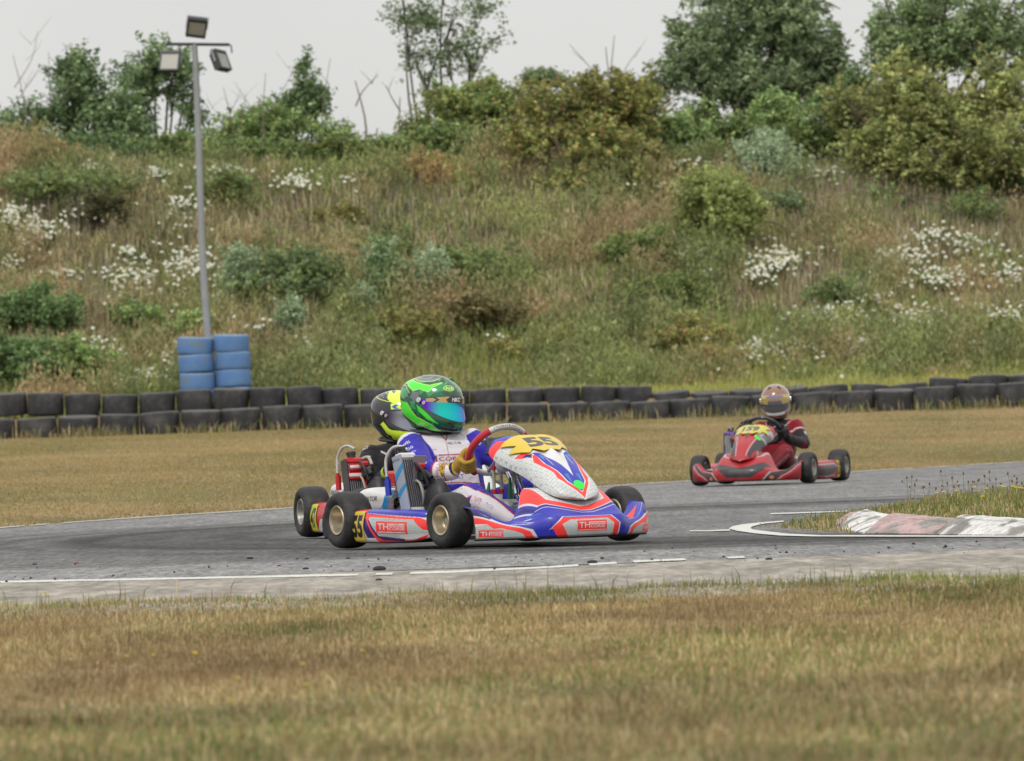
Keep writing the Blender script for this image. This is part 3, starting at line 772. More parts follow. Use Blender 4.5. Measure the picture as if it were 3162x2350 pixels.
def flood(c, w_, h_, yaw, pitch, roll, label):
    """c photo px centre; housing with glass front, fins at the back, U bracket"""
    fe_ = empty('floodlight', at(c[0], c[1], YP - .12)); tag(fe_, None)
    fe_.parent = mast; fe_.location = at(c[0], c[1], YP - .12) - base
    fe_.rotation_euler = (R(pitch), R(roll), R(yaw))
    g = G(); d = .10
    g.box((0, 0, 0), (w_, d, h_), bev=.012)
    for k in range(7): g.box(((k - 3) * w_ * .12, d / 2 + .022, -.0), (.008, .05, h_ * .8))
    # raised lip round the glass
    t = .028
    g.box((0, -d / 2 - .008, h_ / 2 - t), (w_ - .002, .022, t * 2), bev=.004); g.box((0, -d / 2 - .008, -h_ / 2 + t / 2), (w_ - .002, .022, t), bev=.004)
    g.box((-w_ / 2 + t / 2, -d / 2 - .008, 0), (t, .0215, h_ - .07), bev=.004); g.box((w_ / 2 - t / 2, -d / 2 - .008, 0), (t, .0215, h_ - .07), bev=.004)
    g.build('housing', m_dk, fe_)
    g = G(); g.box((0, -d / 2 - .004, -.02), (w_ - .05, .008, h_ - .09), bev=.002); g.build('glass', m_glassl, fe_)
    g = G()
    for s_ in (-1, 1): g.box((s_ * (w_ / 2 + .012), .0, -h_ * .1 * 0 + .08), (.008, .035, .22), bev=.002)
    g.box((0, 0, .19), (w_ + .03, .035, .008)); g.build('bracket', m_galv, fe_)
    return fe_
a = flood((526, 191), .34, .36, -12, -22, 2, '')
a['label'] = 'large square floodlight hanging from the left end of the crossbar'
b = flood((607, 84), .33, .33, 8, 26, 8, ''); b['label'] = 'floodlight standing on top of the pole, tilted back'
b.children[2].rotation_euler = (0, math.pi, 0)
c = flood((681, 188), .34, .36, 60, -24, 6, ''); c['label'] = 'floodlight hanging from the right end of the crossbar, turned sideways'

# ================================================================ PLANTS
m_leaf = mat('leaf', attr=True, rough=.6, trans=.28, spec=.25)
m_bark = mat('bark', rgb(104, 92, 78, .7), .9, var=.3, vscale=12, bump=.6, bscale=30)
m_dead = mat('dead_wood', rgb(150, 138, 122, .7), .9, var=.25, vscale=9)
def sprays(cx, n_leaf, r, size, cols, wts, twig, up=.3, bend=.6):
    """leaf diamonds on short twigs; cx = (n,6) twig bases and directions"""
    n = len(cx); m = n_leaf; k_ = 1.95
    t = r.random((n, m)) ** .8
    b = cx[:, None, :3]; d = cx[:, None, 3:]
    p = b + d * t[..., None] * twig + r.normal(0, size * .9, (n, m, 3))
    p[..., 2] -= (t ** 2) * twig * bend * .3
    p = p.reshape(-1, 3); N_ = len(p)
    u = r.normal(0, 1, (N_, 3)); u[:, 2] *= .6; u /= np.linalg.norm(u, axis=1)[:, None]
    v = np.cross(u, r.normal(0, 1, (N_, 3))); v /= np.linalg.norm(v, axis=1)[:, None]
    s = (size * (.6 + .8 * r.random(N_)))[:, None]
    V = np.stack([p - u * s, p - v * s * .5, p + u * s, p + v * s * .5], 1).reshape(-1, 3)
    F = np.arange(N_ * 4).reshape(-1, 4)
    C = np.repeat(palette(N_, cols, wts, r, .22) * k_ * (1 + .28 * r.normal(0, 1, n)).clip(.5, 1.6).repeat(m)[:, None], 4, 0)
    return V, F, C
def plant(name, lobes, base, cols, wts, label, cat, group=None, n=260, leaves=26, size=.035, twig=.4, seed=1, shell=.55, stems=7, mtl=None, upb=.25, trunk_r=.05, kind=None, bark=None, density=1.0, sublobes=6):
    """lobes: [(x,y,z,rx,ry,rz)] world; base world point. One thing: crown + stems"""
    r = np.random.default_rng(seed); base = np.array(base, float)
    L_ = np.array(lobes, float)
    if sublobes:
        sub_ = []
        for l in L_:
            for q in range(sublobes):
                d_ = r.normal(0, 1, 3); d_ /= np.linalg.norm(d_); k_ = .38 + .38 * r.random(); sub_.append(np.concatenate([l[:3] + d_ * l[3:] * (.35 + .55 * r.random()), l[3:] * k_ * (.8 + .5 * r.random(3))]))
        L0 = L_; L_ = np.array(sub_)
    else: L0 = L_
    vol = (L_[:, 3] * L_[:, 4] * L_[:, 5]) ** (2 / 3.); pick = r.choice(len(L_), int(n * density), p=vol / vol.sum())
    dirv = r.normal(0, 1, (len(pick), 3)); dirv /= np.linalg.norm(dirv, axis=1)[:, None]; dirv[:, 1] -= .15
    rad = (shell + (1.02 - shell) * r.random(len(pick)) ** .7) * (.85 + .3 * r.random(len(pick)))
    c = L_[pick, :3] + dirv * rad[:, None] * L_[pick, 3:]
    dd = dirv + [0, 0, upb] + r.normal(0, .35, dirv.shape); dd /= np.linalg.norm(dd, axis=1)[:, None]
    V, F, C = sprays(np.hstack([c - dd * twig * .5, dd]), leaves, r, size, cols, wts, twig)
    root = empty(name, base); tag(root, label, cat, group)
    mesh_np('crown', V - base, F, C, [mtl or m_leaf], smooth=False, parent=root)
    g = G()
    for l in L0:
        for k in range(max(1, stems // len(L0))):
            tip = l[:3] + r.normal(0, .35, 3) * l[3:] - base
            mid = tip * .5 + r.normal(0, .06, 3) * np.linalg.norm(tip); mid[2] = abs(mid[2])
            st = np.array([r.normal(0, .05), r.normal(0, .05), -.05])
            g.tube([st, mid, tip], [trunk_r, trunk_r * .6, trunk_r * .18], 6, sub=4)
            for q in range(3):
                e = tip + r.normal(0, .5, 3) * l[3:]; g.tube([mid * .4 + tip * .6, (tip + e) / 2 + r.normal(0, .04, 3), e], [trunk_r * .4, trunk_r * .2, trunk_r * .08], 5, sub=3)
    g.build('stem' if cat != 'tree' else 'trunk', bark or m_bark, root)
    return root
def L3(px, py, rx, rz, Y, ry=None):
    """lobe from photo pixels (centre, half-width, half-height) at distance Y"""
    p = at(px, py, Y); s = Y / FPX
    return (p.x, p.y, p.z, rx * s, (ry or rx) * s, rz * s)
DG = [(84, 104, 68), (100, 118, 80), (72, 92, 60), (120, 134, 98)]
OL = [(112, 116, 62), (96, 104, 54), (134, 132, 74), (122, 98, 62), (84, 94, 52)]
MG = [(98, 120, 70), (82, 106, 60), (118, 136, 82), (132, 140, 84)]
YG = [(128, 136, 74), (144, 146, 86), (110, 122, 66), (152, 142, 88)]
BG = [(106, 120, 86), (92, 107, 74), (124, 136, 102), (82, 96, 68)]
SV = [(142, 156, 128), (122, 140, 112), (160, 170, 146), (106, 124, 94)]
def kc(c, k=.92): return [tuple(min(255, v * k) for v in q) for q in c]
def base_at(px, Y): 
    p = at(px, 1000, Y); return (p.x, Y, gz(p.x, Y))
# --- trees and big bushes along the crest
plant('bush', [L3(100, 390, 130, 70, 138), L3(230, 300, 110, 120, 138), L3(330, 330, 120, 120, 138), L3(230, 190, 28, 60, 138), L3(400, 400, 90, 80, 138), L3(20, 420, 70, 60, 138)], base_at(240, 138), DG, [3, 3, 2, 1],
      'large dark green bush on the crest left of the lamp mast', 'bush', n=620, leaves=30, size=.045, twig=.55, seed=11, shell=.15, stems=12, upb=.6)
plant('bush', [L3(455, 225, 100, 75, 140), L3(540, 240, 80, 100, 140), L3(600, 330, 40, 70, 140), L3(430, 320, 70, 70, 140), L3(560, 440, 50, 30, 140)], base_at(500, 140), DG, [3, 3, 2, 1],
      'tall dark bush with sky gaps directly behind the mast', 'bush', n=330, leaves=28, size=.045, twig=.5, seed=12, shell=.2, stems=12, upb=.4)
plant('bush', [L3(760, 410, 90, 55, 139), L3(880, 395, 100, 60, 139), L3(1000, 430, 70, 55, 139), L3(700, 440, 50, 40, 139), L3(1070, 455, 50, 35, 139)], base_at(850, 139), MG, [3, 2, 3, 2],
      'low rounded light green bush on the crest right of the mast', 'bush', n=460, leaves=30, size=.04, twig=.4, seed=13, shell=.3, stems=9)
plant('tree', [L3(940, 225, 25, 65, 140), L3(950, 290, 55, 60, 140), L3(890, 310, 40, 40, 140), L3(985, 320, 30, 45, 140)], base_at(945, 140), DG, [3, 3, 2, 1],
      'small pointed dark tree rising behind the low crest bush', 'tree', n=230, leaves=26, size=.045, twig=.4, seed=14, shell=.15, stems=6, trunk_r=.05, upb=.6)
plant('tree', [L3(1300, 60, 95, 60, 143), L3(1440, 50, 100, 70, 143), L3(1270, 180, 45, 35, 143), L3(1480, 120, 75, 30, 143), L3(1380, 160, 80, 70, 143), L3(1380, -60, 110, 80, 143), L3(1460, 180, 50, 30, 143), L3(1340, 220, 50, 30, 143), L3(1240, 20, 30, 30, 143)], base_at(1395, 143), kc(BG, .95), [2, 3, 2, 3],
      'thin airy tree standing alone against the sky behind the crest', 'tree', n=330, leaves=18, size=.04, twig=.7, seed=15, shell=.15, stems=14, trunk_r=.045, upb=.7)
plant('bush', [L3(1380, 330, 110, 60, 138), L3(1500, 300, 110, 60, 138), L3(1300, 400, 60, 50, 138), L3(1450, 390, 120, 50, 138), L3(1560, 350, 90, 80, 138)], base_at(1420, 138), OL[:3] + MG[:2], [2, 2, 2, 2, 2],
      'wide mixed green bush under the airy tree', 'bush', n=560, leaves=30, size=.042, twig=.5, seed=16, shell=.25, stems=10, upb=.4)
plant('tree', [L3(1670, 230, 55, 32, 144), L3(1740, 250, 30, 20, 144), L3(1640, 260, 25, 20, 144)], base_at(1670, 144), BG, [3, 3, 2, 1],
      'small round treetop above the olive bush', 'tree', n=110, leaves=24, size=.04, twig=.3, seed=17, shell=.2, stems=5, trunk_r=.04)
plant('bush', [L3(1680, 360, 130, 90, 134.5), L3(1830, 320, 140, 90, 134.5), L3(1960, 400, 130, 110, 134.5), L3(1780, 450, 170, 110, 134), L3(1640, 440, 90, 80, 134), L3(1900, 510, 130, 80, 133.5), L3(1940, 280, 60, 50, 135), L3(1800, 560, 130, 50, 132.9), L3(1960, 540, 90, 50, 132.9)], base_at(1800, 132.9), OL, [3, 3, 2, 1.6, 2],
      'big olive and reddish bush in the middle of the crest', 'bush', n=1450, leaves=32, size=.043, twig=.45, seed=18, shell=.35, stems=14, upb=.3)
plant('tree', [L3(2230, 130, 150, 140, 141), L3(2400, 120, 170, 160, 141), L3(2120, 220, 120, 70, 141), L3(2330, 250, 210, 100, 141), L3(2480, 210, 110, 110, 141), L3(2350, -20, 160, 80, 141), L3(2090, 90, 40, 40, 141)], base_at(2330, 141), BG, [3, 3, 2, 2],
      'large dense blue-green tree right of the olive bush', 'tree', n=1500, leaves=32, size=.05, twig=.6, seed=19, shell=.3, stems=14, trunk_r=.12)
plant('tree', [L3(2740, 120, 90, 130, 142), L3(2880, 60, 130, 130, 142), L3(3040, 60, 130, 140, 142), L3(2820, 180, 130, 70, 142), L3(3160, 100, 120, 140, 142)], base_at(2860, 142), BG[:3] + MG[:1], [3, 3, 2, 3],
      'tall loose tree with sky gaps at the upper right corner', 'tree', n=1000, leaves=28, size=.048, twig=.55, seed=20, shell=.25, stems=12, trunk_r=.1)
plant('bush', [L3(2640, 330, 110, 70, 135), L3(2780, 330, 150, 110, 134.5), L3(2960, 320, 170, 120, 134.5), L3(3120, 330, 130, 130, 134.5), L3(2700, 450, 130, 100, 134), L3(2880, 470, 150, 100, 133.5), L3(3060, 480, 150, 110, 133.5)], base_at(2900, 133.2), [(122, 128, 74), (136, 138, 84), (104, 114, 64), (98, 104, 60), (84, 94, 54), (126, 112, 72)], [3, 2, 3, 2, 2, 1],
      'huge yellowish green bush overhanging the bank at the right', 'bush', n=1500, leaves=32, size=.045, twig=.5, seed=21, shell=.35, stems=16)
plant('bush', [L3(2180, 390, 110, 60, 137), L3(2330, 370, 110, 70, 137), L3(2440, 390, 80, 60, 137), L3(2120, 450, 90, 50, 136)], base_at(2280, 136.5), MG, [3, 3, 2, 2],
      'mid green bush at the foot of the blue-green tree', 'bush', n=520, leaves=30, size=.045, twig=.4, seed=22, shell=.35, stems=8)
yb = hit(2210, 760).y - .3
plant('shrub', [L3(2230, 585, 105, 60, yb), L3(2185, 670, 95, 65, yb), L3(2280, 650, 75, 65, yb), L3(2215, 745, 95, 45, yb), L3(2160, 600, 50, 40, yb)], hit(2210, 760), [(122, 130, 76), (134, 140, 86), (108, 120, 68)], [3, 3, 3],
      'bright yellow-green shrub on the bank above the bronze helmet', 'shrub', n=760, leaves=30, size=.034, twig=.38, seed=23, shell=.3, stems=8)
plant('bush', [L3(2950, 640, 120, 60, 131.5), L3(2760, 610, 80, 50, 132.)], hit(2900, 690), DG[:2] + OL[:2], [2, 2, 2, 2], 'shadowy shrub below the huge right-hand bush', 'shrub', n=240, leaves=26, size=.035, twig=.4, seed=24, shell=.3)
# --- low scrub filling the skyline
for k, (px, py, w_, h_, Y_, cols, lab) in enumerate([(60, 440, 120, 45, 136.6, DG[:2] + MG[:2], 'low scrub at the left end of the skyline'), (300, 450, 150, 40, 136.2, DG[:2] + MG[:2], 'low scrub under the large dark left bush'), (520, 455, 120, 38, 136.4, MG, 'low scrub on the skyline behind the mast'),
      (780, 470, 150, 45, 136.0, MG, 'low scrub under the small pointed tree'), (1010, 475, 130, 45, 136.0, MG[:2] + OL[:2], 'low scrub in the gap of the skyline'), (1190, 470, 110, 50, 136.2, MG, 'low scrub left of the wide mixed bush'), (1380, 440, 150, 60, 135.6, MG[:3] + OL[:1], 'low scrub under the wide mixed bush'),
      (1560, 470, 110, 80, 135.0, OL[:2] + MG[:2], 'scrub joining the mixed and the olive bush'), (2080, 420, 110, 90, 136.0, MG, 'scrub joining the olive bush and the big tree'), (2300, 470, 160, 60, 135.4, MG[:2] + YG[:1], 'scrub under the big blue-green tree'), (2520, 430, 110, 90, 135.6, MG[:2] + OL[:1], 'scrub joining the big tree and the huge right bush'),
      (2660, 300, 130, 90, 139.0, BG[:2] + MG[:2], 'tall scrub closing the gap below the upper right tree'), (2560, 200, 80, 110, 140.0, BG, 'narrow tall scrub between the two big trees'), (3050, 560, 170, 60, 133.4, OL[:2] + DG[:1], 'dark scrub under the right end of the huge bush'), (2780, 580, 160, 50, 133.6, OL[:2] + DG[:1], 'dark scrub under the left end of the huge bush')]):
    plant('bush', [L3(px + dx * w_, py + dz * h_, w_ * .55, h_ * .7, Y_) for dx, dz in ((-.6, .1), (0, -.15), (.6, .1))], base_at(px, Y_), kc(cols, .9), [1] * len(cols), lab, 'bush', 'low scrub along the crest', n=300, leaves=30, size=.042, twig=.4, seed=200 + k, shell=.2, stems=6, upb=.4)
# --- shrubs on the slope
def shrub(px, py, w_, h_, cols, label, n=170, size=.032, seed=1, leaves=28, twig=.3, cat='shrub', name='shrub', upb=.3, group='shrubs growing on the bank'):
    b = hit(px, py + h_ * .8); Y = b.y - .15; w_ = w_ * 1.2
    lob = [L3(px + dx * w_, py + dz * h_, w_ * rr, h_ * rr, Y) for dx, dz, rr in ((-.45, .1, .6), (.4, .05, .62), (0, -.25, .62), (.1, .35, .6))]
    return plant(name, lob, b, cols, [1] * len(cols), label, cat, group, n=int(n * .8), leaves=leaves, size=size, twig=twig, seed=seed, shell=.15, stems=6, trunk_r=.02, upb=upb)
shrub(210, 570, 200, 60, DG[:2] + OL[:2], 'dark overhanging shrub high on the bank at far left', n=640, seed=31)
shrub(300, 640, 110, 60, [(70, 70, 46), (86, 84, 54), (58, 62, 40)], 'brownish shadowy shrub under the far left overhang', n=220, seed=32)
shrub(700, 580, 80, 75, DG[:2] + OL[:2], 'dark shrub just right of the mast', n=220, seed=33)
shrub(90, 960, 130, 90, MG[:2] + DG[:2], 'broad bramble shrub above the tyre barrier at the left edge', n=620, seed=34)
shrub(60, 1110, 140, 100, MG[:2] + DG[:2], 'lowest bramble mass in the left corner of the bank', n=800, seed=35)
shrub(230, 1120, 100, 80, MG, 'lighter bramble shrub left of the blue tyre stacks', n=460, seed=36)
shrub(430, 960, 100, 50, MG, 'leafy green shrub below the daisies left of the mast', n=170, seed=37)
shrub(600, 1000, 80, 45, MG, 'low leafy shrub just above the blue tyre stacks', n=110, seed=38)
shrub(890, 850, 150, 90, DG[:2] + SV[3:] + OL[:1], 'dark grey-green shrub mass in the centre left of the bank', n=760, seed=39)
shrub(1190, 760, 90, 70, DG[:2] + OL[:2], 'dark green shrub between the two silvery herbs', n=200, seed=40)
shrub(1460, 820, 120, 90, DG[:2] + OL[:2], 'dark green shrub right of the silvery herbs', n=640, seed=41)
shrub(1500, 960, 100, 70, [(80, 82, 52), (98, 92, 60), (112, 98, 66)], 'brown-green shrub low in the middle of the bank', n=380, seed=42)
shrub(1240, 1000, 110, 60, OL, 'rusty olive shrub above the green helmet', n=320, seed=43)
shrub(1980, 760, 110, 90, MG[:2] + OL[:2], 'green shrub on the bank left of the bright yellow-green one', n=420, seed=44)
shrub(2060, 890, 110, 70, OL[:2] + MG[:2], 'olive shrub above the red kart, left of its driver', n=220, seed=45)
shrub(2120, 1020, 120, 60, OL[:3] + [(138, 112, 80)], 'rust-tinted shrub low on the bank above the bronze helmet', n=200, seed=46)
shrub(2400, 620, 90, 40, DG, 'dark low shrub under the silvery tall herbs', n=120, seed=47)
shrub(1050, 660, 70, 40, OL, 'small olive shrub in the upper centre of the slope', n=90, seed=48)
shrub(1130, 1090, 110, 50, OL, 'brownish olive shrub above the yellow helmet', n=170, seed=49)
shrub(3060, 1010, 110, 60, MG[:1] + OL[:3], 'olive shrub low at the right edge of the bank', n=170, seed=50)
shrub(2560, 900, 70, 70, DG[:2] + OL[:1], 'dark shrub between the daisies above the red kart', n=120, seed=51)
shrub(1700, 1060, 150, 60, OL[:2] + [(130, 110, 72)], 'wide brownish shrub low on the bank behind the front fairing', n=240, seed=52)
shrub(930, 1120, 120, 45, OL[:3] + MG[:1], 'low olive shrub right of the blue tyre stacks', n=150, seed=53)
# --- silvery mugwort
def herb(px, py, w_, h_, cols, label, n=60, seed=1, name='herb', cat='herb', size=.022, group='silvery herbs on the bank', lean=.12):
    """upright stems each carrying a plume of small leaves"""
    r = np.random.default_rng(seed); b = hit(px, py + h_); Y = b.y - .1; s = Y / FPX
    st = []; g = G(); rows = []
    for k in range(n):
        bx = b.x + r.normal(0, .35) * w_ * s; by = Y + r.normal(0, .25) * w_ * s; hh = 2 * h_ * s * (.55 + .5 * r.random()) * max(.45, 1 - abs(bx - b.x) / (w_ * s) * .45)
        z0 = gz(bx, by); dx = r.normal(0, lean) + (bx - b.x) * .5
        tip = np.array([bx + dx * hh, by, z0 + hh]); bb = np.array([bx, by, z0])
        g.tube([bb - np.array(b), (bb * .5 + tip * .5) + [dx * .03, 0, 0] - np.array(b), tip - np.array(b)], [.006, .005, .002], 4)
        m = int(26 * hh / .5) + 8; t = r.random(m) ** .7
        P = bb + (tip - bb) * (.15 + .85 * t[:, None]); d = r.normal(0, 1, (m, 3)); d[:, 2] = np.abs(d[:, 2]) + .6; d /= np.linalg.norm(d, axis=1)[:, None]
        rows.append(np.hstack([P, d]))
    V, F, C = sprays(np.vstack(rows), 3, r, size, cols, [1] * len(cols), .07)
    root = empty(name, b); tag(root, label, cat, group)
    mesh_np('foliage', V - np.array(b), F, C, [m_leaf], smooth=False, parent=root); g.build('stem', m_bark, root)
    return root
herb(1335, 850, 55, 95, SV, 'silvery pointed herb in the middle of the bank', seed=61, n=90)
herb(1180, 830, 50, 110, SV[:2] + MG[:2], 'taller grey-green herb left of the silvery pointed one', seed=62, n=70)
herb(1130, 920, 45, 60, SV[1:] , 'small grey herb below the taller one', seed=63, n=26)
herb(2380, 480, 130, 85, SV, 'wide stand of pale silvery herbs on the crest below the blue-green tree', seed=64, n=120)
herb(900, 970, 60, 60, SV[1:] + MG[:1], 'pale feathery herb right of the blue tyre stacks', seed=65, n=60)
herb(750, 830, 70, 90, SV[1:] + MG[:1], 'feathery grey herb just right of the mast', seed=66, n=80)
herb(840, 470, 60, 45, SV[1:] + MG[:1], 'pale upright herb on the crest right of the mast', seed=67, n=40)
herb(340, 440, 40, 35, SV, 'pale upright herb on the crest left of the mast', seed=68, n=16)
herb(120, 470, 150, 40, [(152, 124, 88), (134, 112, 78), (146, 134, 88)], 'rust-brown dock herbs on the crest at far left', seed=69, n=60)
herb(1340, 520, 150, 50, [(150, 122, 84), (134, 112, 74), (140, 136, 88)], 'brownish tall herbs on the crest below the mixed bush', seed=70, n=70)
herb(2220, 1090, 130, 40, [(146, 120, 84), (134, 118, 76), (128, 130, 78)], 'rusty sorrel herbs low on the bank above the red kart', seed=71, n=60)
# --- daisy clumps
m_petal = mat('daisy_petal', (.80, .80, .74), .6, trans=.25, spec=.2); m_eye = mat('daisy_eye', rgb(205, 178, 60, .9), .8)
def daisies(px, py, w_, h_, n, label, seed):
    r = np.random.default_rng(seed); b = hit(px, py + h_ * .3); s = b.y / FPX
    V = []; F = []; mi = []; k0 = 0; g = G(); rows = []
    pts = []
    n = int(n * 2.1)
    for k in range(n):
        wd_ = 1.4 if r.random() < .2 else .68; a = px + r.normal(0, .42) * w_ * wd_; c = py + r.normal(0, .42) * h_ * wd_ * .8
        q = hit(a, c + 14 + r.random() * 20); st = np.array(q) - [0, 0, .03]
        p = np.array(at(a, c, q.y - .34 - .16 * r.random())); pts.append(p)
        nrm = Vector((r.normal(0, .35), -.75, .75 + r.normal(0, .2))).normalized(); M = np.array(axis_M(p, nrm)); rad = .029 + .012 * r.random()
        # ray florets: 8 broad petals round a raised eye
        ring = [(math.cos(t_) * rad * (1 if j % 2 == 0 else .72), math.sin(t_) * rad * (1 if j % 2 == 0 else .72), -.003) for j, t_ in enumerate(np.arange(20) * math.pi / 10)]
        loc = np.array([(0, 0, .001)] + ring + [(math.cos(t_) * rad * .3, math.sin(t_) * rad * .3, .003) for t_ in np.arange(6) * math.pi / 3])
        V.append(loc @ M[:3, :3].T + M[:3, 3]); F += [[k0, k0 + 1 + j, k0 + 1 + (j + 1) % 20] for j in range(20)]; mi += [0] * 20
        F.append([k0 + 21 + j for j in range(6)]); mi.append(1); k0 += 27
        pb = np.array(b); g.tube([st - pb, (st * .4 + p * .6) - pb + [.01, 0, 0], p - pb], [.004, .003, .002], 4)
        d = r.normal(0, 1, (5, 3)); d[:, 2] = np.abs(d[:, 2]); rows.append(np.hstack([st + (p - st) * r.random((5, 1)), d / np.linalg.norm(d, axis=1)[:, None]]))
    Vl, Fl, Cl = sprays(np.vstack(rows), 4, r, .02, MG + DG[:1], [1] * 5, .09)
    root = empty('daisy_clump', b); tag(root, label, 'flowers', 'daisy clumps on the bank')
    mesh_np('blossoms', np.vstack(V) - np.array(b), F, None, [m_petal, m_eye], mi, False, root)
    Vs = np.vstack(g.v); n0 = len(Vl); k4 = [f for f in g.f]
    mesh_np('foliage', np.vstack([Vl - np.array(b), Vs]), [list(f) for f in Fl] + [[i + n0 for i in f] for f in k4], np.vstack([Cl, np.tile(rgb(104, 116, 70), (len(Vs), 1))]), [m_leaf], smooth=False, parent=root)
DZ = [(50, 655, 120, 90, 40, 'at the left edge, the higher of two big ones'), (115, 710, 110, 70, 40, 'dense, a little right of the left edge'), (240, 640, 90, 110, 22, 'loose, left of the mast below the dark overhang'),
      (35, 800, 70, 70, 16, 'sparse, at the left edge lower down'), (180, 840, 100, 30, 12, 'short row left of the mast'), (410, 855, 160, 110, 52, 'large, left of the mast over a leafy shrub'), (390, 775, 70, 40, 12, 'small, above the large one left of the mast'),
      (590, 815, 150, 110, 66, 'densest, directly behind the mast'), (570, 630, 110, 100, 36, 'medium, behind the mast higher up'), (315, 1065, 110, 70, 14, 'few big heads low left of the blue stacks'), (445, 1160, 160, 50, 36, 'lowest, just left of the blue tyre stacks'),
      (960, 1085, 70, 70, 18, 'right of the blue tyre stacks'), (920, 555, 130, 60, 32, 'upper slope right of the mast'), (490, 530, 70, 40, 16, 'near the crest left of the mast'), (700, 522, 120, 34, 20, 'near the crest just right of the mast'),
      (300, 510, 80, 40, 14, 'near the crest far left'), (525, 1095, 60, 60, 10, 'tiny, touching the blue stacks from the left'), (790, 1000, 90, 50, 6, 'three or four heads above the blue stacks'), (1075, 545, 40, 40, 6, 'tiny, high in the centre'),
      (2145, 780, 80, 50, 14, 'small, below the bright yellow-green shrub'), (2395, 800, 140, 100, 62, 'large, above the bronze helmet'), (2350, 840, 60, 60, 14, 'small, left edge of the large one above the bronze helmet'), (2770, 785, 170, 70, 56, 'wide, high on the right slope'), (2880, 725, 110, 60, 30, 'highest on the right slope'),
      (2900, 850, 170, 80, 50, 'wide, in the middle of the right slope'), (2575, 970, 180, 80, 56, 'wide, above and right of the bronze helmet'), (2830, 975, 170, 80, 46, 'wide, low on the right slope'), (2370, 1070, 160, 80, 40, 'low, just above the bronze helmet'),
      (2640, 1060, 90, 60, 26, 'small, low between two wide ones'), (3010, 750, 120, 70, 26, 'loose, high near the right edge'), (3120, 840, 100, 80, 30, 'at the right edge, middle height'), (3110, 975, 140, 80, 44, 'dense, low at the right edge'),
      (2190, 835, 40, 50, 5, 'few heads left of the large one'), (2110, 490, 110, 60, 24, 'on the crest right of the olive bush'), (2440, 500, 80, 30, 8, 'in front of the silvery stand'), (2560, 520, 100, 70, 24, 'under the left side of the huge right bush'), (2745, 520, 60, 40, 12, 'under the middle of the huge right bush'), (3045, 535, 70, 50, 12, 'under the right side of the huge right bush'), (2680, 900, 180, 60, 16, 'loose drift in the middle of the right slope'), (2980, 1060, 160, 40, 16, 'lowest at the right, just above the tyres'), (2480, 1080, 120, 60, 12, 'loose, low between the bronze helmet and the right slope'), (2040, 560, 140, 40, 8, 'thin scatter under the olive bush'), (1545, 1035, 30, 20, 2, 'two heads low in the centre')]
for k, (a, b_, c, d, e, l) in enumerate(DZ): daisies(a, b_, c, d, e, 'white daisies ' + l, 100 + k)
# --- bare dead saplings on the crest
def dead(px, py0, py1, lean, label, seed, fork=2, Y=137.5, th=.03):
    r = np.random.default_rng(seed); top = at(px + lean, py1, Y); b = at(px, py0, Y); b.z = min(b.z, gz(b.x, Y) + .02) ; g = G(); b = Vector((b.x, Y, gz(b.x, Y) - .05))
    h = (top - b).length; q = top - b
    def br(p0, p1, r0, depth):
        mid = (p0 + p1) / 2 + Vector((r.normal(0, .05), r.normal(0, .05), 0)) * (p1 - p0).length
        g.tube([p0, mid, p1], [r0, r0 * .7, r0 * .35], 6, sub=4)
        if depth:
            for k in range(fork):
                t = .35 + .5 * r.random(); s0 = p0.lerp(p1, t); sg = 1 if (k + seed) % 2 else -1
                e = s0 + Vector((sg * (.25 + .3 * r.random()), r.normal(0, .15), .35 + .45 * r.random())) * (p1 - p0).length * .55
                br(s0, e, r0 * .5, depth - 1)
    br(Vector((0, 0, 0)), q, th * .75, 2)
    o = g.build('dead_sapling', m_dead, None, loc=b); tag(o, label, 'sapling', 'bare saplings on the crest')
    return o
dead(1100, 450, 250, -3, 'bare forked trunk right of the small pointed tree', 3, th=.045); dead(1245, 460, 300, -10, 'bare crooked sapling left of the airy tree', 4, th=.04)
dead(1165, 480, 395, 0, 'short bare stump between the forked trunk and crooked sapling', 5, 1, th=.05)
dead(715, 400, 270, -25, 'thin forked bare twig, nearest right of the mast', 6, th=.02); dead(770, 390, 290, -10, 'thin bare twig, second right of the mast', 8, 1, th=.02); dead(825, 370, 225, -5, 'tall bare twig left of the small pointed tree', 9, th=.022)
dead(1005, 330, 180, 15, 'curved bare twig touching the small pointed tree', 10, 1, th=.02); dead(150, 300, 160, 0, 'single bare twig above the large dark left bush', 12, 1, th=.018)
dead(50, 330, 170, -10, 'forked bare twigs at the left edge of the sky', 13, 3, th=.025); dead(1870, 260, 145, 0, 'short bare twig above the olive bush', 14, 1, Y=136, th=.035); dead(1925, 260, 110, -28, 'tall slanted bare stem between olive bush and big tree', 15, 1, Y=136, th=.03)
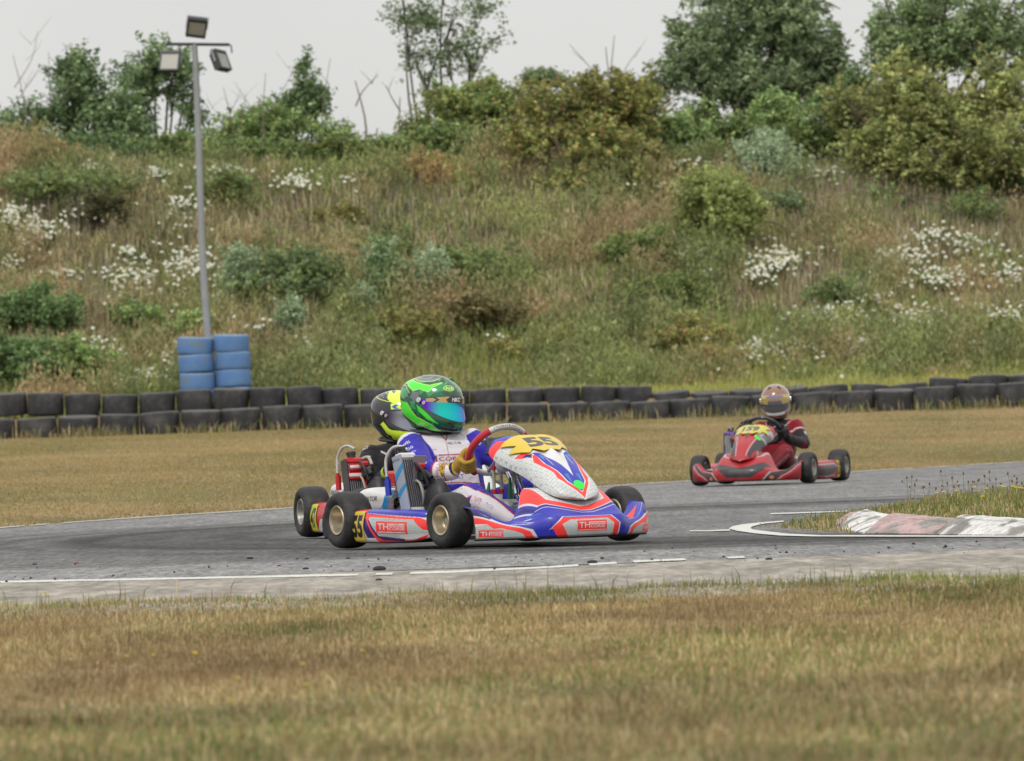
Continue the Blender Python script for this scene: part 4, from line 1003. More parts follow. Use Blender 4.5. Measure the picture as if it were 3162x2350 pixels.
# ================================================================ PAINT: 2D drawings baked on dense meshes
_tc = {}
def text_tris(s, bold=0.0):
    key = (s, bold)
    if key in _tc: return _tc[key]
    cu = D.curves.new('tmp_text', 'FONT'); cu.body = s; cu.offset = bold; cu.resolution_u = 4
    o = D.objects.new('tmp_text', cu); COL.objects.link(o)
    bpy.context.view_layer.update()
    me = o.evaluated_get(bpy.context.evaluated_depsgraph_get()).to_mesh()
    me.calc_loop_triangles()
    v = np.array([p.co[:2] for p in me.vertices]).reshape(-1, 2)
    t = np.array([tuple(q.vertices) for q in me.loop_triangles]).reshape(-1, 3)
    o.to_mesh_clear(); D.objects.remove(o); D.curves.remove(cu)
    if len(v):
        v = v - v.min(0); v = v / v.max(0)
    _tc[key] = (v, t); return v, t
class Canvas:
    """units are metres (or any); x right, y up; row 0 is the bottom"""
    def __init__(s, x0, x1, y0, y1, res, col):
        s.b = (x0, x1, y0, y1); s.W = max(2, int((x1 - x0) / res)); s.H = max(2, int((y1 - y0) / res))
        s.im = np.tile(np.array(col, float), (s.H, s.W, 1))
        s.X, s.Y = np.meshgrid(np.linspace(x0, x1, s.W), np.linspace(y0, y1, s.H))
    def mask_poly(s, pts):
        ins = np.zeros(s.X.shape, bool); n = len(pts)
        for i in range(n):
            x1, y1 = pts[i]; x2, y2 = pts[(i + 1) % n]
            if y1 == y2: continue
            c = ((y1 > s.Y) != (y2 > s.Y)) & (s.X < (x2 - x1) * (s.Y - y1) / (y2 - y1) + x1)
            ins ^= c
        return ins
    def poly(s, pts, col, mirror=False):
        s.im[s.mask_poly(pts)] = col
        if mirror: s.im[s.mask_poly([(-a, b) for a, b in pts])] = col
        return s
    def line(s, pts, w_, col, mirror=False):
        for sg in ((1, -1) if mirror else (1,)):
            for (ax, ay), (bx, by) in zip(pts[:-1], pts[1:]):
                ax_, bx_ = ax * sg, bx * sg
                dx, dy = bx_ - ax_, by - ay; l2 = dx * dx + dy * dy + 1e-12
                t = np.clip(((s.X - ax_) * dx + (s.Y - ay) * dy) / l2, 0, 1)
                d = (s.X - ax_ - t * dx) ** 2 + (s.Y - ay - t * dy) ** 2
                s.im[d < (w_ / 2) ** 2] = col
        return s
    def disc(s, c, rx, col, ry=None):
        s.im[((s.X - c[0]) / rx) ** 2 + ((s.Y - c[1]) / (ry or rx)) ** 2 < 1] = col; return s
    def text(s, t, x, y, w_, h_, col, bold=0.0, shear=0.0, rot=0.0):
        """t fills the box w_ x h_ with its lower left corner at x,y"""
        v, tr = text_tris(t, bold)
        p = v * [w_, h_]; p[:, 0] += p[:, 1] * shear
        c, n_ = math.cos(rot), math.sin(rot); p = np.stack([p[:, 0] * c - p[:, 1] * n_, p[:, 0] * n_ + p[:, 1] * c], 1) + [x, y]
        x0, x1, y0, y1 = s.b
        for q in tr:
            a, b, d = p[q]
            i0 = int((min(a[0], b[0], d[0]) - x0) / (x1 - x0) * (s.W - 1)); i1 = int((max(a[0], b[0], d[0]) - x0) / (x1 - x0) * (s.W - 1)) + 2
            j0 = int((min(a[1], b[1], d[1]) - y0) / (y1 - y0) * (s.H - 1)); j1 = int((max(a[1], b[1], d[1]) - y0) / (y1 - y0) * (s.H - 1)) + 2
            i0, j0 = max(0, i0), max(0, j0)
            if i1 <= i0 or j1 <= j0: continue
            X, Y = s.X[j0:j1, i0:i1], s.Y[j0:j1, i0:i1]
            den = (b[1] - d[1]) * (a[0] - d[0]) + (d[0] - b[0]) * (a[1] - d[1])
            if abs(den) < 1e-14: continue
            l1 = ((b[1] - d[1]) * (X - d[0]) + (d[0] - b[0]) * (Y - d[1])) / den
            l2 = ((d[1] - a[1]) * (X - d[0]) + (a[0] - d[0]) * (Y - d[1])) / den
            m = (l1 >= -.001) & (l2 >= -.001) & (l1 + l2 <= 1.001)
            s.im[j0:j1, i0:i1][m] = col
        return s
    def bricks(s, mask, bw, bh, base, edge, ink, seed=1, rot=0.0):
        """the sponsor pattern: small outlined boxes, each with a dash of writing"""
        c, n_ = math.cos(rot), math.sin(rot); U = s.X * c + s.Y * n_; Vv = -s.X * n_ + s.Y * c
        row = np.floor(Vv / bh); U2 = U / bw + (row % 2) * .5
        fu, fv = U2 - np.floor(U2), Vv / bh - row
        h = (np.floor(U2) * 7.13 + row * 3.71 + seed) % 1.0
        s.im[mask] = base
        s.im[mask & ((fu < .1) | (fv < .16))] = edge
        s.im[mask & (fu > .22) & (fu < .84) & (fv > .42) & (fv < .74) & (((U / bw * 6) % 1) > .4)] = ink
        return s
    def sample(s, x, y):
        x0, x1, y0, y1 = s.b
        fx = np.clip((np.asarray(x) - x0) / (x1 - x0) * (s.W - 1), 0, s.W - 1.001); fy = np.clip((np.asarray(y) - y0) / (y1 - y0) * (s.H - 1), 0, s.H - 1.001)
        i, j = fx.astype(int), fy.astype(int); a, b = (fx - i)[..., None], (fy - j)[..., None]
        return (s.im[j, i] * (1 - a) + s.im[j, i + 1] * a) * (1 - b) + (s.im[j + 1, i] * (1 - a) + s.im[j + 1, i + 1] * a) * b
def gridmesh(name, Pt, col, m, parent, thick=0.0, flip=False):
    """Pt (nu,nv,3) grid, col (nu,nv,3). thick>0 closes it into a thin shell."""
    nu, nv = Pt.shape[:2]
    i = np.arange(nu - 1)[:, None] * nv + np.arange(nv - 1)[None]
    F = np.stack([i, i + nv, i + nv + 1, i + 1], -1).reshape(-1, 4)
    if flip: F = F[:, ::-1]
    V = Pt.reshape(-1, 3); C = col.reshape(-1, 3)
    if thick:
        du = np.gradient(Pt, axis=0); dv = np.gradient(Pt, axis=1); n = np.cross(du, dv); n /= np.linalg.norm(n, axis=2)[..., None] + 1e-12
        if flip: n = -n
        V2 = (Pt - n * thick).reshape(-1, 3); k = nu * nv
        F2 = F[:, ::-1] + k
        b = np.concatenate([np.arange(nv - 1), np.arange(nu - 1) * nv + nv - 1, (nu - 1) * nv + np.arange(nv - 1, 0, -1), np.arange(nu - 1, 0, -1) * nv])
        b2 = np.roll(b, -1); S = np.stack([b, b2, b2 + k, b + k], 1)
        if flip: S = S[:, ::-1]
        F = np.vstack([F, F2, S]); V = np.vstack([V, V2]); C = np.vstack([C, C * 0 + .06])
    return mesh_np(name, V, F, C, [m], smooth=True, parent=parent, angle=50)
def cr(tab, t):
    """smooth interpolation of a table [(t, value...)]"""
    T = np.array([q[0] for q in tab], float); Vv = np.array([q[1:] for q in tab], float); t = np.asarray(t, float)
    k = np.clip(np.searchsorted(T, t, side='right') - 1, 0, len(T) - 2)
    m = np.zeros_like(Vv)
    if len(T) > 2: m[1:-1] = (Vv[2:] - Vv[:-2]) / (T[2:] - T[:-2])[:, None]
    m[0] = (Vv[1] - Vv[0]) / (T[1] - T[0]); m[-1] = (Vv[-1] - Vv[-2]) / (T[-1] - T[-2])
    h = (T[k + 1] - T[k])[:, None]; u = np.clip(((t - T[k]) / (T[k + 1] - T[k])), 0, 1)[:, None]
    u2, u3 = u * u, u ** 3
    return (2 * u3 - 3 * u2 + 1) * Vv[k] + (u3 - 2 * u2 + u) * h * m[k] + (-2 * u3 + 3 * u2) * Vv[k + 1] + (u3 - u2) * h * m[k + 1]
# ================================================================ KARTS
KP = .80
def pc(r_, g_, b_, k=KP): return np.array(rgb(r_, g_, b_, k))
WHT = pc(236, 236, 236); PAT = pc(214, 222, 218); PEDGE = pc(176, 190, 186); PINK = pc(150, 168, 164)
BLU = pc(52, 56, 190); DBL = pc(44, 26, 118); RED = pc(255, 62, 58, 1.0); YEL = pc(238, 205, 66); BLK = pc(28, 28, 30); GRY = pc(120, 124, 130); CYA = pc(60, 150, 215)
m_panel = mat('printed_plastic', attr=True, rough=.38, coat=.15, spec=.4, var=.05, vscale=6, dirt=(.14, .13, .12, .30))
m_slick = mat('slick_rubber', (.028, .027, .028), .62, var=.3, vscale=14, dirt=(.075, .07, .065, .6), bump=.25, bscale=60, spec=.4)
m_rim = mat('magnesium_rim', rgb(196, 184, 158, .9), .38, metal=.75, var=.1, vscale=20)
m_rimw = mat('grey_rim', rgb(168, 166, 158, .9), .42, metal=.6, var=.1, vscale=20)
m_steel = mat('chromed_steel', (.62, .62, .63), .25, metal=1)
m_alu = mat('cast_aluminium', (.42, .42, .43), .45, metal=.8, var=.2, vscale=30)
m_blk = mat('black_plastic', (.018, .018, .02), .5, var=.2, vscale=10)
m_blks = mat('black_composite', (.02, .02, .022), .28, coat=.6)
m_wplas = mat('white_plastic', (.66, .66, .65), .4, dirt=(.3, .28, .25, .4), vscale=9)
m_redp = mat('red_anodised', (.55, .025, .03), .35, metal=.4)
m_bluep = mat('blue_anodised', (.04, .06, .5), .35, metal=.4)
m_greenp = mat('green_plastic', (.01, .14, .06), .4)
m_purp = mat('purple_anodised', (.13, .06, .3), .35, metal=.4)
m_fin = mat('radiator_core', (.05, .05, .055), .5, metal=.5)
m_finl = mat('radiator_slats', (.36, .36, .38), .4, metal=.7)
m_braid = mat('braided_hose', (.50, .50, .48), .45, metal=.4, var=.3, vscale=120)
m_hose = mat('clear_hose', (.40, .39, .33), .35)
m_redgrip = mat('red_grip', (.50, .012, .02), .7, sheen=.3, bump=.3, bscale=150)
m_gwhite = mat('grey_white_rim', rgb(214, 212, 206, .8), .45)
m_attr = mat('printed_cloth', attr=True, rough=.85, sheen=.15, bump=.3, bscale=220, spec=.3)
m_attrg = mat('lacquered_shell', attr=True, rough=.2, coat=.8, spec=.5)

def wheel(parent, X, Y, Dm, w_, steer=0.0, rimmat=None, spin=0.0):
    side = -1 if Y < 0 else 1
    R_ = Dm / 2; h = w_ / 2; rr = .0665
    prof = [(rr, -h * .70), (rr * 1.05, -h * .80), (R_ * .66, -h * .97), (R_ * .78, -h * 1.0), (R_ * .88, -h * .93), (R_ * .95, -h * .78), (R_ * .985, -h * .52), (R_ * .998, -h * .25), (R_, 0)]
    prof = prof + [(a, -b) for a, b in prof[::-1][1:]]
    prof = prof + [(rr * .96, h * .6), (rr * .96, -h * .6)]
    g = G(); M = Matrix.Rotation(R(90), 4, 'X')
    g.lathe(prof, 56, M=M, closed=True)
    V = np.vstack(g.v)
    o = g.build('wheel', m_slick, parent, angle=60, loc=(X, Y, R_)); o.rotation_euler = (0, 0, steer)
    g = G(); s = side
    lip = [(rr + .002, .70), (rr + .006, .84), (rr + .002, .90), (rr - .006, .86), (rr - .010, .70), (rr - .014, .25), (rr - .020, .10), (.030, .02), (.022, .06), (.020, .16), (0.0005, .16)]
    MM = M if s < 0 else Matrix.Rotation(R(-90), 4, 'X')
    g.lathe([(a, b * h) for a, b in lip], 48, M=MM)
    lip2 = [(rr + .002, -.70), (rr + .006, -.84), (rr + .002, -.90), (rr - .006, -.86), (rr - .010, -.70), (rr - .014, -.25), (.035, -.05)]
    g.lathe([(a, b * h) for a, b in lip2[::-1]], 48, M=MM)
    g.lathe([(rr - .010, -.70 * h), (rr + .002, -.7 * h)], 48, M=MM)
    g.build('rim', rimmat or m_rim, o, angle=35)
    g = G()
    g.lathe([(.0005, .36 * h), (.012, .36 * h), (.013, .30 * h), (.013, .1 * h)], 6, M=MM)
    for k in range(3):
        a = k * 2.094 + spin; c = Vector((math.cos(a) * .030, 0, math.sin(a) * .030))
        g.cyl(c + Vector((0, s * .02 * h, 0)), c + Vector((0, s * .2 * h, 0)), .0055, 6)
    g.build('hub', m_steel, o)
    return o

def nose_fn(Yv, v, T):
    """front spoiler: Y across, v 0 bottom front .. .42 top of front face .. 1 rear top edge"""
    a = np.abs(Yv)
    q = np.array([(0, 1.415), (.12, 1.412), (.20, 1.385), (.28, 1.315), (.36, 1.24), (.44, 1.175), (.475, 1.14), (.495, 1.11)])
    Xf = cr(q, a / .955)[:, 0] + .05 * smooth(.15, .45, a)
    blk = 1 - smooth(.17, .285, a)                        # 1 on the centre block, 0 on the wings
    tip = smooth(.34, .465, a)
    zt = .135 + .0 * a
    P = np.zeros((len(a), 3))
    # block profile (dx, z) and wing profile
    pb = cr([(0, .0, .040), (.08, .012, .050), (.25, .022, .095), (.40, .010, .134), (.46, -.012, .150), (.7, -.10, .215), (.9, -.20, .262), (1, -.27, .270)], v)
    zw = T.get('wing', 0.0)
    pw = cr([(0, .0, .040), (.08, .008, .050), (.25, .012, .085), (.40, -.002, .118), (.46, -.016, .127), (.7, -.07, .132), (.9, -.125, .137 + zw), (1, -.15, .138 + zw)], v)
    d = pb * blk[:, None] + pw * (1 - blk[:, None])
    P[:, 0] = Xf + d[:, 0]; P[:, 1] = Yv * (1 - .03 * tip * np.abs(v - .35)); P[:, 2] = d[:, 1] + tip * .055 * smooth(.15, .6, v) - .02 * smooth(.2, .3, a) * (1 - tip) * smooth(.3, .6, v)
    return P
def fair_prof(t):
    """fairing centre line + half width + side drop: t 0 (top rear) .. 1 (front tip)"""
    return cr([(0, .815, .517, .165, .045), (.12, .875, .516, .195, .085), (.25, .945, .493, .190, .105), (.40, 1.04, .456, .164, .105), (.55, 1.13, .416, .148, .10), (.70, 1.225, .364, .140, .090),
               (.82, 1.305, .305, .134, .062), (.90, 1.350, .262, .117, .036), (.955, 1.376, .232, .086, .016), (.985, 1.387, .216, .050, .005), (1, 1.391, .208, .010, .001)], t)
def fair_pt(t, q, up=0.0, scoop=True):
    """q -1..1 across"""
    f = fair_prof(t); y = f[:, 2] * np.sin(q * math.pi / 2 * .98) ; a = np.abs(q)
    z = f[:, 1] - f[:, 3] * a ** 2.3
    x = f[:, 0] - .035 * a ** 2
    if scoop:
        m = np.exp(-((t - .50) / .09) ** 2) * np.clip(1 - (a / .62) ** 2, 0, 1)
        z = z + m * (.010 * np.cos(q * math.pi * 5.0) + .006)
    n = 1.0
    return np.stack([x + up * .45, y, z + up], 1)
def fair_t_of_X(X):
    tt = np.linspace(0, 1, 200); return np.interp(X, fair_prof(tt)[:, 0], tt)

def logo_box(c, x, y, w_, h_, box=None, ink=None, rot=0.0):
    box = RED * .92 if box is None else box; ink = WHT if ink is None else ink
    cs, sn = math.cos(rot), math.sin(rot)
    def p(a, b): return (x + a * cs - b * sn, y + a * sn + b * cs)
    if box is not False: c.poly([p(0, 0), p(w_, 0), p(w_, h_), p(0, h_)], box)
    lw = h_ * .07
    c.line([p(.44 * w_, .80 * h_), p(.93 * w_, .80 * h_)], lw, ink); c.line([p(.44 * w_, .66 * h_), p(.93 * w_, .66 * h_)], lw, ink)
    c.line([p(.06 * w_, .12 * h_), p(.93 * w_, .12 * h_)], lw, ink)
    a = p(.06 * w_, .30 * h_); c.text('TH', a[0], a[1], .36 * w_, .54 * h_, ink, .01, rot=rot)
    a = p(.45 * w_, .30 * h_); c.text('CORSE', a[0], a[1], .48 * w_, .26 * h_, ink, .015, rot=rot)

# ---- the liveries: canvases for nose (Y, v), fairing (y, s = -t so that up is towards the driver) and side pod (X, z)
def livery_blue():
    c = Canvas(-.5, .5, 0, 1, .0011, BLU)
    # front face: white panel in a red frame
    hx = lambda x: (1400 + x / 3.5145 - 1815) / 563
    vy = lambda y: .42 * (1392 - y) / (1392 - 1188)
    P_ = lambda x, y: (hx(x), vy(y))
    c.line([P_(1045, 1300), P_(1165, 1198), P_(1700, 1198), P_(1800, 1265), P_(1775, 1392)], .008, WHT)
    c.poly([P_(1058, 1285), P_(1170, 1206), P_(1700, 1206), P_(1790, 1268), P_(1768, 1400), P_(1130, 1400)], RED)
    m = c.mask_poly([P_(1150, 1262), P_(1235, 1224), P_(1650, 1220), P_(1722, 1265), P_(1700, 1400), P_(1235, 1400)])
    c.bricks(m, .022, .045, WHT, PEDGE, PINK)
    logo_box(c, hx(1305), vy(1328), hx(1635) - hx(1305), vy(1236) - vy(1328))
    # wings: white sponsor field, red flash, dark blue root
    for s in (-1, 1):
        W_ = lambda pts: [(s * a, b) for a, b in pts]
        c.poly(W_([(.50, 0), (.50, .44), (.455, .40), (.40, .36), (.33, .30), (.275, .22), (.25, 0)]), WHT)
        m = c.mask_poly(W_([(.495, .0), (.495, .27), (.45, .30), (.38, .27), (.31, .2), (.29, .0)])); c.bricks(m, .020, .05, PAT, PEDGE, PINK, rot=0)
        c.poly(W_([(.50, .30), (.50, .38), (.43, .345), (.385, .32), (.32, .26), (.285, .18), (.262, 0), (.298, 0), (.315, .14), (.345, .2), (.40, .26), (.43, .24), (.455, .30)]), RED)
        c.poly(W_([(.495, .52), (.495, .40), (.44, .37), (.43, .42), (.47, .50)]), DBL)
        c.line(W_([(.50, .62), (.42, .50), (.34, .43), (.27, .36)]), .006, WHT); c.line(W_([(.47, .66), (.40, .56), (.30, .47)]), .005, CYA)
        c.poly(W_([(.45, .72), (.36, .62), (.31, .70), (.38, .86)]), RED * .95); c.poly(W_([(.33, .60), (.27, .48), (.26, .50), (.29, .66)]), WHT)
        c.line(W_([(.22, .50), (.27, .62), (.25, .68)]), .004, CYA)
    logo_box(c, -.485, .05, .092, .17, rot=0); logo_box(c, .40, .05, .08, .17)
    # chevrons on the top of the block
    ch = lambda d: [(-.245 - d, .97), (-.215 - d, .655 - d), (-.03, .50 - d), (.03, .50 - d), (.20 + d, .645 - d), (.225 + d, .97)]
    c.line(ch(.035), .006, WHT); c.line(ch(.022), .010, DBL)
    c.poly(ch(.006) + [(.21, 1), (-.21, 1)], WHT); c.poly(ch(0) + [(.21, 1), (-.21, 1)], RED)
    m = c.mask_poly([(-.19, 1), (-.17, .70), (-.02, .565), (.02, .565), (.155, .69), (.175, 1)]); c.bricks(m, .024, .05, WHT, PEDGE * 1.1, PAT, rot=0)
    c.line([(-.5, .43), (.5, .43)], .002, DBL)
    for s in (-1, 1): c.line([(s * .208, .02), (s * .205, .42), (s * .24, .60), (s * .25, .95)], .003, DBL)
    nose = c
    # fairing: x = y metres (scaled), y axis = -X position
    c = Canvas(-.21, .21, -1.42, -.80, .0012, WHT)
    m = np.ones(c.X.shape, bool); c.bricks(m, .026, .016, WHT, PEDGE, PAT * .9, rot=.25)
    V_ = lambda pts: [(a, -b) for a, b in pts]
    # rear top: blue, white, red chevrons
    c.poly(V_([(-.21, .80), (.21, .80), (.21, .90), (.10, .93), (-.10, .93), (-.21, .90)]), BLU)
    c.poly(V_([(-.05, .80), (-.015, .80), (-.02, .93), (-.035, .93)]), WHT); c.poly(V_([(.05, .80), (.015, .80), (.02, .93), (.035, .93)]), WHT)
    c.poly(V_([(-.12, .82), (-.06, .84), (-.09, .87)]), CYA); c.poly(V_([(.12, .82), (.06, .84), (.09, .87)]), CYA)
    for s in (-1, 1):
        S_ = lambda pts: V_([(s * a, b) for a, b in pts])
        c.poly(S_([(.21, .86), (.16, .87), (.13, .90), (.16, .925), (.21, .91)]), RED)
        c.poly(S_([(.16, 1.02), (.125, 1.03), (.09, 1.075), (.11, 1.14), (.098, 1.2), (.075, 1.27), (.085, 1.30), (0.06, 1.34), (0, 1.395), (0, 1.36), (.046, 1.315), (.058, 1.25), (.084, 1.17), (.090, 1.10), (.14, 1.06)]), WHT)
        c.poly(S_([(.155, 1.025), (.125, 1.035), (.095, 1.075), (.115, 1.13), (.10, 1.19), (.08, 1.25), (.082, 1.285), (.055, 1.33), (0, 1.388), (0, 1.367), (.050, 1.316), (.062, 1.25), (.088, 1.17), (.092, 1.10), (.135, 1.065)]), RED)
        c.poly(S_([(.135, 1.055), (.115, 1.06), (.10, 1.08), (.108, 1.10), (.118, 1.08)]), DBL)
        c.poly(S_([(.0, 1.09), (.098, 1.075), (.089, 1.13), (.083, 1.18), (.057, 1.25), (.045, 1.312), (0, 1.363)]), BLU)
        c.poly(S_([(.082, 1.12), (.064, 1.11), (.074, 1.16)]), CYA); c.line(S_([(.060, 1.12), (.055, 1.2)]), .003, WHT * .9)
        c.poly(S_([(.040, 1.27), (.028, 1.33), (.020, 1.27)]), CYA * .8)
        c.poly(S_([(.0, 1.04), (.12, 1.035), (.105, 1.075), (.060, 1.10), (.040, 1.15), (.018, 1.21), (0, 1.285)]), WHT)
    fair = c
    # side pod, (X, z) seen from the kart's right
    c = Canvas(.08, .82, 0, .22, .0016, WHT)
    sx = lambda x: .125 + (x - 575) / 615 * .665
    sz = lambda y: .022 + (1532 - y) / 290 * .158
    P_ = lambda *q: [(sx(a), sz(b)) for a, b in q]
    c.poly(P_((600, 1150), (1125, 1150), (1160, 1308), (1000, 1292), (690, 1272)), BLU)
    c.poly(P_((690, 1262), (690, 1300), (760, 1400), (780, 1480), (700, 1480), (660, 1300)), DBL)
    c.poly(P_((680, 1268), (900, 1285), (1125, 1306), (1165, 1345), (1165, 1420), (1140, 1412), (1088, 1322), (730, 1296), (725, 1310), (800, 1455), (850, 1490), (1080, 1500), (1160, 1450), (1130, 1505), (1060, 1530), (800, 1525), (770, 1480)), RED)
    m = c.mask_poly(P_((728, 1300), (1090, 1322), (1140, 1415), (1160, 1440), (960, 1460), (1010, 1480), (840, 1470), (800, 1440))); c.bricks(m, .021, .0125, PAT, PEDGE, PINK)
    c.poly(P_((712, 1318), (735, 1330), (810, 1462), (1020, 1488), (1010, 1510), (840, 1498), (795, 1475)), DBL)
    logo_box(c, sx(795), sz(1438), sx(1052) - sx(795), sz(1332) - sz(1438), rot=-.02)
    c.poly(P_((560, 1100), (690, 1100), (690, 1262), (560, 1262)), RED * .7)
    c.line(P_((700, 1262), (1120, 1303)), .002, WHT)
    pod = c
    return nose, fair, pod

def livery_red():
    RR = pc(186, 38, 48); DR = pc(140, 14, 32); GR = pc(62, 56, 60); LG = pc(190, 186, 192)
    c = Canvas(-.5, .5, 0, 1, .003, RR)
    c.poly([(-.20, .42), (-.24, .60), (-.08, .50), (0, .45), (.08, .50), (.26, .66), (.21, .36), (.11, .14), (-.11, .14)], GR)
    c.line([(-.19, .95), (-.17, .80), (0, .68), (.17, .80), (.20, .97)], .02, LG)
    c.text('CORSE RACING', -.10, .27, .20, .06, GR * 2.2, .01)
    for s in (-1, 1):
        W_ = lambda pts: [(s * a, b) for a, b in pts]
        c.poly(W_([(.20, .0), (.27, .34), (.33, .40), (.40, .44), (.49, .66), (.49, .52), (.40, .30), (.34, .22), (.30, .0)]), GR)
        c.line(W_([(.20, .0), (.265, .34), (.33, .42), (.49, .72)]), .014, LG); c.line(W_([(.31, .0), (.36, .2), (.49, .45)]), .012, LG)
        c.poly(W_([(.36, .0), (.39, .16), (.49, .36), (.49, 0)]), DR)
        c.disc((s * .275, .13), .018, pc(230, 130, 90), .07)
    nose = c
    c = Canvas(-.21, .21, -1.42, -.80, .003, LG)
    V_ = lambda pts: [(a, -b) for a, b in pts]
    c.poly(V_([(-.14, 1.42), (-.125, 1.09), (-.04, 1.05), (0, 1.12), (.04, 1.05), (.125, 1.09), (.14, 1.42)]), RR)
    c.poly(V_([(-.03, 1.04), (.03, 1.04), (0, 1.17)]), GR)
    for s in (-1, 1):
        S_ = lambda pts: V_([(s * a, b) for a, b in pts])
        c.poly(S_([(.20, 1.05), (.11, 1.12), (.085, 1.22), (.06, 1.34), (.09, 1.37), (.13, 1.25), (.2, 1.15)]), GR); c.line(S_([(.10, 1.10), (.075, 1.22), (.05, 1.35)]), .008, LG)
        c.poly(S_([(.20, .95), (.14, 1.0), (.12, 1.08), (.2, 1.04)]), GRY)
    c.poly(V_([(-.21, .80), (.21, .80), (.21, .92), (-.21, .92)]), RR)
    fair = c
    c = Canvas(.08, .82, 0, .22, .002, RR)
    c.poly([(.24, .15), (.78, .13), (.78, .06), (.50, .05), (.30, .09)], GR); c.line([(.22, .12), (.34, .155), (.78, .15)], .010, LG); c.line([(.24, .02), (.36, .06), (.60, .045)], .008, LG)
    pod = c
    return nose, fair, pod
def livery_white():
    LB = pc(40, 140, 200)
    c = Canvas(-.5, .5, 0, 1, .0025, WHT)
    c.text('GENERATOR', -.475, .60, .20, .12, BLK, .02, shear=.05)
    for s in (-1, 1):
        W_ = lambda pts: [(s * a, b) for a, b in pts]
        c.poly(W_([(.30, .42), (.22, .60), (.20, .95), (.25, .9), (.26, .66), (.33, .5)]), LB); c.poly(W_([(.24, 0), (.22, .4), (.3, .45), (.49, .5), (.49, .35), (.34, .3)]), LB); c.poly(W_([(.30, .5), (.25, .62), (.26, .66), (.33, .56)]), BLK)
    nose = c
    c = Canvas(-.21, .21, -1.42, -.80, .003, WHT); c.poly([(-.1, -1.0), (.1, -1.0), (0, -1.3)], LB); fair = c
    c = Canvas(.08, .82, 0, .22, .002, pc(220, 34, 50)); c.poly([(.3, .02), (.7, .02), (.78, .12), (.4, .1)], WHT)
    return nose, fair, c

def pod_mesh(parent, side, canvas, name='side_pod'):
    """loft along X with rounded-rect sections, blunt rear end, rounded front end"""
    nu, nv = 300, 150
    U = np.linspace(0, 1, nu); Vv = np.linspace(0, 1, nv)
    sec = cr([(0, .125, .530, .180, .030, .205), (.02, .127, .537, .184, .026, .21), (.2, .255, .545, .186, .024, .215), (.5, .44, .545, .184, .024, .21), (.75, .62, .535, .180, .028, .20), (.88, .71, .515, .172, .036, .18), (.95, .765, .475, .158, .050, .13), (.985, .788, .43, .140, .066, .07), (1, .792, .40, .125, .080, .02)], U)
    # section: start bottom inner -> bottom outer -> up outer face -> top -> inner top
    s2 = cr([(0, -1, 0), (.14, -.20, 0.0), (.20, -.05, .05), (.26, .0, .16), (.5, .035, .5), (.72, .0, .84), (.78, -.05, .95), (.86, -.25, 1.0), (1, -1, .96)], Vv)
    P = np.zeros((nu, nv, 3))
    P[..., 0] = sec[:, 0][:, None]
    dep = sec[:, 4][:, None]; yo = sec[:, 1][:, None]; zt = sec[:, 2][:, None]; zb = sec[:, 3][:, None]
    off = np.where(s2[:, 0] < 0, s2[:, 0], 0)[None] * dep + np.where(s2[:, 0] > 0, s2[:, 0], 0)[None] * .35
    P[..., 1] = side * (yo + off - .006 * np.sin(Vv * math.pi)[None])
    P[..., 2] = zb + (zt - zb) * s2[:, 1][None]
    C = canvas.sample(P[..., 0], np.where(Vv[None] > .78, .20, P[..., 2]))
    # clean undersides
    C[:, Vv < .19] = BLK * 2
    o = gridmesh(name, P, C, m_panel, parent, thick=.004, flip=(side > 0))
    g = G()  # rear end cap
    ring = [tuple(P[0, j]) for j in range(0, nv, 6)]
    g.add(ring, [list(range(len(ring)))])
    g.build('end_cap', m_redp, o)
    return o, P

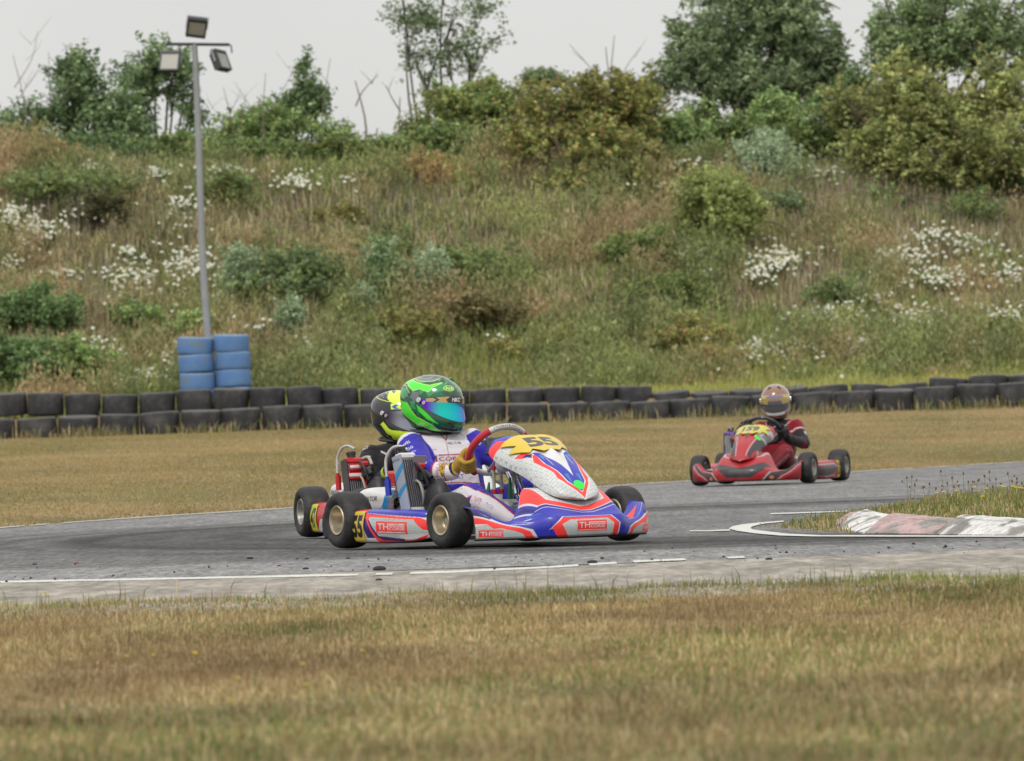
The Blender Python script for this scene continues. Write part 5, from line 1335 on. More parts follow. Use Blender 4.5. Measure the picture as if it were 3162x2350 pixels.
def make_kart(name, label, liv, num, loc, heading, pal, yfront=.47, yrear=.5):
    K_ = empty(name, loc, heading); tag(K_, label, 'go-kart')
    nose_c, fair_c, pod_c = liv
    # wheels
    for s in (-1, 1):
        wheel(K_, 0, s * yrear, .274, .150, 0, pal.get('rim')); wheel(K_, .935, s * yfront, .262, .125, R(pal.get('steer', 2)), pal.get('rim'), 1)
    # frame
    g = G()
    for s in (-1, 1):
        g.tube([(-.12, s * .30, .055), (.15, s * .31, .05), (.45, s * .27, .045), (.72, s * .18, .045), (.90, s * .16, .048), (1.12, s * .17, .05)], .014, 10, sub=5)
        g.tube([(.15, s * .31, .05), (.20, s * .42, .055), (.30, s * .47, .06), (.62, s * .46, .06), (.72, s * .40, .055), (.76, s * .19, .05)], .009, 8, sub=5)
        g.tube([(.93, s * .16, .08), (.935, s * .34, .10)], .013, 8); g.tube([(1.0, s * .17, .05), (1.18, s * .19, .055), (1.24, s * .12, .055)], .009, 8, sub=4)
        g.cyl((.935, s * .34, .06), (.935, s * .34, .15), .016, 12); g.cyl((.935, s * .33, .131), (.935, s * (yfront - .04), .131), .010, 10)
    g.tube([(1.24, -.12, .055), (1.26, 0, .055), (1.24, .12, .055)], .009, 8, sub=4); g.cyl((1.10, -.17, .05), (1.10, .17, .05), .011, 10)
    for x_ in (-.12, .18, .62): g.cyl((x_, -.30 + (.12 if x_ > .5 else 0), .052), (x_, .30 - (.12 if x_ > .5 else 0), .052), .013, 10)
    g.build('chassis_frame', pal.get('frame', m_alu), K_)
    g = G(); g.prism([(.42, -.26), (.72, -.18), (1.12, -.17), (1.12, .17), (.72, .18), (.42, .26)], .030, .034); g.build('floor_tray', m_alu, K_)
    g = G(); g.cyl((0, -yrear - .02, .137), (0, yrear + .02, .137), .020, 16); g.lathe([(.021, -.004), (.085, -.004), (.085, .004), (.021, .004)], 24, M=Matrix.Translation((0, .14, .137)) @ Matrix.Rotation(R(90), 4, 'X'), closed=True)
    for s in (-1, 1): g.box((0, s * .28, .11), (.07, .03, .10), bev=.008)
    g.build('rear_axle', m_steel, K_)
    g = G(); pts = [(-.155, y_, .115) for y_ in np.linspace(-.56, .56, 12)]
    for k, p_ in enumerate(pts): pts[k] = (p_[0] + .03 * (abs(p_[1]) / .56) ** 4, p_[1], p_[2])
    rings = []
    for p_ in pts: rings.append([(p_[0] + .030 * math.cos(a), p_[1], p_[2] + .062 * math.sin(a)) for a in np.arange(12) * math.pi / 6])
    g.loft(rings); g.build('rear_bumper', m_blk, K_)
    # tie rods and pedals
    g = G()
    for s in (-1, 1): g.cyl((.80, s * .03, .10), (.88, s * .36, .12), .007, 8)
    g.build('tie_rod', m_steel, K_)
    for s in (-1, 1):
        g = G(); g.tube([(1.0, s * .12, .06), (1.02, s * .13, .14), (1.0, s * .13, .20)], .008, 8, sub=3); g.cyl((1.0, s * .10, .20), (1.0, s * .17, .20), .008, 8); g.cyl((1.0, s * .10, .06), (1.0, s * .2, .06), .007, 8); g.build('pedal', m_alu, K_)
    # seat: shell wrapping hips and back
    n1, n2 = 30, 34; P = np.zeros((n1, n2, 3))
    for a in range(n1):
        u = a / (n1 - 1)
        c_ = cr([(0, .47, .085, .125, .03), (.25, .34, .060, .150, .085), (.5, .18, .070, .160, .120), (.7, .075, .16, .160, .125), (.85, .01, .27, .155, .08), (1, -.04, .37, .120, .02)], np.array([u]))[0]
        for b in range(n2):
            q = -1 + 2 * b / (n2 - 1); e = max(0, abs(q) - .35) / .65
            nx_, nz_ = (math.sin(u * 1.35), math.cos(u * 1.35))
            P[a, b] = (c_[0] + nx_ * c_[3] * e ** 2, c_[2] * (math.sin(q * math.pi / 2) * .5 + q * .5), c_[1] + nz_ * c_[3] * e ** 2)
    gridmesh('seat', P, P * 0 + .02, m_blks, K_, thick=.006)
    # side pods
    podR, PR = pod_mesh(K_, -1, pod_c); podL, PL = pod_mesh(K_, 1, pod_c)
    if pal.get('podx'): podR.location.x += pal['podx']; podL.location.x += pal['podx']
    for pod_, PP, s in ((podR, PR, -1), (podL, PL, 1)):
        c = Canvas(0, .118, 0, .158, .001, pal.get('numbg', YEL))
        c.text(num, .010, .018, .098, .122, pal.get('numink', BLK), .05)
        nu, nv = 120, 150; iu = np.linspace(pal.get('numofs', 0), 56 + pal.get('numofs', 0), nu); jv = np.linspace(30, 117, nv)
        ii = np.clip(iu.astype(int), 0, 298); jj = np.clip(jv.astype(int), 0, 148); fi, fj = (iu - ii)[:, None, None], (jv - jj)[None, :, None]
        Q = PP[ii][:, jj] * (1 - fi) * (1 - fj) + PP[ii + 1][:, jj] * fi * (1 - fj) + PP[ii][:, jj + 1] * (1 - fi) * fj + PP[ii + 1][:, jj + 1] * fi * fj
        Q = Q.copy(); Q[..., 1] += s * .0045; Q[..., 0] -= .003
        uu, vv = np.meshgrid(np.linspace(0, .118, nu), np.linspace(0, .158, nv), indexing='ij')
        # on the right pod the writing runs forwards, on the left pod backwards along X
        Cn = c.sample(uu if s < 0 else .118 - uu, vv)
        gridmesh('number_panel', Q, Cn, m_panel, pod_, thick=.002, flip=(s > 0))
    # front spoiler
    nu, nv = 560, 260; Y_, V_ = np.meshgrid(np.linspace(-.472, .472, nu), np.linspace(0, 1, nv), indexing='ij')
    P = nose_fn(Y_.ravel(), V_.ravel(), pal).reshape(nu, nv, 3)
    C = nose_c.sample(Y_ * 1.045, V_)
    nose = gridmesh('front_spoiler', P, C, m_panel, K_, thick=.004, flip=False)
    g = G(); ring = [P[k, 0] for k in range(0, nu, 10)] ; low = [(p_[0] - .012, p_[1], p_[2] - .008) for p_ in ring]
    g.loft([[tuple(p_) for p_ in ring], low], cap=False, closed_ring=False); g.build('lower_lip', m_blk, nose)
    # fairing
    nu, nv = 330, 220; T_, Q_ = np.meshgrid(np.linspace(0, 1, nu), np.linspace(-1, 1, nv), indexing='ij')
    P = fair_pt(T_.ravel(), Q_.ravel()).reshape(nu, nv, 3)
    C = fair_c.sample(P[..., 1], -(P[..., 0] + .035 * np.abs(Q_) ** 2))
    fr = gridmesh('front_fairing', P, C, m_panel, K_, thick=.004, flip=False)
    if pal.get('fairw'): fr.scale = (1, pal['fairw'], .97)
    # number plate over the fairing
    poly = [(-.178, .925), (-.11, .905), (-.065, .90), (0, .915), (.065, .90), (.11, .905), (.178, .925), (.14, .955), (.172, 1.0), (.12, 1.02), (.105, 1.068), (.082, 1.05), (.045, 1.092), (0, 1.085), (-.045, 1.095), (-.082, 1.055), (-.105, 1.075), (-.168, .99), (-.128, .985)]
    c = Canvas(-.20, .20, -1.12, -.88, .0012, pal.get('platebg', YEL))
    c.text(num if len(num) > 1 else num, -.082, -1.045, .164, .105, pal.get('plateink', pc(74, 72, 66)), .05)
    nu, nv = 190, 260; tq = fair_t_of_X(np.linspace(.885, 1.12, nu))
    T_, Q_ = np.meshgrid(tq, np.linspace(-1, 1, nv), indexing='ij')
    P = fair_pt(T_.ravel(), Q_.ravel(), up=.012, scoop=False).reshape(nu, nv, 3); Xc = P[..., 0] + .035 * np.abs(Q_) ** 2 - .0054
    cm = Canvas(-.20, .20, -1.12, -.88, .001, (0, 0, 0)); cm.poly([(a, -b) for a, b in poly], (1, 1, 1))
    ins = cm.sample(P[..., 1], -Xc)[..., 0] > .5; C = c.sample(P[..., 1], -Xc)
    idx = -np.ones(ins.shape, int); i0, j0 = np.nonzero(ins[:-1, :-1] & ins[1:, :-1] & ins[:-1, 1:] & ins[1:, 1:])
    base = i0 * nv + j0; F = np.stack([base, base + 1, base + nv + 1, base + nv], 1)
    us, inv = np.unique(F, return_inverse=True); inv = inv.reshape(F.shape); Vt = P.reshape(-1, 3)[us]; Ct = C.reshape(-1, 3)[us]; n_ = len(us)
    Vb = Vt - [.001, 0, .003]
    mesh_np('number_plate', np.vstack([Vt, Vb]), np.vstack([inv, inv[:, ::-1] + n_]), np.vstack([Ct, Ct * .6]), [m_panel], smooth=True, parent=fr)
    # round scrutineering sticker
    st = pal.get('sticker', (1.335, 0.0)); t0 = float(fair_t_of_X(st[0])); ctr = None
    g = G(); ringv = []; V = []; F = []
    for k in range(7):
        for j in range(24):
            a = j * math.pi / 12; rr_ = .027 * k / 6; dx, dy = rr_ * math.cos(a) * .8, rr_ * math.sin(a)
            tt = fair_t_of_X(np.array([st[0] + dx])); hw = fair_prof(tt)[0, 2]; q = np.array([math.asin(max(-.99, min(.99, (st[1] + dy) / hw))) / (math.pi / 2 * .98)])
            V.append(fair_pt(tt, q, up=.0022)[0])
    for k in range(6):
        for j in range(24): F.append((k * 24 + j, (k + 1) * 24 + j, (k + 1) * 24 + (j + 1) % 24, k * 24 + (j + 1) % 24))
    g.add(V, F); g.build('sticker', mat('green_sticker', (.03, .75, .06), .5), fr)
    # fairing support and display
    g = G(); g.tube([(.86, 0, .47), (.92, 0, .30), (1.02, 0, .10)], .010, 8, sub=4); g.tube([(.90, -.10, .42), (.80, -.09, .385), (.73, -.06, .375), (.70, 0, .37)], [.014, .035, .035, .02], 14, sub=4)
    g.build('fairing_bracket', m_wplas, K_)
    g = G(); g.box((.775, -.10, .478), (.035, .14, .07), rot=Matrix.Rotation(R(-35), 4, 'Y'), bev=.012); g.tube([(.82, -.19, .43), (.80, -.165, .475), (.795, -.12, .500), (.80, -.04, .508)], .010, 8, sub=5); g.build('dash_display', m_blk, K_)
    # steering wheel
    a = R(40); n = Vector((-math.cos(a), 0, math.sin(a))); up = Vector((math.sin(a), 0, math.cos(a))); lt = Vector((0, 1, 0)); c0 = Vector((.58, 0, .445)); rot = R(pal.get('turn', 0)); RW = .150
    swp = lambda th: c0 + RW * ((math.cos(th) * up + math.sin(th) * lt) if not (R(150) < (th % (2 * math.pi)) < R(210)) else (math.cos(th) * up * .90 + math.sin(th) * lt))
    def arc(a0, a1, r_, m_, nm, par):
        g = G(); g.tube([swp(R(t_) + rot) - c0 for t_ in np.linspace(a0, a1, 22)], r_, 14); o = g.build(nm, m_, par); return o
    g = G()
    for th in (60, 180, 300): g.tube([n * -.03, swp(R(th) + rot) * .5 - c0 * .5 + n * -.018, swp(R(th) + rot) - c0], [.011, .009, .008], 8)
    g.cyl(n * -.045, n * -.01, .032, 20)
    sw = g.build('steering_wheel', m_alu, K_, loc=c0)
    arc(-38, 38, .0155, pal.get('swtop', m_gwhite), 'rim_top', sw); arc(152, 208, .0145, pal.get('swtop', m_gwhite), 'rim_bottom', sw)
    for s in (-1, 1): arc(s * 38, s * 152, .0175, pal.get('grip', m_redgrip), 'grip', sw)
    if pal.get('swtext'):
        c = Canvas(0, .13, 0, .020, .0006, pc(222, 220, 214)); c.line([(.002, .001), (.128, .001), (.128, .019), (.002, .019), (.002, .001)], .0012, BLK); c.text(pal['swtext'], .007, .0045, .116, .011, pc(120, 60, 60), .02)
        nu, nv = 170, 22; P = np.zeros((nu, nv, 3)); 
        for k in range(nu):
            # text is read by someone facing the wheel from the front, so it runs towards the kart's left
            th = R(-26) + R(52) * k / (nu - 1); rad = math.cos(th) * up + math.sin(th) * lt
            for j in range(nv):
                ps = R(22) + R(75) * (j / (nv - 1)); d = -n * math.cos(ps) + rad * math.sin(ps); P[k, j] = RW * rad + d * .0165
        uu, vv = np.meshgrid(np.linspace(0, .13, nu), np.linspace(0, .020, nv), indexing='ij')
        gridmesh('rim_badge', P, c.sample(uu, vv), m_attr, sw, thick=.0006)
    g = G(); g.cyl(c0 - n * .03, (.86, 0, .10), .010, 12); g.build('steering_column', m_steel, K_)
    # fuel tank
    g = G(); g.box((.66, 0, .13), (.20, .15, .17), bev=.03); g.cyl((.62, -.03, .21), (.62, -.03, .24), .025, 14); g.build('fuel_tank', m_wplas, K_)
    # bits by the column: overflow bottles and brake lines
    for y_, m1, m2 in ((-.115, m_hose, m_redp), (-.075, m_hose, m_redp)):
        g = G(); g.cyl((.74, y_, .26), (.74, y_, .36), .008, 10, 0); g.cyl((.74, y_, .245), (.74, y_, .265), .013, 10, 1); g.cyl((.74, y_, .355), (.74, y_, .375), .010, 10, 1); g.build('bottle', [m1, m2], K_)
    g = G(); g.tube([(.80, -.04, .35), (.84, -.06, .30), (.87, -.07, .24)], .012, 8); g.tube([(.80, -.02, .34), (.85, -.03, .28), (.89, -.03, .23)], .008, 8); g.build('brake_line', m_steel, K_)
    g = G(); g.tube([(.72, -.13, .30), (.715, -.135, .25), (.71, -.13, .20)], [.004, .012, .018], 8); g.build('bulb', m_greenp, K_); g = G(); g.tube([(.78, -.05, .32), (.78, -.05, .26), (.78, -.05, .22)], [.006, .013, .018], 8); g.build('bulb', m_greenp, K_)
    # ---------------- engine on the right side
    e = empty('engine', (0, 0, 0)); e.parent = K_
    g = G(); g.box((.13, -.25, .13), (.16, .14, .14), bev=.02); g.cyl((.13, -.18, .13), (.13, -.15, .13), .06, 20); g.build('crankcase', m_alu, e)
    g = G()
    for k in range(8): g.box((.12, -.255, .215 + k * .014), (.125 - .004 * (k % 2), .12, .006), bev=.001)
    g.cyl((.12, -.255, .20), (.12, -.255, .335), .045, 16); g.cyl((.12, -.255, .33), (.12, -.255, .36), .035, 14); g.build('cylinder', m_alu, e)
    g = G(); g.box((.13, -.31, .33), (.11, .06, .07), bev=.012); g.box((.20, -.285, .36), (.05, .05, .06), bev=.01); g.tube([(.16, -.30, .36), (.22, -.31, .40), (.27, -.33, .38)], .012, 8, sub=4); g.build('carburettor', pal.get('eng', m_redp), e)
    g = G(); g.ball((.465, -.265, .215), (.085, .062, .105), 24); g.tube([(.42, -.25, .27), (.36, -.25, .33), (.30, -.26, .35), (.22, -.27, .34)], .022, 12, sub=4); g.cyl((.39, -.25, .30), (.39, -.25, .37), .026, 14); g.build('airbox', m_blk, e)
    g = G(); g.tube([(.06, -.22, .22), (-.02, -.18, .24), (-.10, -.12, .20), (-.12, -.02, .18), (-.12, .12, .18)], [.022, .03, .045, .05, .035], 14, sub=5); g.build('exhaust', m_alu, e)
    if pal.get('cover', True):
        c = Canvas(-.26, .18, .14, .32, .0015, WHT); c.text('GENATOR', -.15, .222, .19, .024, BLK, .03, shear=.25); c.poly([(.06, .16), (.16, .16), (.16, .30), (.12, .28), (.10, .22)], pc(40, 140, 200)); c.poly([(.03, .14), (.10, .19), (.06, .19), (.02, .16)], pc(150, 190, 215)); c.poly([(.13, .14), (.18, .14), (.18, .3), (.15, .29)], GRY)
        c.line([(-.19, .25), (-.17, .262), (-.15, .25)], .004, BLK)
        nu, nv = 110, 80; U, Vv = np.linspace(0, 1, nu), np.linspace(0, 1, nv)
        sec = cr([(0, -.24, .185, .205, .30), (.12, -.20, .170, .262, .33), (.3, -.12, .16, .283, .345), (.7, .05, .155, .272, .35), (.95, .15, .16, .262, .345), (1, .165, .175, .24, .33)], U)
        P = np.zeros((nu, nv, 3)); s3 = cr([(0, -.16, 0), (.25, -.01, .02), (.5, .012, .5), (.75, -.012, .97), (1, -.16, 1.04)], Vv)
        P[..., 0] = sec[:, 0][:, None]; P[..., 1] = -(sec[:, 3][:, None] + s3[:, 0][None]); P[..., 2] = sec[:, 1][:, None] + (sec[:, 2] - sec[:, 1])[:, None] * s3[:, 1][None]
        gridmesh('engine_cover', P, c.sample(P[..., 0], P[..., 2]), m_panel, e, thick=.003, flip=False)
    # radiator: core with vertical slats, side plates, header tank
    rc = Vector((.355, -.355, .315 - (.03 if pal.get('box') else 0))); ry = Matrix.Rotation(R(pal.get('radyaw', 8)), 4, 'Z') @ Matrix.Rotation(R(-14), 4, 'Y')
    rad = empty('radiator', rc); rad.parent = e; rad.matrix_local = Matrix.Translation(rc) @ ry
    g = G(); g.box((0, 0, -.015), (.032, .088, .235)); g.build('core', m_fin, rad)
    g = G()
    for k in range(7): g.box((.018, (k - 3) * .0125, -.015), (.006, .0035, .236))
    g.build('slats', m_finl, rad)
    cpl = Canvas(-.05, .05, -.15, .12, .001, pal.get('radcol', pc(172, 178, 190)))
    if pal.get('radstripe') is not None:
        cpl.poly([(-.05, -.02), (.05, .06), (.05, .09), (-.05, .02)], pal['radstripe']); cpl.poly([(-.05, -.1), (.05, -.03), (.05, -.01), (-.05, -.06)], pal['radstripe']); cpl.text('ROTAX', -.03, .095, .06, .014, BLK, .02)
    P = np.zeros((90, 200, 3)); uu, vv = np.meshgrid(np.linspace(-.03, .040, 90), np.linspace(-.145, .125, 200), indexing='ij'); P[..., 0] = uu; P[..., 1] = -.056 - .006 * np.cos(uu * 30); P[..., 2] = vv
    gridmesh('side_plate', P, cpl.sample(uu, vv), m_panel, rad, thick=.004, flip=False)
    g = G(); g.box((0, .052, -.01), (.05, .012, .25), bev=.004); g.box((0, -.002, .118), (.055, .10, .035), bev=.01); g.box((0, -.002, -.145), (.05, .10, .03), bev=.01); g.build('header_tank', pal.get('radtank', m_wplas), rad)
    if pal.get('box'):
        for zz, sz, nm in ((.118, (.06, .075, .040), 'upper_tank'), (.072, (.065, .100, .042), 'lower_tank')):
            g = G(); g.box((0, 0, zz - .04), sz, 0, bev=.006); g.box((.003, .0, zz - .036), (sz[0], sz[1] - .008, sz[2] - .020), 1, bev=.004); g.build(nm, [pal['radtank'], m_wplas], rad)
    g = G(); g.box((.035, .045, .05), (.006, .075, .13), rot=Matrix.Rotation(R(18), 4, 'Y'), bev=.002); None if pal.get('box') else g.build('curtain', mat('grey_curtain', rgb(136, 132, 142, .75), .6), rad)
    g = G(); g.cyl((-.01, .0, .13), (-.01, .0, .165), .022, 18); g.cyl((-.01, 0, .155), (-.01, 0, .170), .026, 10); g.build('filler_cap', m_blk, rad)
    g = G(); g.tube([(.30, -.30, .30), (.40, -.31, .36), (.47, -.30, .33)], .012, 8, sub=4); g.tube([(.38, -.34, .40), (.43, -.33, .37), (.45, -.31, .30)], .008, 8, sub=4); g.box((.40, -.31, .335), (.05, .04, .045), bev=.008); g.build('fuel_pump', m_blk, e)
    g = G(); g.box((.385, -.315, .385), (.05, .045, .03), bev=.008); g.build('clamp', pal.get('eng', m_redp), e)
    # ignition lead
    g = G(); g.tube([(.335, -.35, .465), (.30, -.375, .482), (.265, -.40, .47), (.245, -.42, .42), (.255, -.425, .35), (.262, -.425, .32)], .0075, 10, sub=6); g.build('ignition_lead', m_braid, e)
    g = G(); g.cyl((.262, -.425, .325), (.270, -.425, .25), .015, 14); g.cyl((.2615, -.425, .34), (.2615, -.425, .32), .009, 10); g.build('plug_cap', pal.get('plug', m_bluep), e)
    g = G(); g.tube([(.34, -.31, .28), (.37, -.33, .315), (.41, -.33, .30), (.42, -.32, .24), (.39, -.31, .20), (.35, -.31, .19)], .0065, 8, sub=5); g.tube([(.30, -.32, .40), (.34, -.28, .42), (.38, -.27, .38)], .009, 8, sub=4); g.build('water_hose', m_hose, e)
    g = G(); g.tube([(.42, -.28, .09), (.43, -.29, .20), (.42, -.30, .27)], .016, 10); g.box((.40, -.27, .12), (.06, .05, .08), bev=.01); g.build('water_pump', m_alu, e)
    if pal.get('extra'): pal['extra'](K_)
    return K_
# ================================================================ DRIVERS
def remesh(g, vox, it=8, fac=.5, sub=0):
    """fuse overlapping closed shapes into one continuous skin"""
    o = g.build('tmp_shape', [], None, smooth=False); o.data.materials.clear()
    md = o.modifiers.new('r', 'REMESH'); md.mode = 'VOXEL'; md.voxel_size = vox
    ms = o.modifiers.new('s', 'SMOOTH'); ms.factor = fac; ms.iterations = it
    if sub: q = o.modifiers.new('d', 'SUBSURF'); q.levels = sub; q.render_levels = sub
    bpy.context.view_layer.update()
    me = o.evaluated_get(bpy.context.evaluated_depsgraph_get()).to_mesh()
    V = np.zeros(len(me.vertices) * 3); me.vertices.foreach_get('co', V); V = V.reshape(-1, 3)
    Nn = np.zeros(len(me.vertices) * 3); me.vertices.foreach_get('normal', Nn); Nn = Nn.reshape(-1, 3)
    F = [list(p.vertices) for p in me.polygons]
    o.to_mesh_clear(); m0 = o.data; D.objects.remove(o); D.meshes.remove(m0)
    if all(len(f) == 4 for f in F): F = np.array(F)
    return V, F, Nn
def limb(g, a, b, r0, r1, n=14, k=3):
    a, b = Vector(a), Vector(b); g.tube([a.lerp(b, t) for t in np.linspace(0, 1, k + 1)], [r0 + (r1 - r0) * t for t in np.linspace(0, 1, k + 1)], n)
    g.ball(a, r0 * .99, n); g.ball(b, r1 * .99, n)
def segd(P, a, b):
    a, b = np.array(a, float), np.array(b, float); d = b - a; t = np.clip((P - a) @ d / (d @ d), 0, 1)
    return np.linalg.norm(P - a - t[:, None] * d, axis=1), t
def make_body(J, paint, vox=.0062, bulk=1.0, seed=1):
    g = G()
    sR, sL, eR, eL, wR, wL = (Vector(J[k]) for k in ('sR', 'sL', 'eR', 'eL', 'wR', 'wL'))
    hR, hL, kR, kL, aR, aL = (Vector(J[k]) for k in ('hR', 'hL', 'kR', 'kL', 'aR', 'aL'))
    pel = (hR + hL) / 2; ch = Vector(J['chest']); nk = Vector(J['neck']); b = bulk
    # trunk: stacked ellipse rings from hips to collar
    ax = (ch - pel).normalized(); lat = (sL - sR).normalized(); fw = lat.cross(Vector((0, 0, 1))).normalized()
    rings = []
    sh = (sR + sL) / 2
    for t, w_, d_, c_ in ((-.15, .11, .08, pel), (0, .145, .105, pel), (.3, .145, .106, None), (.6, .162, .116, None), (.85, .170, .116, None), (1.0, .155, .105, ch), (1.12, .12, .085, None), (1.26, .075, .062, None), (1.38, .052, .052, nk)):
        c_ = pel.lerp(sh, t) if t <= 1 else sh.lerp(nk, (t - 1) / .38)
        u_ = lat * (w_ * b); f_ = fw * (d_ * b)
        rings.append([tuple(c_ + u_ * math.cos(a) * (abs(math.cos(a)) ** -.12 if abs(math.cos(a)) > .05 else 1) + f_ * math.sin(a)) for a in np.arange(24) * math.pi / 12])
    g.loft(rings)
    a_ = J.get('arm', 1.0); limb(g, sR, eR, .060 * b * a_, .048 * b * a_); limb(g, eR, wR, .048 * b * a_, .034 * b * a_); limb(g, sL, eL, .060 * b * a_, .048 * b * a_); limb(g, eL, wL, .048 * b * a_, .034 * b * a_)
    limb(g, sR, sh, .052 * b, .07 * b); limb(g, sL, sh, .052 * b, .07 * b)
    limb(g, hR, kR, .088 * b, .062 * b); limb(g, kR, aR, .062 * b, .042 * b); limb(g, hL, kL, .088 * b, .062 * b); limb(g, kL, aL, .062 * b, .042 * b)
    limb(g, nk, nk + Vector((0, 0, .06)), .05, .05)
    V, F, Nn = remesh(g, vox, 10, .5, sub=J.get('sub', 0))
    # cloth folds: ridges that gather near elbows, knees, waist and shoulders
    near = np.zeros(len(V))
    for p, r_ in ((eR, .10), (eL, .10), (kR, .12), (kL, .12), (pel, .16), (sR, .08), (sL, .08), (sh - Vector((0, 0, .12)), .12)):
        near = np.maximum(near, np.exp(-((np.linalg.norm(V - np.array(p), axis=1) / r_) ** 2)))
    n1 = fbm(V * [1, 1, 1.6], 16, seed, 3); n2 = fbm(V * [1.4, 1, 1], 30, seed + 5, 2)
    rid = 1 - np.abs(n1 - .5) * 6
    dsp = .0055 * np.clip(rid, -.6, 1) * (.12 + .9 * near) + .0012 * (n2 - .5)
    V = V + Nn * dsp[:, None]
    return V, F, paint(V, Nn, J)
def glove(g, P, T, n, o, wrist, side, s=1.0):
    """hand closed round a tube at P. T tube direction, n towards the driver, o outwards from the ring centre"""
    P, T, n, o, wrist = Vector(P), Vector(T).normalized(), Vector(n).normalized(), Vector(o).normalized(), Vector(wrist)
    c = lambda ps, r_, t: P + (o * math.cos(R(ps)) + n * math.sin(R(ps))) * r_ * s + T * t * s
    # palm block from wrist to knuckles
    pal = c(38, .040, -.002)
    limb(g, wrist, pal, .026 * s, .030 * s, 12); 
    for t in (-.026, -.009, .009, .025): limb(g, pal + T * t * .6 * s, c(-8, .034, t), .017 * s, .0135 * s, 10, 2)
    for k, (t, ln) in enumerate(((.032, .92), (.0115, 1.0), (-.0095, .96), (-.029, .86))):
        pts = [c(ps * 1.0, r_, t + dt) for ps, r_, dt in ((-8, .036, 0), (-50, .038, .001), (-95, .034, .001), (-140 * ln, .031, .0), (-178 * ln, .027, -.002))]
        g.tube(pts, [.0118 * s, .0112 * s, .0105 * s, .0098 * s, .0085 * s], 10, sub=3)
        g.ball(pts[0], .0122 * s, 10); g.ball(pts[1], .0117 * s, 10); g.ball(pts[-1], .0086 * s, 10)
    th = [c(52, .036, .022), c(95, .036, .044), c(135, .033, .050), c(170, .028, .046)]
    g.tube(th, [.0155 * s, .0135 * s, .0120 * s, .0095 * s], 10, sub=3); g.ball(th[-1], .0097 * s, 10)
def make_shoe(g, a, toe):
    a, toe = Vector(a), Vector(toe); limb(g, a, a + Vector((0, 0, -.045)), .040, .038); limb(g, a + Vector((-.02, 0, -.055)), toe, .034, .026, 14, 4)

# ---- helmet: shell point for azimuth (0 = face, negative = wearer's right) and elevation
def hel_pt(az, el, up=0.0):
    ca, sa, ce, se = np.cos(az), np.sin(az), np.cos(el), np.sin(el)
    a, b, ct, cb = .146 + .008 * (ca < 0), .120, .132, .155
    cz = np.where(se > 0, ct, cb)
    r = ((np.abs(ce * ca) / a) ** 2.15 + (np.abs(ce * sa) / b) ** 2.15 + (np.abs(se) / cz) ** 2.15) ** (-1 / 2.15)
    fr = np.clip((ca + .15) / 1.15, 0, 1)
    chin = np.exp(-((el + .66) / .36) ** 2) * fr ** 1.3 * .044
    brow = np.exp(-((el - .45) / .3) ** 2) * fr ** 2 * .004
    back = np.exp(-((el - .45) / .35) ** 2) * np.clip(-ca, 0, 1) ** 2 * .014
    neckin = np.exp(-((el + .75) / .25) ** 2) * np.clip(-ca - .1, 0, 1) * .016
    r = r + chin + brow + back - neckin + up
    P = np.stack([r * ce * ca, r * ce * sa, r * se], -1)
    zl = -.128 + .012 * np.clip(-ca, 0, 1)
    k = P[..., 2] < zl
    P[..., 2] = np.where(k, zl - .004 * np.clip((zl - P[..., 2]) / .02, 0, 1), P[..., 2])
    return P
def port(az):
    """eye port upper and lower elevation at an azimuth"""
    a = np.abs(az) / R(92)
    return R(13) - R(9) * a ** 2, R(-24) + R(23) * a ** 2.2
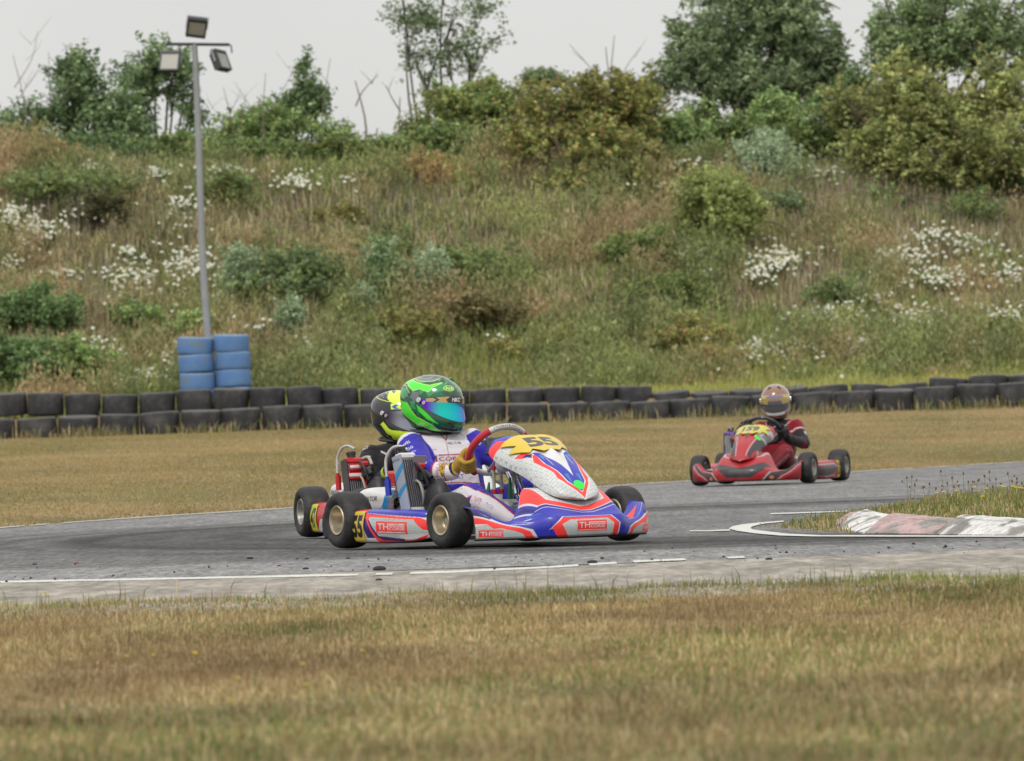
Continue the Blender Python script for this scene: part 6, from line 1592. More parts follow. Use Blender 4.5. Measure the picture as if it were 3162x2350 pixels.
def make_helmet(parent, loc, yaw, pitch, roll, cv, visor_m, strip_cv=None, label=None, s0=.70, sc_=1.0, pods=True):
    h = empty('helmet', loc); h.parent = parent; h.rotation_euler = (R(roll), R(pitch), R(yaw)); h.scale = (sc_,) * 3
    nu, nv = 300, 190
    A, E = np.meshgrid(np.linspace(-math.pi, math.pi, nu), np.linspace(R(-72), R(90), nv), indexing='ij')
    P = hel_pt(A, E); C = cv.sample(np.degrees(A), np.degrees(E))
    up_, lo_ = port(A); ins = (np.abs(A) < R(88)) & (E < up_) & (E > lo_)
    # sink the eye port edge: the shell steps inward there
    C[ins] = BLK * .6; P[ins] *= .955
    sl = (np.abs(A) < R(40)) & (np.abs(E - R(-36) + np.abs(A) * .06) < R(1.6)) & (np.abs(A) > R(8)); C[sl] = BLK; P[sl] *= .985
    mesh_np('shell', P.reshape(-1, 3), np.stack([(np.arange(nu - 1)[:, None] * nv + np.arange(nv - 1)[None]).ravel() + k for k in (0, nv, nv + 1, 1)], 1), C.reshape(-1, 3), [m_attrg], smooth=True, parent=h, angle=60)
    # visor
    nu, nv = 120, 44; Av, Tt = np.meshgrid(np.linspace(R(-84), R(84), nu), np.linspace(0, 1, nv), indexing='ij')
    up_, lo_ = port(Av); Ev = lo_ - R(1.5) + (up_ - lo_ + R(3.5)) * Tt
    gridmesh('visor', hel_pt(Av, Ev, up=.004), np.repeat(smooth(R(38), R(74), np.abs(Av))[..., None], 3, 2), visor_m, h, thick=.002)
    if strip_cv is not None:
        Av, Tt = np.meshgrid(np.linspace(R(-74), R(74), 200), np.linspace(s0, 1, 30), indexing='ij'); up_, lo_ = port(Av); Ev = lo_ - R(1.5) + (up_ - lo_ + R(3.5)) * Tt
        gridmesh('visor_strip', hel_pt(Av, Ev, up=.0052), strip_cv.sample(np.degrees(Av), (Tt - s0) / (1 - s0)), m_attrg, h, thick=.0008)
    for s in (-1, 1):
        for az, el, r_ in ((91, 5, .013), (78, 0, .010)):
            g = G(); p = hel_pt(np.array(R(s * az)), np.array(R(el)), .004); M = axis_M(p, Vector(p)); g.lathe([(r_, -.006), (r_, .003), (r_ * .8, .006), (.0005, .006)], 18, M=M); g.build('visor_pivot', m_steel, h)
    g = G(); g.lathe([(.085, -.128), (.092, -.138), (.085, -.145), (.070, -.14), (.062, -.12)], 40, M=Matrix.Diagonal((1.18, 1, 1, 1)).to_4x4()); g.build('neck_roll', m_blk, h)
    if pods:   # small vent scoops on the crown
        for s in (-1, 1):
            g = G(); M = axis_M(hel_pt(np.array(R(s * 30)), np.array(R(52)), .0), Vector(hel_pt(np.array(R(s * 30)), np.array(R(52)), 0)))
            g.add(*_scoop(), 0, M @ Matrix.Rotation(R(s * 20 + 90), 4, 'Z')); g.build('vent', cv_vent.get(label, m_blks), h)
    return h
cv_vent = {}
def _scoop():
    V = []; F = []
    for i in range(7):
        x = -.018 + .006 * i; t = i / 6; hh = .001 + .006 * math.sin(t * 2.4); w_ = .010 * (1 - .6 * (1 - t) ** 2)
        V += [(x, -w_, -.004), (x, -w_ * .7, hh), (x, w_ * .7, hh), (x, w_, -.004)]
    for i in range(6):
        for j in range(3): F.append((i * 4 + j, i * 4 + 4 + j, i * 4 + 5 + j, i * 4 + 1 + j))
    F += [(0, 1, 2, 3), (27, 26, 25, 24)]
    return V, F
def iridescent(name, face, mid, graz):
    m = D.materials.new(name); m.use_nodes = True; nt = m.node_tree; N = nt.nodes; L = nt.links; bs = N['Principled BSDF']
    lw = N.new('ShaderNodeLayerWeight'); lw.inputs[0].default_value = .35; r_ = N.new('ShaderNodeValToRGB'); L.new(lw.outputs['Facing'], r_.inputs[0])
    e = r_.color_ramp.elements; e[0].position = 0.0; e[0].color = (*face, 1); e[1].position = .62; e[1].color = (*graz, 1)
    q = r_.color_ramp.elements.new(.30); q.color = (*mid, 1)
    at_ = N.new('ShaderNodeAttribute'); at_.attribute_name = 'Col'; mx = N.new('ShaderNodeMix'); mx.data_type = 'RGBA'
    L.new(at_.outputs['Fac'], mx.inputs[0]); L.new(r_.outputs[0], mx.inputs[6]); mx.inputs[7].default_value = (*graz, 1)
    L.new(mx.outputs[2], bs.inputs['Base Color']); bs.inputs['Metallic'].default_value = .85; bs.inputs['Roughness'].default_value = .12
    return m
m_vis1 = iridescent('mirrored_visor', (.02, .62, .50), (.03, .42, .72), (.16, .03, .55))
m_vis2 = iridescent('smoke_visor', (.30, .31, .36), (.2, .2, .25), (.08, .05, .08))
m_vis3 = mat('dark_visor', (.012, .012, .014), .12, coat=.6)

def hel_canvas(base, tri=None, seed=1):
    c = Canvas(-180, 180, -72, 90, .75, base)
    if tri:
        r_ = np.random.default_rng(seed)
        for k in range(230):
            x, y, s_ = r_.uniform(-180, 180), r_.uniform(-70, 88), r_.uniform(8, 20); a = r_.random() * 6
            c.poly([(x + s_ * math.cos(a + q) * (.6 + .6 * r_.random()), y + s_ * .8 * math.sin(a + q)) for q in (0, 2.1, 4.2)], tri[k % len(tri)])
    return c
def person(name, label, kart, J, paint, hel, glove_col, cuff_col, shoe_m, bulk=1.0, seed=1, hand_s=1.0, grips=(-1, 1), hands_label=None):
    p = empty(name, kart.location, kart.rotation_euler[2]); tag(p, label, 'person')
    V, F, C = make_body(J, paint, bulk=bulk, seed=seed)
    mesh_np('body', V, F, C, [m_attr], smooth=True, parent=p)
    a = R(40); n = Vector((-math.cos(a), 0, math.sin(a))); up = Vector((math.sin(a), 0, math.cos(a))); lt = Vector((0, 1, 0)); c0 = Vector((.58, 0, .445))
    for s, th in ((-1, J.get('gR', -82)), (1, J.get('gL', 82))):
        rad = math.cos(R(th)) * up + math.sin(R(th)) * lt; P = c0 + rad * .150
        T = (-math.sin(R(th)) * up + math.cos(R(th)) * lt) * (1 if s < 0 else -1)
        T = T if T.z > 0 else -T
        w_ = Vector(J['wR' if s < 0 else 'wL']); g = G(); glove(g, P, T, n, rad, w_ + (P - w_) * .18, s, hand_s)
        gv, gf, gn = remesh(g, .0036, 3, .4)
        gv = gv + gn * (.0016 * (fbm(gv, 60, 3, 2) - .5))[:, None]
        dist = np.linalg.norm(gv - np.array(w_), axis=1); gc = np.tile(np.array(glove_col), (len(gv), 1)) * (.82 + .36 * fbm(gv, 35, 2, 2))[:, None]
        mesh_np('glove', gv, gf, gc, [m_attr], smooth=True, parent=p)
        # gauntlet over the sleeve end
        e_ = Vector(J['eR' if s < 0 else 'eL']); ax = (P + rad * .02 - w_).normalized()
        q0 = w_ + (e_ - w_).normalized() * .045; q1 = w_ + (P - w_) * .30
        nn, mm = 110, 260; Pg = np.zeros((nn, mm, 3)); d_ = (q1 - q0); L_ = d_.length; d_.normalize(); uu = d_.cross(Vector((0, 0, 1))).normalized(); vv = uu.cross(d_)
        cv = Canvas(0, 1, 0, 1, .006, cuff_col[0])
        if len(cuff_col) > 1: cv.poly([(.68, 0), (.90, 0), (.90, 1), (.68, 1)], cuff_col[1])
        if len(cuff_col) > 2: cv.poly([(0, 0), (.05, 0), (.05, 1), (0, 1)], cuff_col[2])
        if J.get('cufftext'):
            for q_ in (.0, .34, .67): cv.text(J['cufftext'], .12, q_ + .31, .28, .42, BLK, .0, rot=R(-90))
        for i in range(nn):
            t = i / (nn - 1); rr = .044 - .012 * t + .0025 * math.sin(t * 9)
            for j in range(mm):
                an = 2 * math.pi * j / (mm - 1); Pg[i, j] = q0 + d_ * L_ * t + (uu * math.cos(an) + vv * math.sin(an)) * rr * bulk * (1 + .03 * math.sin(3 * an + 5 * t))
        tt, jj = np.meshgrid(np.linspace(0, 1, nn), np.linspace(0, 1, mm), indexing='ij')
        gridmesh('glove_cuff', Pg, cv.sample(tt, jj), m_attr, p, thick=.002, flip=False)
    for k in ('R', 'L'):
        g = G(); a_ = Vector(J['a' + k]); make_shoe(g, a_, a_ + Vector((.13, 0, .045))); V, F, Nn = remesh(g, .006, 4); mesh_np('shoe', V, F, None, [shoe_m], smooth=True, parent=p)
    make_helmet(p, J['head'], *hel)
    return p
def chest_uv(V, J):
    """lateral / height coordinates on the chest"""
    sR, sL = np.array(J['sR'], float), np.array(J['sL'], float); lat = sL - sR; lat[2] *= .5; lat /= np.linalg.norm(lat); m = (sR + sL) / 2
    return (V - m) @ lat, V[:, 2] - m[2]
def limb_id(V, J):
    segs = [('sR', 'eR'), ('eR', 'wR'), ('sL', 'eL'), ('eL', 'wL'), ('hR', 'kR'), ('kR', 'aR'), ('hL', 'kL'), ('kL', 'aL')]
    rr = [.068, .046, .052, .042, .078, .055, .078, .055]
    ds = []; ts = []
    for (a, b), q in zip(segs, rr):
        d, t = segd(V, J[a], J[b]); ds.append(d / q); ts.append(t)
    pel = (np.array(J['hR'], float) + np.array(J['hL'], float)) / 2; sh = (np.array(J['sR'], float) + np.array(J['sL'], float)) / 2
    d, t = segd(V, pel, sh); lat = np.array(J['sL'], float) - np.array(J['sR'], float); lat /= np.linalg.norm(lat)
    w_ = (V - pel) @ lat; ds.append(np.sqrt(np.maximum(0, d ** 2 - np.minimum(np.abs(w_), .075) ** 2 * .96)) / .085); ts.append(t)
    ds = np.array(ds); k = ds.argmin(0); return k, np.array(ts)[k, np.arange(len(V))], ds
# ================================================================ PLACE THE KARTS
def kart_loc(px, Y):
    p = at(px, 1600, Y); return (p.x, Y, .012)
def hd(deg_right, toward=1):  # heading of local +X in the world: angle from image right, turned towards the camera
    return -R(deg_right)
YK = 35.25
k55 = make_kart('racing_kart', 'blue, white and red racing kart number 55, nearest of the three karts', livery_blue(), '55', kart_loc(1357, YK), hd(60),
                dict(swtext='TONYKART', radstripe=pc(40, 150, 205), plug=m_bluep, turn=4, steer=3))
k47 = make_kart('racing_kart', 'white-nosed kart with yellow 47 on red side pod, mostly hidden behind kart 55', livery_white(), '47', kart_loc(1243, 39.2), hd(73),
                dict(numbg=pc(225, 230, 70), radcol=pc(70, 66, 70), radtank=m_redp, box=m_wplas, plug=m_redp, podx=-.06, numofs=40, rim=m_rimw, steer=-2))
kred = make_kart('racing_kart', 'red and black kart number 159 driving towards the camera at the right', livery_red(), '159', kart_loc(2421, 62.5), -R(180 - 73),
                 dict(numbg=pc(240, 215, 60), platebg=pc(214, 204, 84), rim=m_rimw, grip=m_blk, swtop=m_blks, plug=m_purp, radcol=pc(90, 70, 150), radtank=m_purp, fairw=.88, sticker=(1.12, .10), turn=6, steer=-2))
# ================================================================ DRIVER OF KART 55
SB = pc(58, 50, 182); SWT = pc(236, 230, 236); SR = pc(178, 36, 66)
def arm_uv(V, a, b, ref):
    a, b = np.array(a, float), np.array(b, float); d = b - a; L_ = np.linalg.norm(d); d /= L_; ref = np.array(ref, float); u = ref - d * (ref @ d); u /= np.linalg.norm(u); w = np.cross(d, u)
    q = V - a; return q @ d, np.arctan2(q @ w, q @ u)
J55 = dict(hR=(.23, -.095, .15), hL=(.23, .095, .15), chest=(.14, -.06, .42), neck=(.115, -.07, .555), sR=(.10, -.200, .478), sL=(.165, .095, .488),
           eR=(.335, -.262, .355), wR=(.458, -.183, .352), eL=(.36, .245, .36), wL=(.485, .195, .365), kR=(.62, -.17, .235), kL=(.64, .15, .26), aR=(.93, -.115, .115), aL=(.95, .12, .12),
           head=(.102, -.076, .684), sub=1, arm=1.18, gR=-115, gL=80, cufftext='SENNA')
def paint55(V, Nn, J):
    k, t, ds = limb_id(V, J); C = np.tile(SWT, (len(V), 1))
    x, z = chest_uv(V, J)
    # chest print
    c = Canvas(-.22, .22, -.36, .12, .0014, SWT)
    c.text('TH', -.145, -.086, .085, .036, SR, .02); c.text('CORSE', -.052, -.078, .13, .020, SR, .015)
    c.line([(-.05, -.050), (.10, -.050)], .005, SR); c.line([(-.145, -.102), (.10, -.102)], .005, SR); c.line([(-.12, -.120), (.10, -.120)], .004, SR)
    c.text('lAND.ROVER', .0, .00, .075, .013, BLK, .02); c.text('K7', -.135, .012, .025, .014, BLK, .01)
    c.text('Racing', -.150, -.008, .06, .012, BLK, 0, .3); c.text('motorsport', -.145, -.030, .085, .012, BLK, 0, .3)
    c.poly([(-.22, -.36), (.22, -.36), (.22, -.205), (.06, -.19), (-.06, -.19), (-.22, -.205)], SB)
    c.poly([(.125, .12), (.22, .12), (.22, -.36), (.16, -.36), (.135, -.1)], SB); c.poly([(-.165, .0), (-.22, .0), (-.22, -.36), (-.165, -.36), (-.15, -.15)], SB)
    c.line([(-.22, -.20), (-.06, -.185), (.06, -.185), (.22, -.20)], .006, SR)
    c.text('TONYKART', -.11, -.165, .17, .022, pc(70, 60, 170), .02)
    c.line([(-.03, .07), (0, .02), (.03, .07)], .005, SR); c.line([(-.004, .03), (-.004, -.2)], .0025, GRY)
    front = (Nn[:, 0] > -.1); tor = (k == 8)
    C[tor] = c.sample(x[tor], z[tor]); 
    bk = tor & ~front; C[bk] = np.where((z[bk] < -.2)[:, None], SB, SWT)
    # sleeves
    for (a, b, ids, ref) in (('sR', 'eR', 0, (0, -1, .3)), ('sL', 'eL', 2, (0, 1, .3))):
        m = k == ids; s_, an = arm_uv(V[m], J[a], J[b], ref); L_ = np.linalg.norm(np.array(J[b], float) - np.array(J[a], float))
        c = Canvas(-3.15, 3.15, -.08, .30, .004, SB)
        c.im[c.Y < -.005 + .02 * np.cos(c.X)] = SWT * .97
        for q in (-.8, .4, 1.5): c.text('TEAM', q, .05, .7, .020, WHT, .02, rot=0); c.text('OTK', q, .105, .6, .020, WHT, .02); c.text('VORTEX', q - .1, .15, .8, .016, WHT * .9, .02)
        C[m] = c.sample(an, s_)
    for (a, b, ids, ref) in (('eR', 'wR', 1, (0, -1, .3)), ('eL', 'wL', 3, (0, 1, .3))):
        m = k == ids; s_, an = arm_uv(V[m], J[a], J[b], ref); c = Canvas(-3.15, 3.15, -.08, .22, .003, SB)
        c.im[c.Y > .062] = SWT; c.line([(-3.1, .062), (3.1, .062)], .007, SR)
        for q in (-1.6, -.3, 1.0): c.text('TH', q, .085, .5, .022, SR, .03); c.text('CORSE', q + .55, .085, .6, .013, SR, .02)
        c.line([(-3.1, .125), (3.1, .125)], .004, SR)
        if ids == 3:
            for q in (.0, .016, .032): c.line([(-3.1, q + .01), (3.1, q + .01)], .006, WHT if q != .016 else BLK)
        C[m] = c.sample(an, s_)
    for (a, b, ids, ref) in (('hR', 'kR', 4, (0, -1, 0)), ('kR', 'aR', 5, (0, -1, 0)), ('hL', 'kL', 6, (0, 1, 0)), ('kL', 'aL', 7, (0, 1, 0))):
        m = k == ids; s_, an = arm_uv(V[m], J[a], J[b], ref); c = Canvas(-3.15, 3.15, -.12, .55, .004, SB)
        wv = .95 + .22 * np.sin(c.Y * 16 + ids); low = (np.abs(c.X + (.35 if ids < 6 else -.35)) < wv) & ((c.Y > .10) | (ids in (5, 7)))
        c.im[low] = SWT * .96; ed = (np.abs(np.abs(c.X + (.35 if ids < 6 else -.35)) - wv) < .10) & ((c.Y > .09) | (ids in (5, 7))); c.im[ed] = SR
        if ids in (5, 7): 
            for q in (-.7, .1): c.text('MINI', q, .08, .45, .05, SR * 1.1, .0); c.text('ST', q, .16, .4, .05, SB * .5 + .2, .0)
        C[m] = c.sample(an, s_)
    # collar
    nk = np.array(J['neck'], float); dn = np.linalg.norm((V - nk) * [1, 1, .6], axis=1); C[(dn < .062) & (V[:, 2] > nk[2] + .012)] = BLK * 1.4
    return C * (.93 + .12 * fbm(V, 9, 4, 3))[:, None]
GD = pc(12, 82, 54); G1 = pc(24, 156, 84); G2 = pc(12, 116, 72); G3 = pc(50, 170, 100); GB = pc(72, 238, 52, 1.0); YG_ = pc(220, 245, 120)
c = hel_canvas(GD, [G1, G2, GD * .55, G3 * .8, G2 * .6], 5)
# work in degrees: azimuth (negative = wearer's right), elevation
def both(f):
    for s in (-1, 1): f(lambda pts: [(s * a, b) for a, b in pts], s)
def deco55(S, s):
    c.poly(S([(180, 62), (120, 66), (60, 74), (0, 80), (0, 68), (50, 62), (95, 52), (130, 50), (180, 46)]), BLK * 1.2)
    c.poly(S([(150, 58), (100, 62), (55, 70), (70, 60), (40, 60), (60, 52), (110, 50), (150, 52)]), pc(120, 130, 130))
    c.line(S([(150, 50), (110, 49), (60, 51), (40, 58)]), 1.6, YG_)
    c.poly(S([(180, 44), (140, 46), (105, 44), (70, 40), (32, 46), (62, 34), (70, 24), (95, 30), (112, 24), (140, 34), (180, 30)]), GB); c.line(S([(180, 44), (140, 46), (105, 44), (70, 40), (32, 46)]), 1.4, YG_); c.line(S([(32, 46), (62, 34), (70, 24), (95, 30), (112, 24), (140, 34)]), 1.2, YG_)
    c.poly(S([(112, 22), (96, 24), (92, 8), (104, 2), (116, 10)]), pc(110, 120, 125))
    c.poly(S([(180, 8), (150, 2), (125, -2), (112, -18), (98, -32), (60, -38), (20, -52), (0, -54), (0, -62), (30, -58), (70, -50), (105, -48), (130, -36), (150, -20), (180, -14)]), GB); c.line(S([(125, -2), (112, -18), (98, -32), (60, -38), (20, -52)]), 1.3, YG_); c.line(S([(180, -14), (150, -20), (130, -36), (105, -48), (70, -50), (30, -58)]), 1.3, YG_)
    c.poly(S([(98, -5), (92, -20), (70, -31), (45, -34), (60, -27), (85, -12)]), GB * .8)
    c.poly(S([(180, -55), (90, -60), (20, -68), (20, -72), (180, -72)]), pc(84, 80, 140) * .7)
    c.poly(S([(160, 20), (135, 26), (122, 12), (140, 4)]), G3); c.line(S([(170, 26), (140, 30), (120, 18)]), 1.2, YG_)
both(deco55)
c.disc((-24, 31), 13.5, YG_, 6.3); c.disc((-24, 31), 11.5, G1, 5.0); c.text('Arai', -33, 27.5, 18, 7, YG_, .03)
c.disc((24, 31), 13.5, YG_, 6.3); c.disc((24, 31), 11.5, G1, 5.0); c.text('Arai', 15, 27.5, 18, 7, YG_, .03)
c.text('CASPER', -92, -43, 26, 4, YG_, .02, rot=-.10); c.text('MCALLISTER', -62, -46, 34, 4, YG_, .02, rot=-.16)
st = Canvas(-74, 74, 0, 1, .012 * 60, BLK); st = Canvas(-74, 74, 0, 1, .01, BLK) if False else None
class _S(Canvas): pass
def strip(base, draw):
    s_ = Canvas(-74, 74, 0, 1, .5, base)
    # rebuild with enough rows
    s_.W, s_.H = 500, 60; s_.im = np.tile(np.array(base, float), (60, 500, 1)); s_.X, s_.Y = np.meshgrid(np.linspace(-74, 74, 500), np.linspace(0, 1, 60)); draw(s_); return s_
def ds55(s_):
    GO = pc(206, 170, 108)
    s_.poly([(-74, 0), (-30, 0), (-34, .5), (-26, 1), (-74, 1)], GO); s_.poly([(-60, 0), (-52, .5), (-60, 1), (-54, 1), (-46, .5), (-54, 0)], BLK); s_.text('NKC', -22, .18, 20, .62, WHT, .04)
    s_.poly([(4, 0), (9, .5), (4, 1), (30, 1), (30, 0)], GO); s_.poly([(12, 0), (17, .5), (12, 1), (14, 1), (19, .5), (14, 0)], BLK)
cv_vent['h55'] = mat('green_vent', (.01, .12, .06), .25, coat=.6)
p55 = person('person', 'driver in green helmet and white and blue suit, gold gloves on the wheel', k55, J55, paint55,
             (30, 5, -2, c, m_vis1, strip(BLK, ds55), 'h55', .70, 1.03), pc(196, 158, 60), (pc(214, 176, 70), pc(24, 26, 78), pc(120, 92, 30)), m_blk, seed=3)

# ================================================================ DRIVER OF KART 47
J47 = dict(hR=(.23, -.095, .15), hL=(.23, .095, .15), chest=(.13, -.05, .38), neck=(.09, -.045, .485), sR=(.08, -.185, .425), sL=(.13, .115, .44),
           eR=(.20, -.285, .29), wR=(.42, -.22, .30), eL=(.34, .24, .35), wL=(.485, .195, .365), kR=(.62, -.17, .235), kL=(.64, .15, .26), aR=(.93, -.115, .115), aL=(.95, .12, .12),
           head=(.075, -.03, .640), gR=-95, gL=80)
def paint_black(V, Nn, J):
    k, t, ds = limb_id(V, J); x, z = chest_uv(V, J); K1 = pc(34, 32, 36)
    c = Canvas(-.22, .22, -.36, .12, .003, K1); c.line([(-.16, .05), (-.05, -.02), (-.08, -.1)], .008, WHT * .8); c.text('CRG', -.1, -.08, .12, .03, WHT * .8)
    C = np.tile(K1, (len(V), 1)); m = k == 8; C[m] = c.sample(x[m], z[m])
    for (a, b, ids, ref) in (('sR', 'eR', 0, (-1, -1, .3)), ('sL', 'eL', 2, (0, 1, .3))):
        m = k == ids; s_, an = arm_uv(V[m], J[a], J[b], ref); c = Canvas(-3.15, 3.15, -.08, .30, .004, K1)
        for q in (-1.4, 0, 1.4): c.text('K2R', q, -.02, .7, .03, WHT * .8, .02); c.text('R', q + .8, .0, .3, .04, WHT * .8)
        c.line([(-2, .06), (-1, .09), (0, .07), (1, .1), (2, .07)], .008, WHT * .85); c.line([(-2, .12), (0, .10), (2, .13)], .004, WHT * .7)
        C[m] = c.sample(an, s_)
    for (a, b, ids, ref) in (('eR', 'wR', 1, (0, -1, .3)), ('eL', 'wL', 3, (0, 1, .3))):
        m = k == ids; s_, an = arm_uv(V[m], J[a], J[b], ref); c = Canvas(-3.15, 3.15, -.08, .22, .004, K1)
        c.line([(-3, .10), (3, .12)], .008, pc(190, 220, 60)); c.poly([(-1, .12), (1, .13), (1, .16), (-1, .16)], pc(150, 130, 190)); c.line([(-2, .03), (2, .06)], .005, pc(140, 90, 160)); C[m] = c.sample(an, s_)
    return C * (.9 + .2 * fbm(V, 9, 4, 3))[:, None]
Y47 = pc(212, 244, 60, 1.0)
c = hel_canvas(BLK * .9)
def deco47(S, s):
    c.poly(S([(0, 30), (22, 30), (66, 32), (88, 44), (104, 62), (180, 72), (180, 90), (0, 90)]), Y47)
    c.poly(S([(70, 62), (110, 72), (150, 74), (150, 82), (80, 80)]), BLK * 2.5)
    c.line(S([(180, 34), (140, 38), (100, 38), (60, 34), (30, 30)]), 1.5, Y47); c.line(S([(180, 58), (120, 60), (80, 52)]), 1.2, Y47)
    for q in range(6): c.disc((s * (56 + q * 13), 45 + (q % 2) * 3), 1.8, WHT * .7, 1.3)
    c.poly(S([(0, 30), (28, 30), (52, 32), (70, 30), (66, 16), (0, 18)]), Y47); c.poly(S([(20, 28), (30, 22), (20, 17), (34, 17), (44, 22), (34, 28)]), pc(40, 90, 190)); c.poly(S([(44, 28), (54, 22), (44, 17), (56, 17), (66, 22), (58, 28)]), pc(40, 90, 190))
    c.poly(S([(0, -26), (40, -27), (66, -30), (60, -50), (44, -70), (0, -70)]), Y47); c.poly(S([(88, -16), (100, -24), (76, -42), (48, -42), (48, -32), (70, -28)]), Y47)
    c.poly(S([(180, 20), (165, 20), (160, -10), (140, -36), (110, -56), (60, -64), (60, -68), (115, -61), (150, -42), (170, -14), (180, -8)]), Y47)
    c.text('MARCOS', -86 if s < 0 else 60, -52, 20, 4, WHT * .8, .02, rot=-.2 if s < 0 else .2)
both(deco47)
p47 = person('person', 'driver in yellow and black helmet and black suit, behind the green-helmeted driver', k47, J47, paint_black,
             (32, 6, 0, c, m_vis2, None, 'h47'), pc(40, 36, 44), (pc(60, 40, 90), pc(190, 220, 60)), m_blk, seed=8)

# ================================================================ DRIVER OF THE RED KART
JR = dict(hR=(.23, -.095, .15), hL=(.23, .095, .15), chest=(.14, 0, .42), neck=(.11, .0, .535), sR=(.10, -.145, .47), sL=(.12, .165, .48),
          eR=(.30, -.25, .37), wR=(.47, -.19, .39), eL=(.25, .265, .33), wL=(.46, .18, .375), kR=(.62, -.16, .25), kL=(.60, .19, .27), aR=(.93, -.115, .12), aL=(.95, .12, .12),
          head=(.10, -.015, .705), gR=-70, gL=95)
def paint_red(V, Nn, J):
    k, t, ds = limb_id(V, J); x, z = chest_uv(V, J); A = pc(140, 12, 34); K1 = pc(40, 38, 44)
    C = np.tile(A, (len(V), 1)); m = k == 8
    c = Canvas(-.22, .22, -.36, .12, .003, K1); c.poly([(-.22, -.36), (.22, -.36), (.2, -.16), (0, -.10), (-.2, -.16)], A); c.poly([(.06, .12), (.22, .12), (.22, -.12), (.12, -.05)], A); c.poly([(-.06, .12), (-.22, .12), (-.22, -.12), (-.12, -.05)], A); c.line([(-.14, .08), (-.04, -.04), (0, -.08), (.04, -.04), (.14, .08)], .008, WHT * .6)
    C[m] = c.sample(x[m], z[m])
    for (a, b, ids, ref) in (('sR', 'eR', 0, (0, -1, .3)), ('sL', 'eL', 2, (0, 1, .3))):
        m = k == ids; s_, an = arm_uv(V[m], J[a], J[b], ref); c = Canvas(-3.15, 3.15, -.08, .30, .004, A)
        c.im[c.Y > .095] = K1; c.line([(-3.1, .065), (0, .085), (3.1, .065)], .012, WHT * .85); c.disc((.3, .135), .35, WHT * .8, .016); c.disc((-1.4, .135), .35, WHT * .8, .016); c.text('KR', -.6, -.03, .8, .03, K1, .02); C[m] = c.sample(an, s_)
    for (a, b, ids, ref) in (('eR', 'wR', 1, (0, -1, -.6)), ('eL', 'wL', 3, (0, 1, -.6))):
        m = k == ids; s_, an = arm_uv(V[m], J[a], J[b], ref); c = Canvas(-3.15, 3.15, -.08, .26, .004, K1); c.im[(np.abs(c.X) < .9) & (c.Y < .06)] = A; C[m] = c.sample(an, s_)
    for (a, b, ids, ref) in (('hR', 'kR', 4, (0, -1, 0)), ('kR', 'aR', 5, (0, -1, 0)), ('hL', 'kL', 6, (0, 1, 0)), ('kL', 'aL', 7, (0, 1, 0))):
        m = k == ids; s_, an = arm_uv(V[m], J[a], J[b], ref); c = Canvas(-3.15, 3.15, -.12, .55, .006, A); c.line([(0, -.1), (.1, .5)], .05, WHT * .6); c.line([(.5, -.1), (.6, .5)], .22, K1); C[m] = c.sample(an, s_)
    return C * (.9 + .2 * fbm(V, 9, 4, 3))[:, None]
BZ = pc(150, 108, 84); BZ2 = pc(166, 134, 116)
c = hel_canvas(BZ2)
def decoR(S, s):
    c.poly(S([(0, 82), (60, 74), (80, 50), (70, 28), (0, 26)]), BZ)
    for q in range(4): c.line(S([(0, 74 - 11 * q), (30, 72 - 11 * q), (50, 66 - 12 * q)]), 2.2, BZ * .6)
    c.disc((s * 30, 52), 5, BZ * .4, 3)
    c.poly(S([(20, 24), (30, 15), (88, 8), (86, 20), (60, 22)]), pc(220, 195, 90)); c.poly(S([(0, 22), (30, 22), (32, 15), (0, 14)]), pc(130, 130, 170))
    c.line(S([(100, 60), (100, 0), (80, -40), (0, -52)]), 5, BZ * .75); c.line(S([(92, 0), (70, -30), (0, -36)]), 3, BZ * .7); c.poly(S([(110, 90), (180, 90), (180, -70), (120, -70)]), BZ * .8)
    c.poly(S([(0, -26), (30, -26), (26, -32), (0, -32)]), WHT * .8)
both(decoR)
def dsR(s_):
    s_.poly([(-74, 0), (-24, 0), (-18, 1), (-74, 1)], pc(176, 158, 90)); s_.poly([(74, 0), (24, 0), (18, 1), (74, 1)], pc(176, 158, 90)); s_.poly([(-24, 0), (24, 0), (20, .5), (-20, .5)], pc(92, 92, 100))
    s_.line([(-70, .5), (-40, .2)], .1, BZ * .6)
pR = person('person', 'driver in bronze helmet with black visor and red and black suit, in the red kart', kred, JR, paint_red,
            (12, 8, 2, c, m_vis3, strip(BZ2, dsR), 'hR', .50, 1.05), pc(36, 32, 36), (pc(40, 38, 44), pc(30, 28, 30)), m_blk, seed=12, bulk=1.02)
# ================================================================ SMALL THINGS
m_crumb = mat('rubber_lump', (.03, .03, .032), .9, bump=.4)
m_clay = mat('red_clay_bit', (.28, .06, .05), .9)
r = np.random.default_rng(400)
LU = [(773, 1734, .045, 'largest rubber lump, lying on the track left of kart 55 front wheel'), (947, 1735, .026, 'small rubber lump below the rear wheel of kart 55'), (1075, 1734, .026, 'flat rubber lump below the side pod of kart 55'), (1170, 1770, .07, 'dark torn rubber piece touching the near white line'), (1170, 1802, .03, 'rubber lump on the pale strip under the torn piece'),
      (107, 1752, .028, 'rubber lump on the track near the left photo edge'), (235, 1749, .03, 'red bit on the track at the left'), (1830, 1748, .05, 'dark lump where the white line breaks up'), (1990, 1712, .02, 'small lump on the track below the nose of kart 55'), (2375, 1738, .04, 'dark lump on the pale strip right of the broken line'), (862, 1757, .018, 'small brown bit above the near white line'), (945, 1767, .035, 'flat black scrap just above the near white line')]
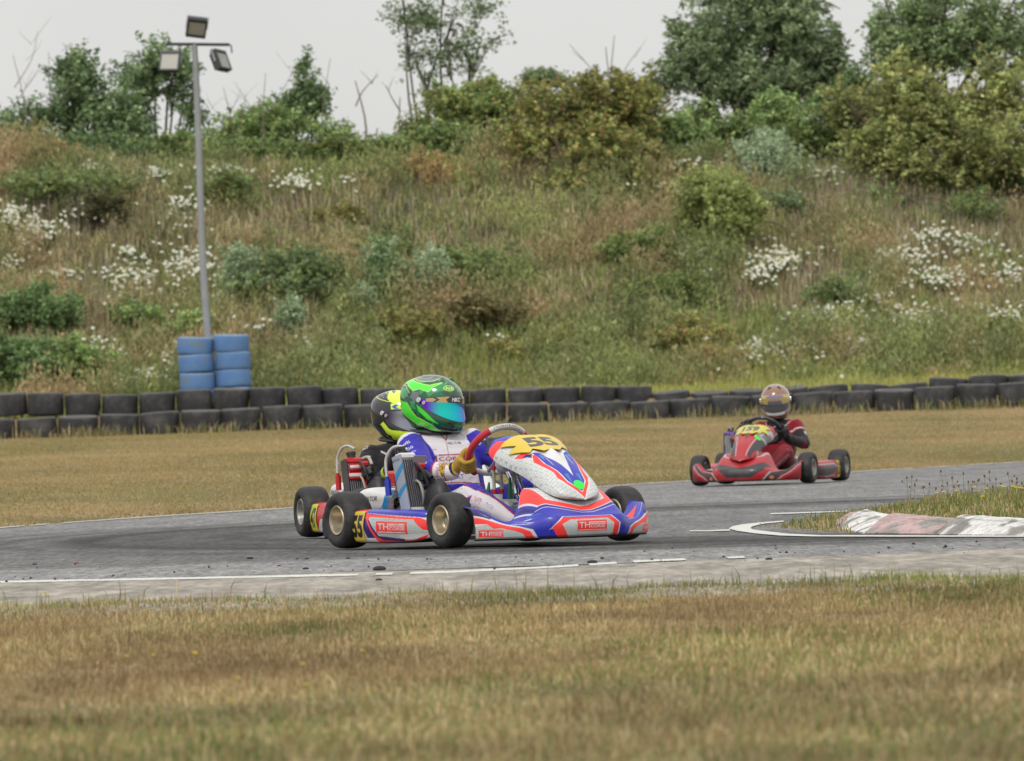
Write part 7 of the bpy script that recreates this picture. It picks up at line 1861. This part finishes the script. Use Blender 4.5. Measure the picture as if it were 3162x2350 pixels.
for k, (a, b, s_, l) in enumerate(LU):
    s_ *= .42
    p = onz(a, b); g = G(); g.ball((0, 0, 0), (s_, s_ * .8, s_ * .42), 12); V = np.vstack(g.v); V *= (.7 + .6 * vnoise(V, 40, k))[:, None]; V[:, 2] = np.maximum(V[:, 2], -s_ * .2); g.v = [V]
    o = g.build('rubber_lump', m_clay if 'red bit' in l else m_crumb, None, loc=(p.x, p.y, .012 + s_ * .2)); tag(o, l, 'rubber lump', 'lumps of rubber lying on the track')
# fine rubber crumbs
n = 450; X = r.uniform(-6, 6, n); Y = np.concatenate([r.normal(29.9, .5, n // 2), r.normal(31.2, .9, n - n // 2)]); s_ = .0022 + .007 * r.random(n) ** 5
o_ = np.array([[1, 0, 0], [-1, 0, 0], [0, 1, 0], [0, -1, 0], [0, 0, .9], [0, 0, -.4]]); V = (np.c_[X, Y, np.full(n, .014)][:, None] + o_[None] * s_[:, None, None] * (.6 + .8 * r.random((n, 6, 1)))).reshape(-1, 3)
f_ = np.array([[0, 2, 4], [2, 1, 4], [1, 3, 4], [3, 0, 4], [2, 0, 5], [1, 2, 5], [3, 1, 5], [0, 3, 5]]); F = (np.arange(n)[:, None, None] * 6 + f_[None]).reshape(-1, 3)
tag(mesh_np('rubber_debris', V, F, None, [m_crumb], smooth=False), 'fine rubber crumbs scattered along the near edge of the track', kind='stuff')
# tall seed heads and yellow flowers on the island
def weed(px, py, hpx, Y, kind, label, k):
    r = np.random.default_rng(500 + k); top = at(px, py, Y); zb = gz(top.x, Y) - .01; b = Vector((top.x + r.normal(0, .015), Y + r.normal(0, .01), zb)); q = top - b
    g = G(); g.tube([(0, 0, 0), tuple(q * .5 + Vector((r.normal(0, .006), 0, 0))), tuple(q)], [.0018, .0014, .0010], 5, 0, sub=3)
    if kind == 'seed': g.ball(q, (.005, .005, .009), 8, 1); 
    else:
        for j in range(6):
            a = j * 1.047; g.ball(q + Vector((math.cos(a) * .007, math.sin(a) * .007, .001)), (.006, .005, .003), 6, 1)
        g.ball(q + Vector((0, 0, .002)), (.005, .005, .003), 8, 1)
    if kind == 'seed' and r.random() < .6:
        s2 = q * .7; e = s2 + Vector((r.choice([-1, 1]) * .03, 0, .03)); g.tube([tuple(s2), tuple(e)], [.001, .0008], 4, 0); g.ball(e, (.004, .004, .007), 8, 1)
    o = g.build('seed_head' if kind == 'seed' else 'yellow_flower', [m_stalk, m_seed if kind == 'seed' else m_yel], None, loc=b); tag(o, label, 'weed' if kind == 'seed' else 'flower', 'seed heads on the island' if kind == 'seed' else 'yellow flowers on the island')
m_stalk = mat('stalk', rgb(120, 112, 74, .9), .8); m_seed = mat('seed', rgb(112, 84, 60, .9), .9); m_yel = mat('yellow_petal', (.75, .60, .05), .6, trans=.2)
SH = [(2800, 1475), (2816, 1472), (2825, 1497), (2870, 1494), (2850, 1505), (2905, 1455), (2925, 1492), (2940, 1475), (2960, 1500), (2975, 1462), (2990, 1488), (3002, 1508), (3040, 1470), (3055, 1457), (3075, 1480), (3090, 1495), (3112, 1462), (3125, 1486), (3140, 1478), (3155, 1492), (3065, 1502), (2890, 1508), (3020, 1484)]
for k, (a, b) in enumerate(SH):
    weed(a, b, 0, 38.5 + 2.5 * r.random(), 'seed', 'brown seed head on a thin stalk above the island grass', k)
for k, (a, b) in enumerate([(2892, 1523), (2915, 1519), (2955, 1516), (3010, 1505), (3045, 1509), (3090, 1500), (3100, 1503), (3128, 1502), (3138, 1505), (3150, 1506), (3158, 1508), (3034, 1533)]):
    weed(a, b, 0, 38 + 1.5 * r.random(), 'y', 'small yellow flower in the island grass at the right', 50 + k)
# yellow and pink specks in the foreground lawn
for k, (a, b) in enumerate([(392, 2028), (474, 2026), (600, 2018), (605, 2022), (935, 2062), (737, 2100), (710, 2165), (945, 2118), (1120, 2016), (140, 1835), (148, 1842)]):
    p = onz(a, b, .03); b_ = Vector((p.x, p.y, gz(p.x, p.y)))
    g = G(); g.tube([(0, 0, 0), (0.003, 0, .02), (0, 0, .036)], .0011, 5, 0)
    for j in range(7): an = j * .9; g.ball((math.cos(an) * .003, math.sin(an) * .003, .037), (.0032, .0025, .002), 6, 1)
    o = g.build('yellow_flower', [m_stalk, m_yel], None, loc=b_); tag(o, 'tiny yellow flower blurred in the foreground lawn', 'flower', 'yellow flowers in the foreground lawn')
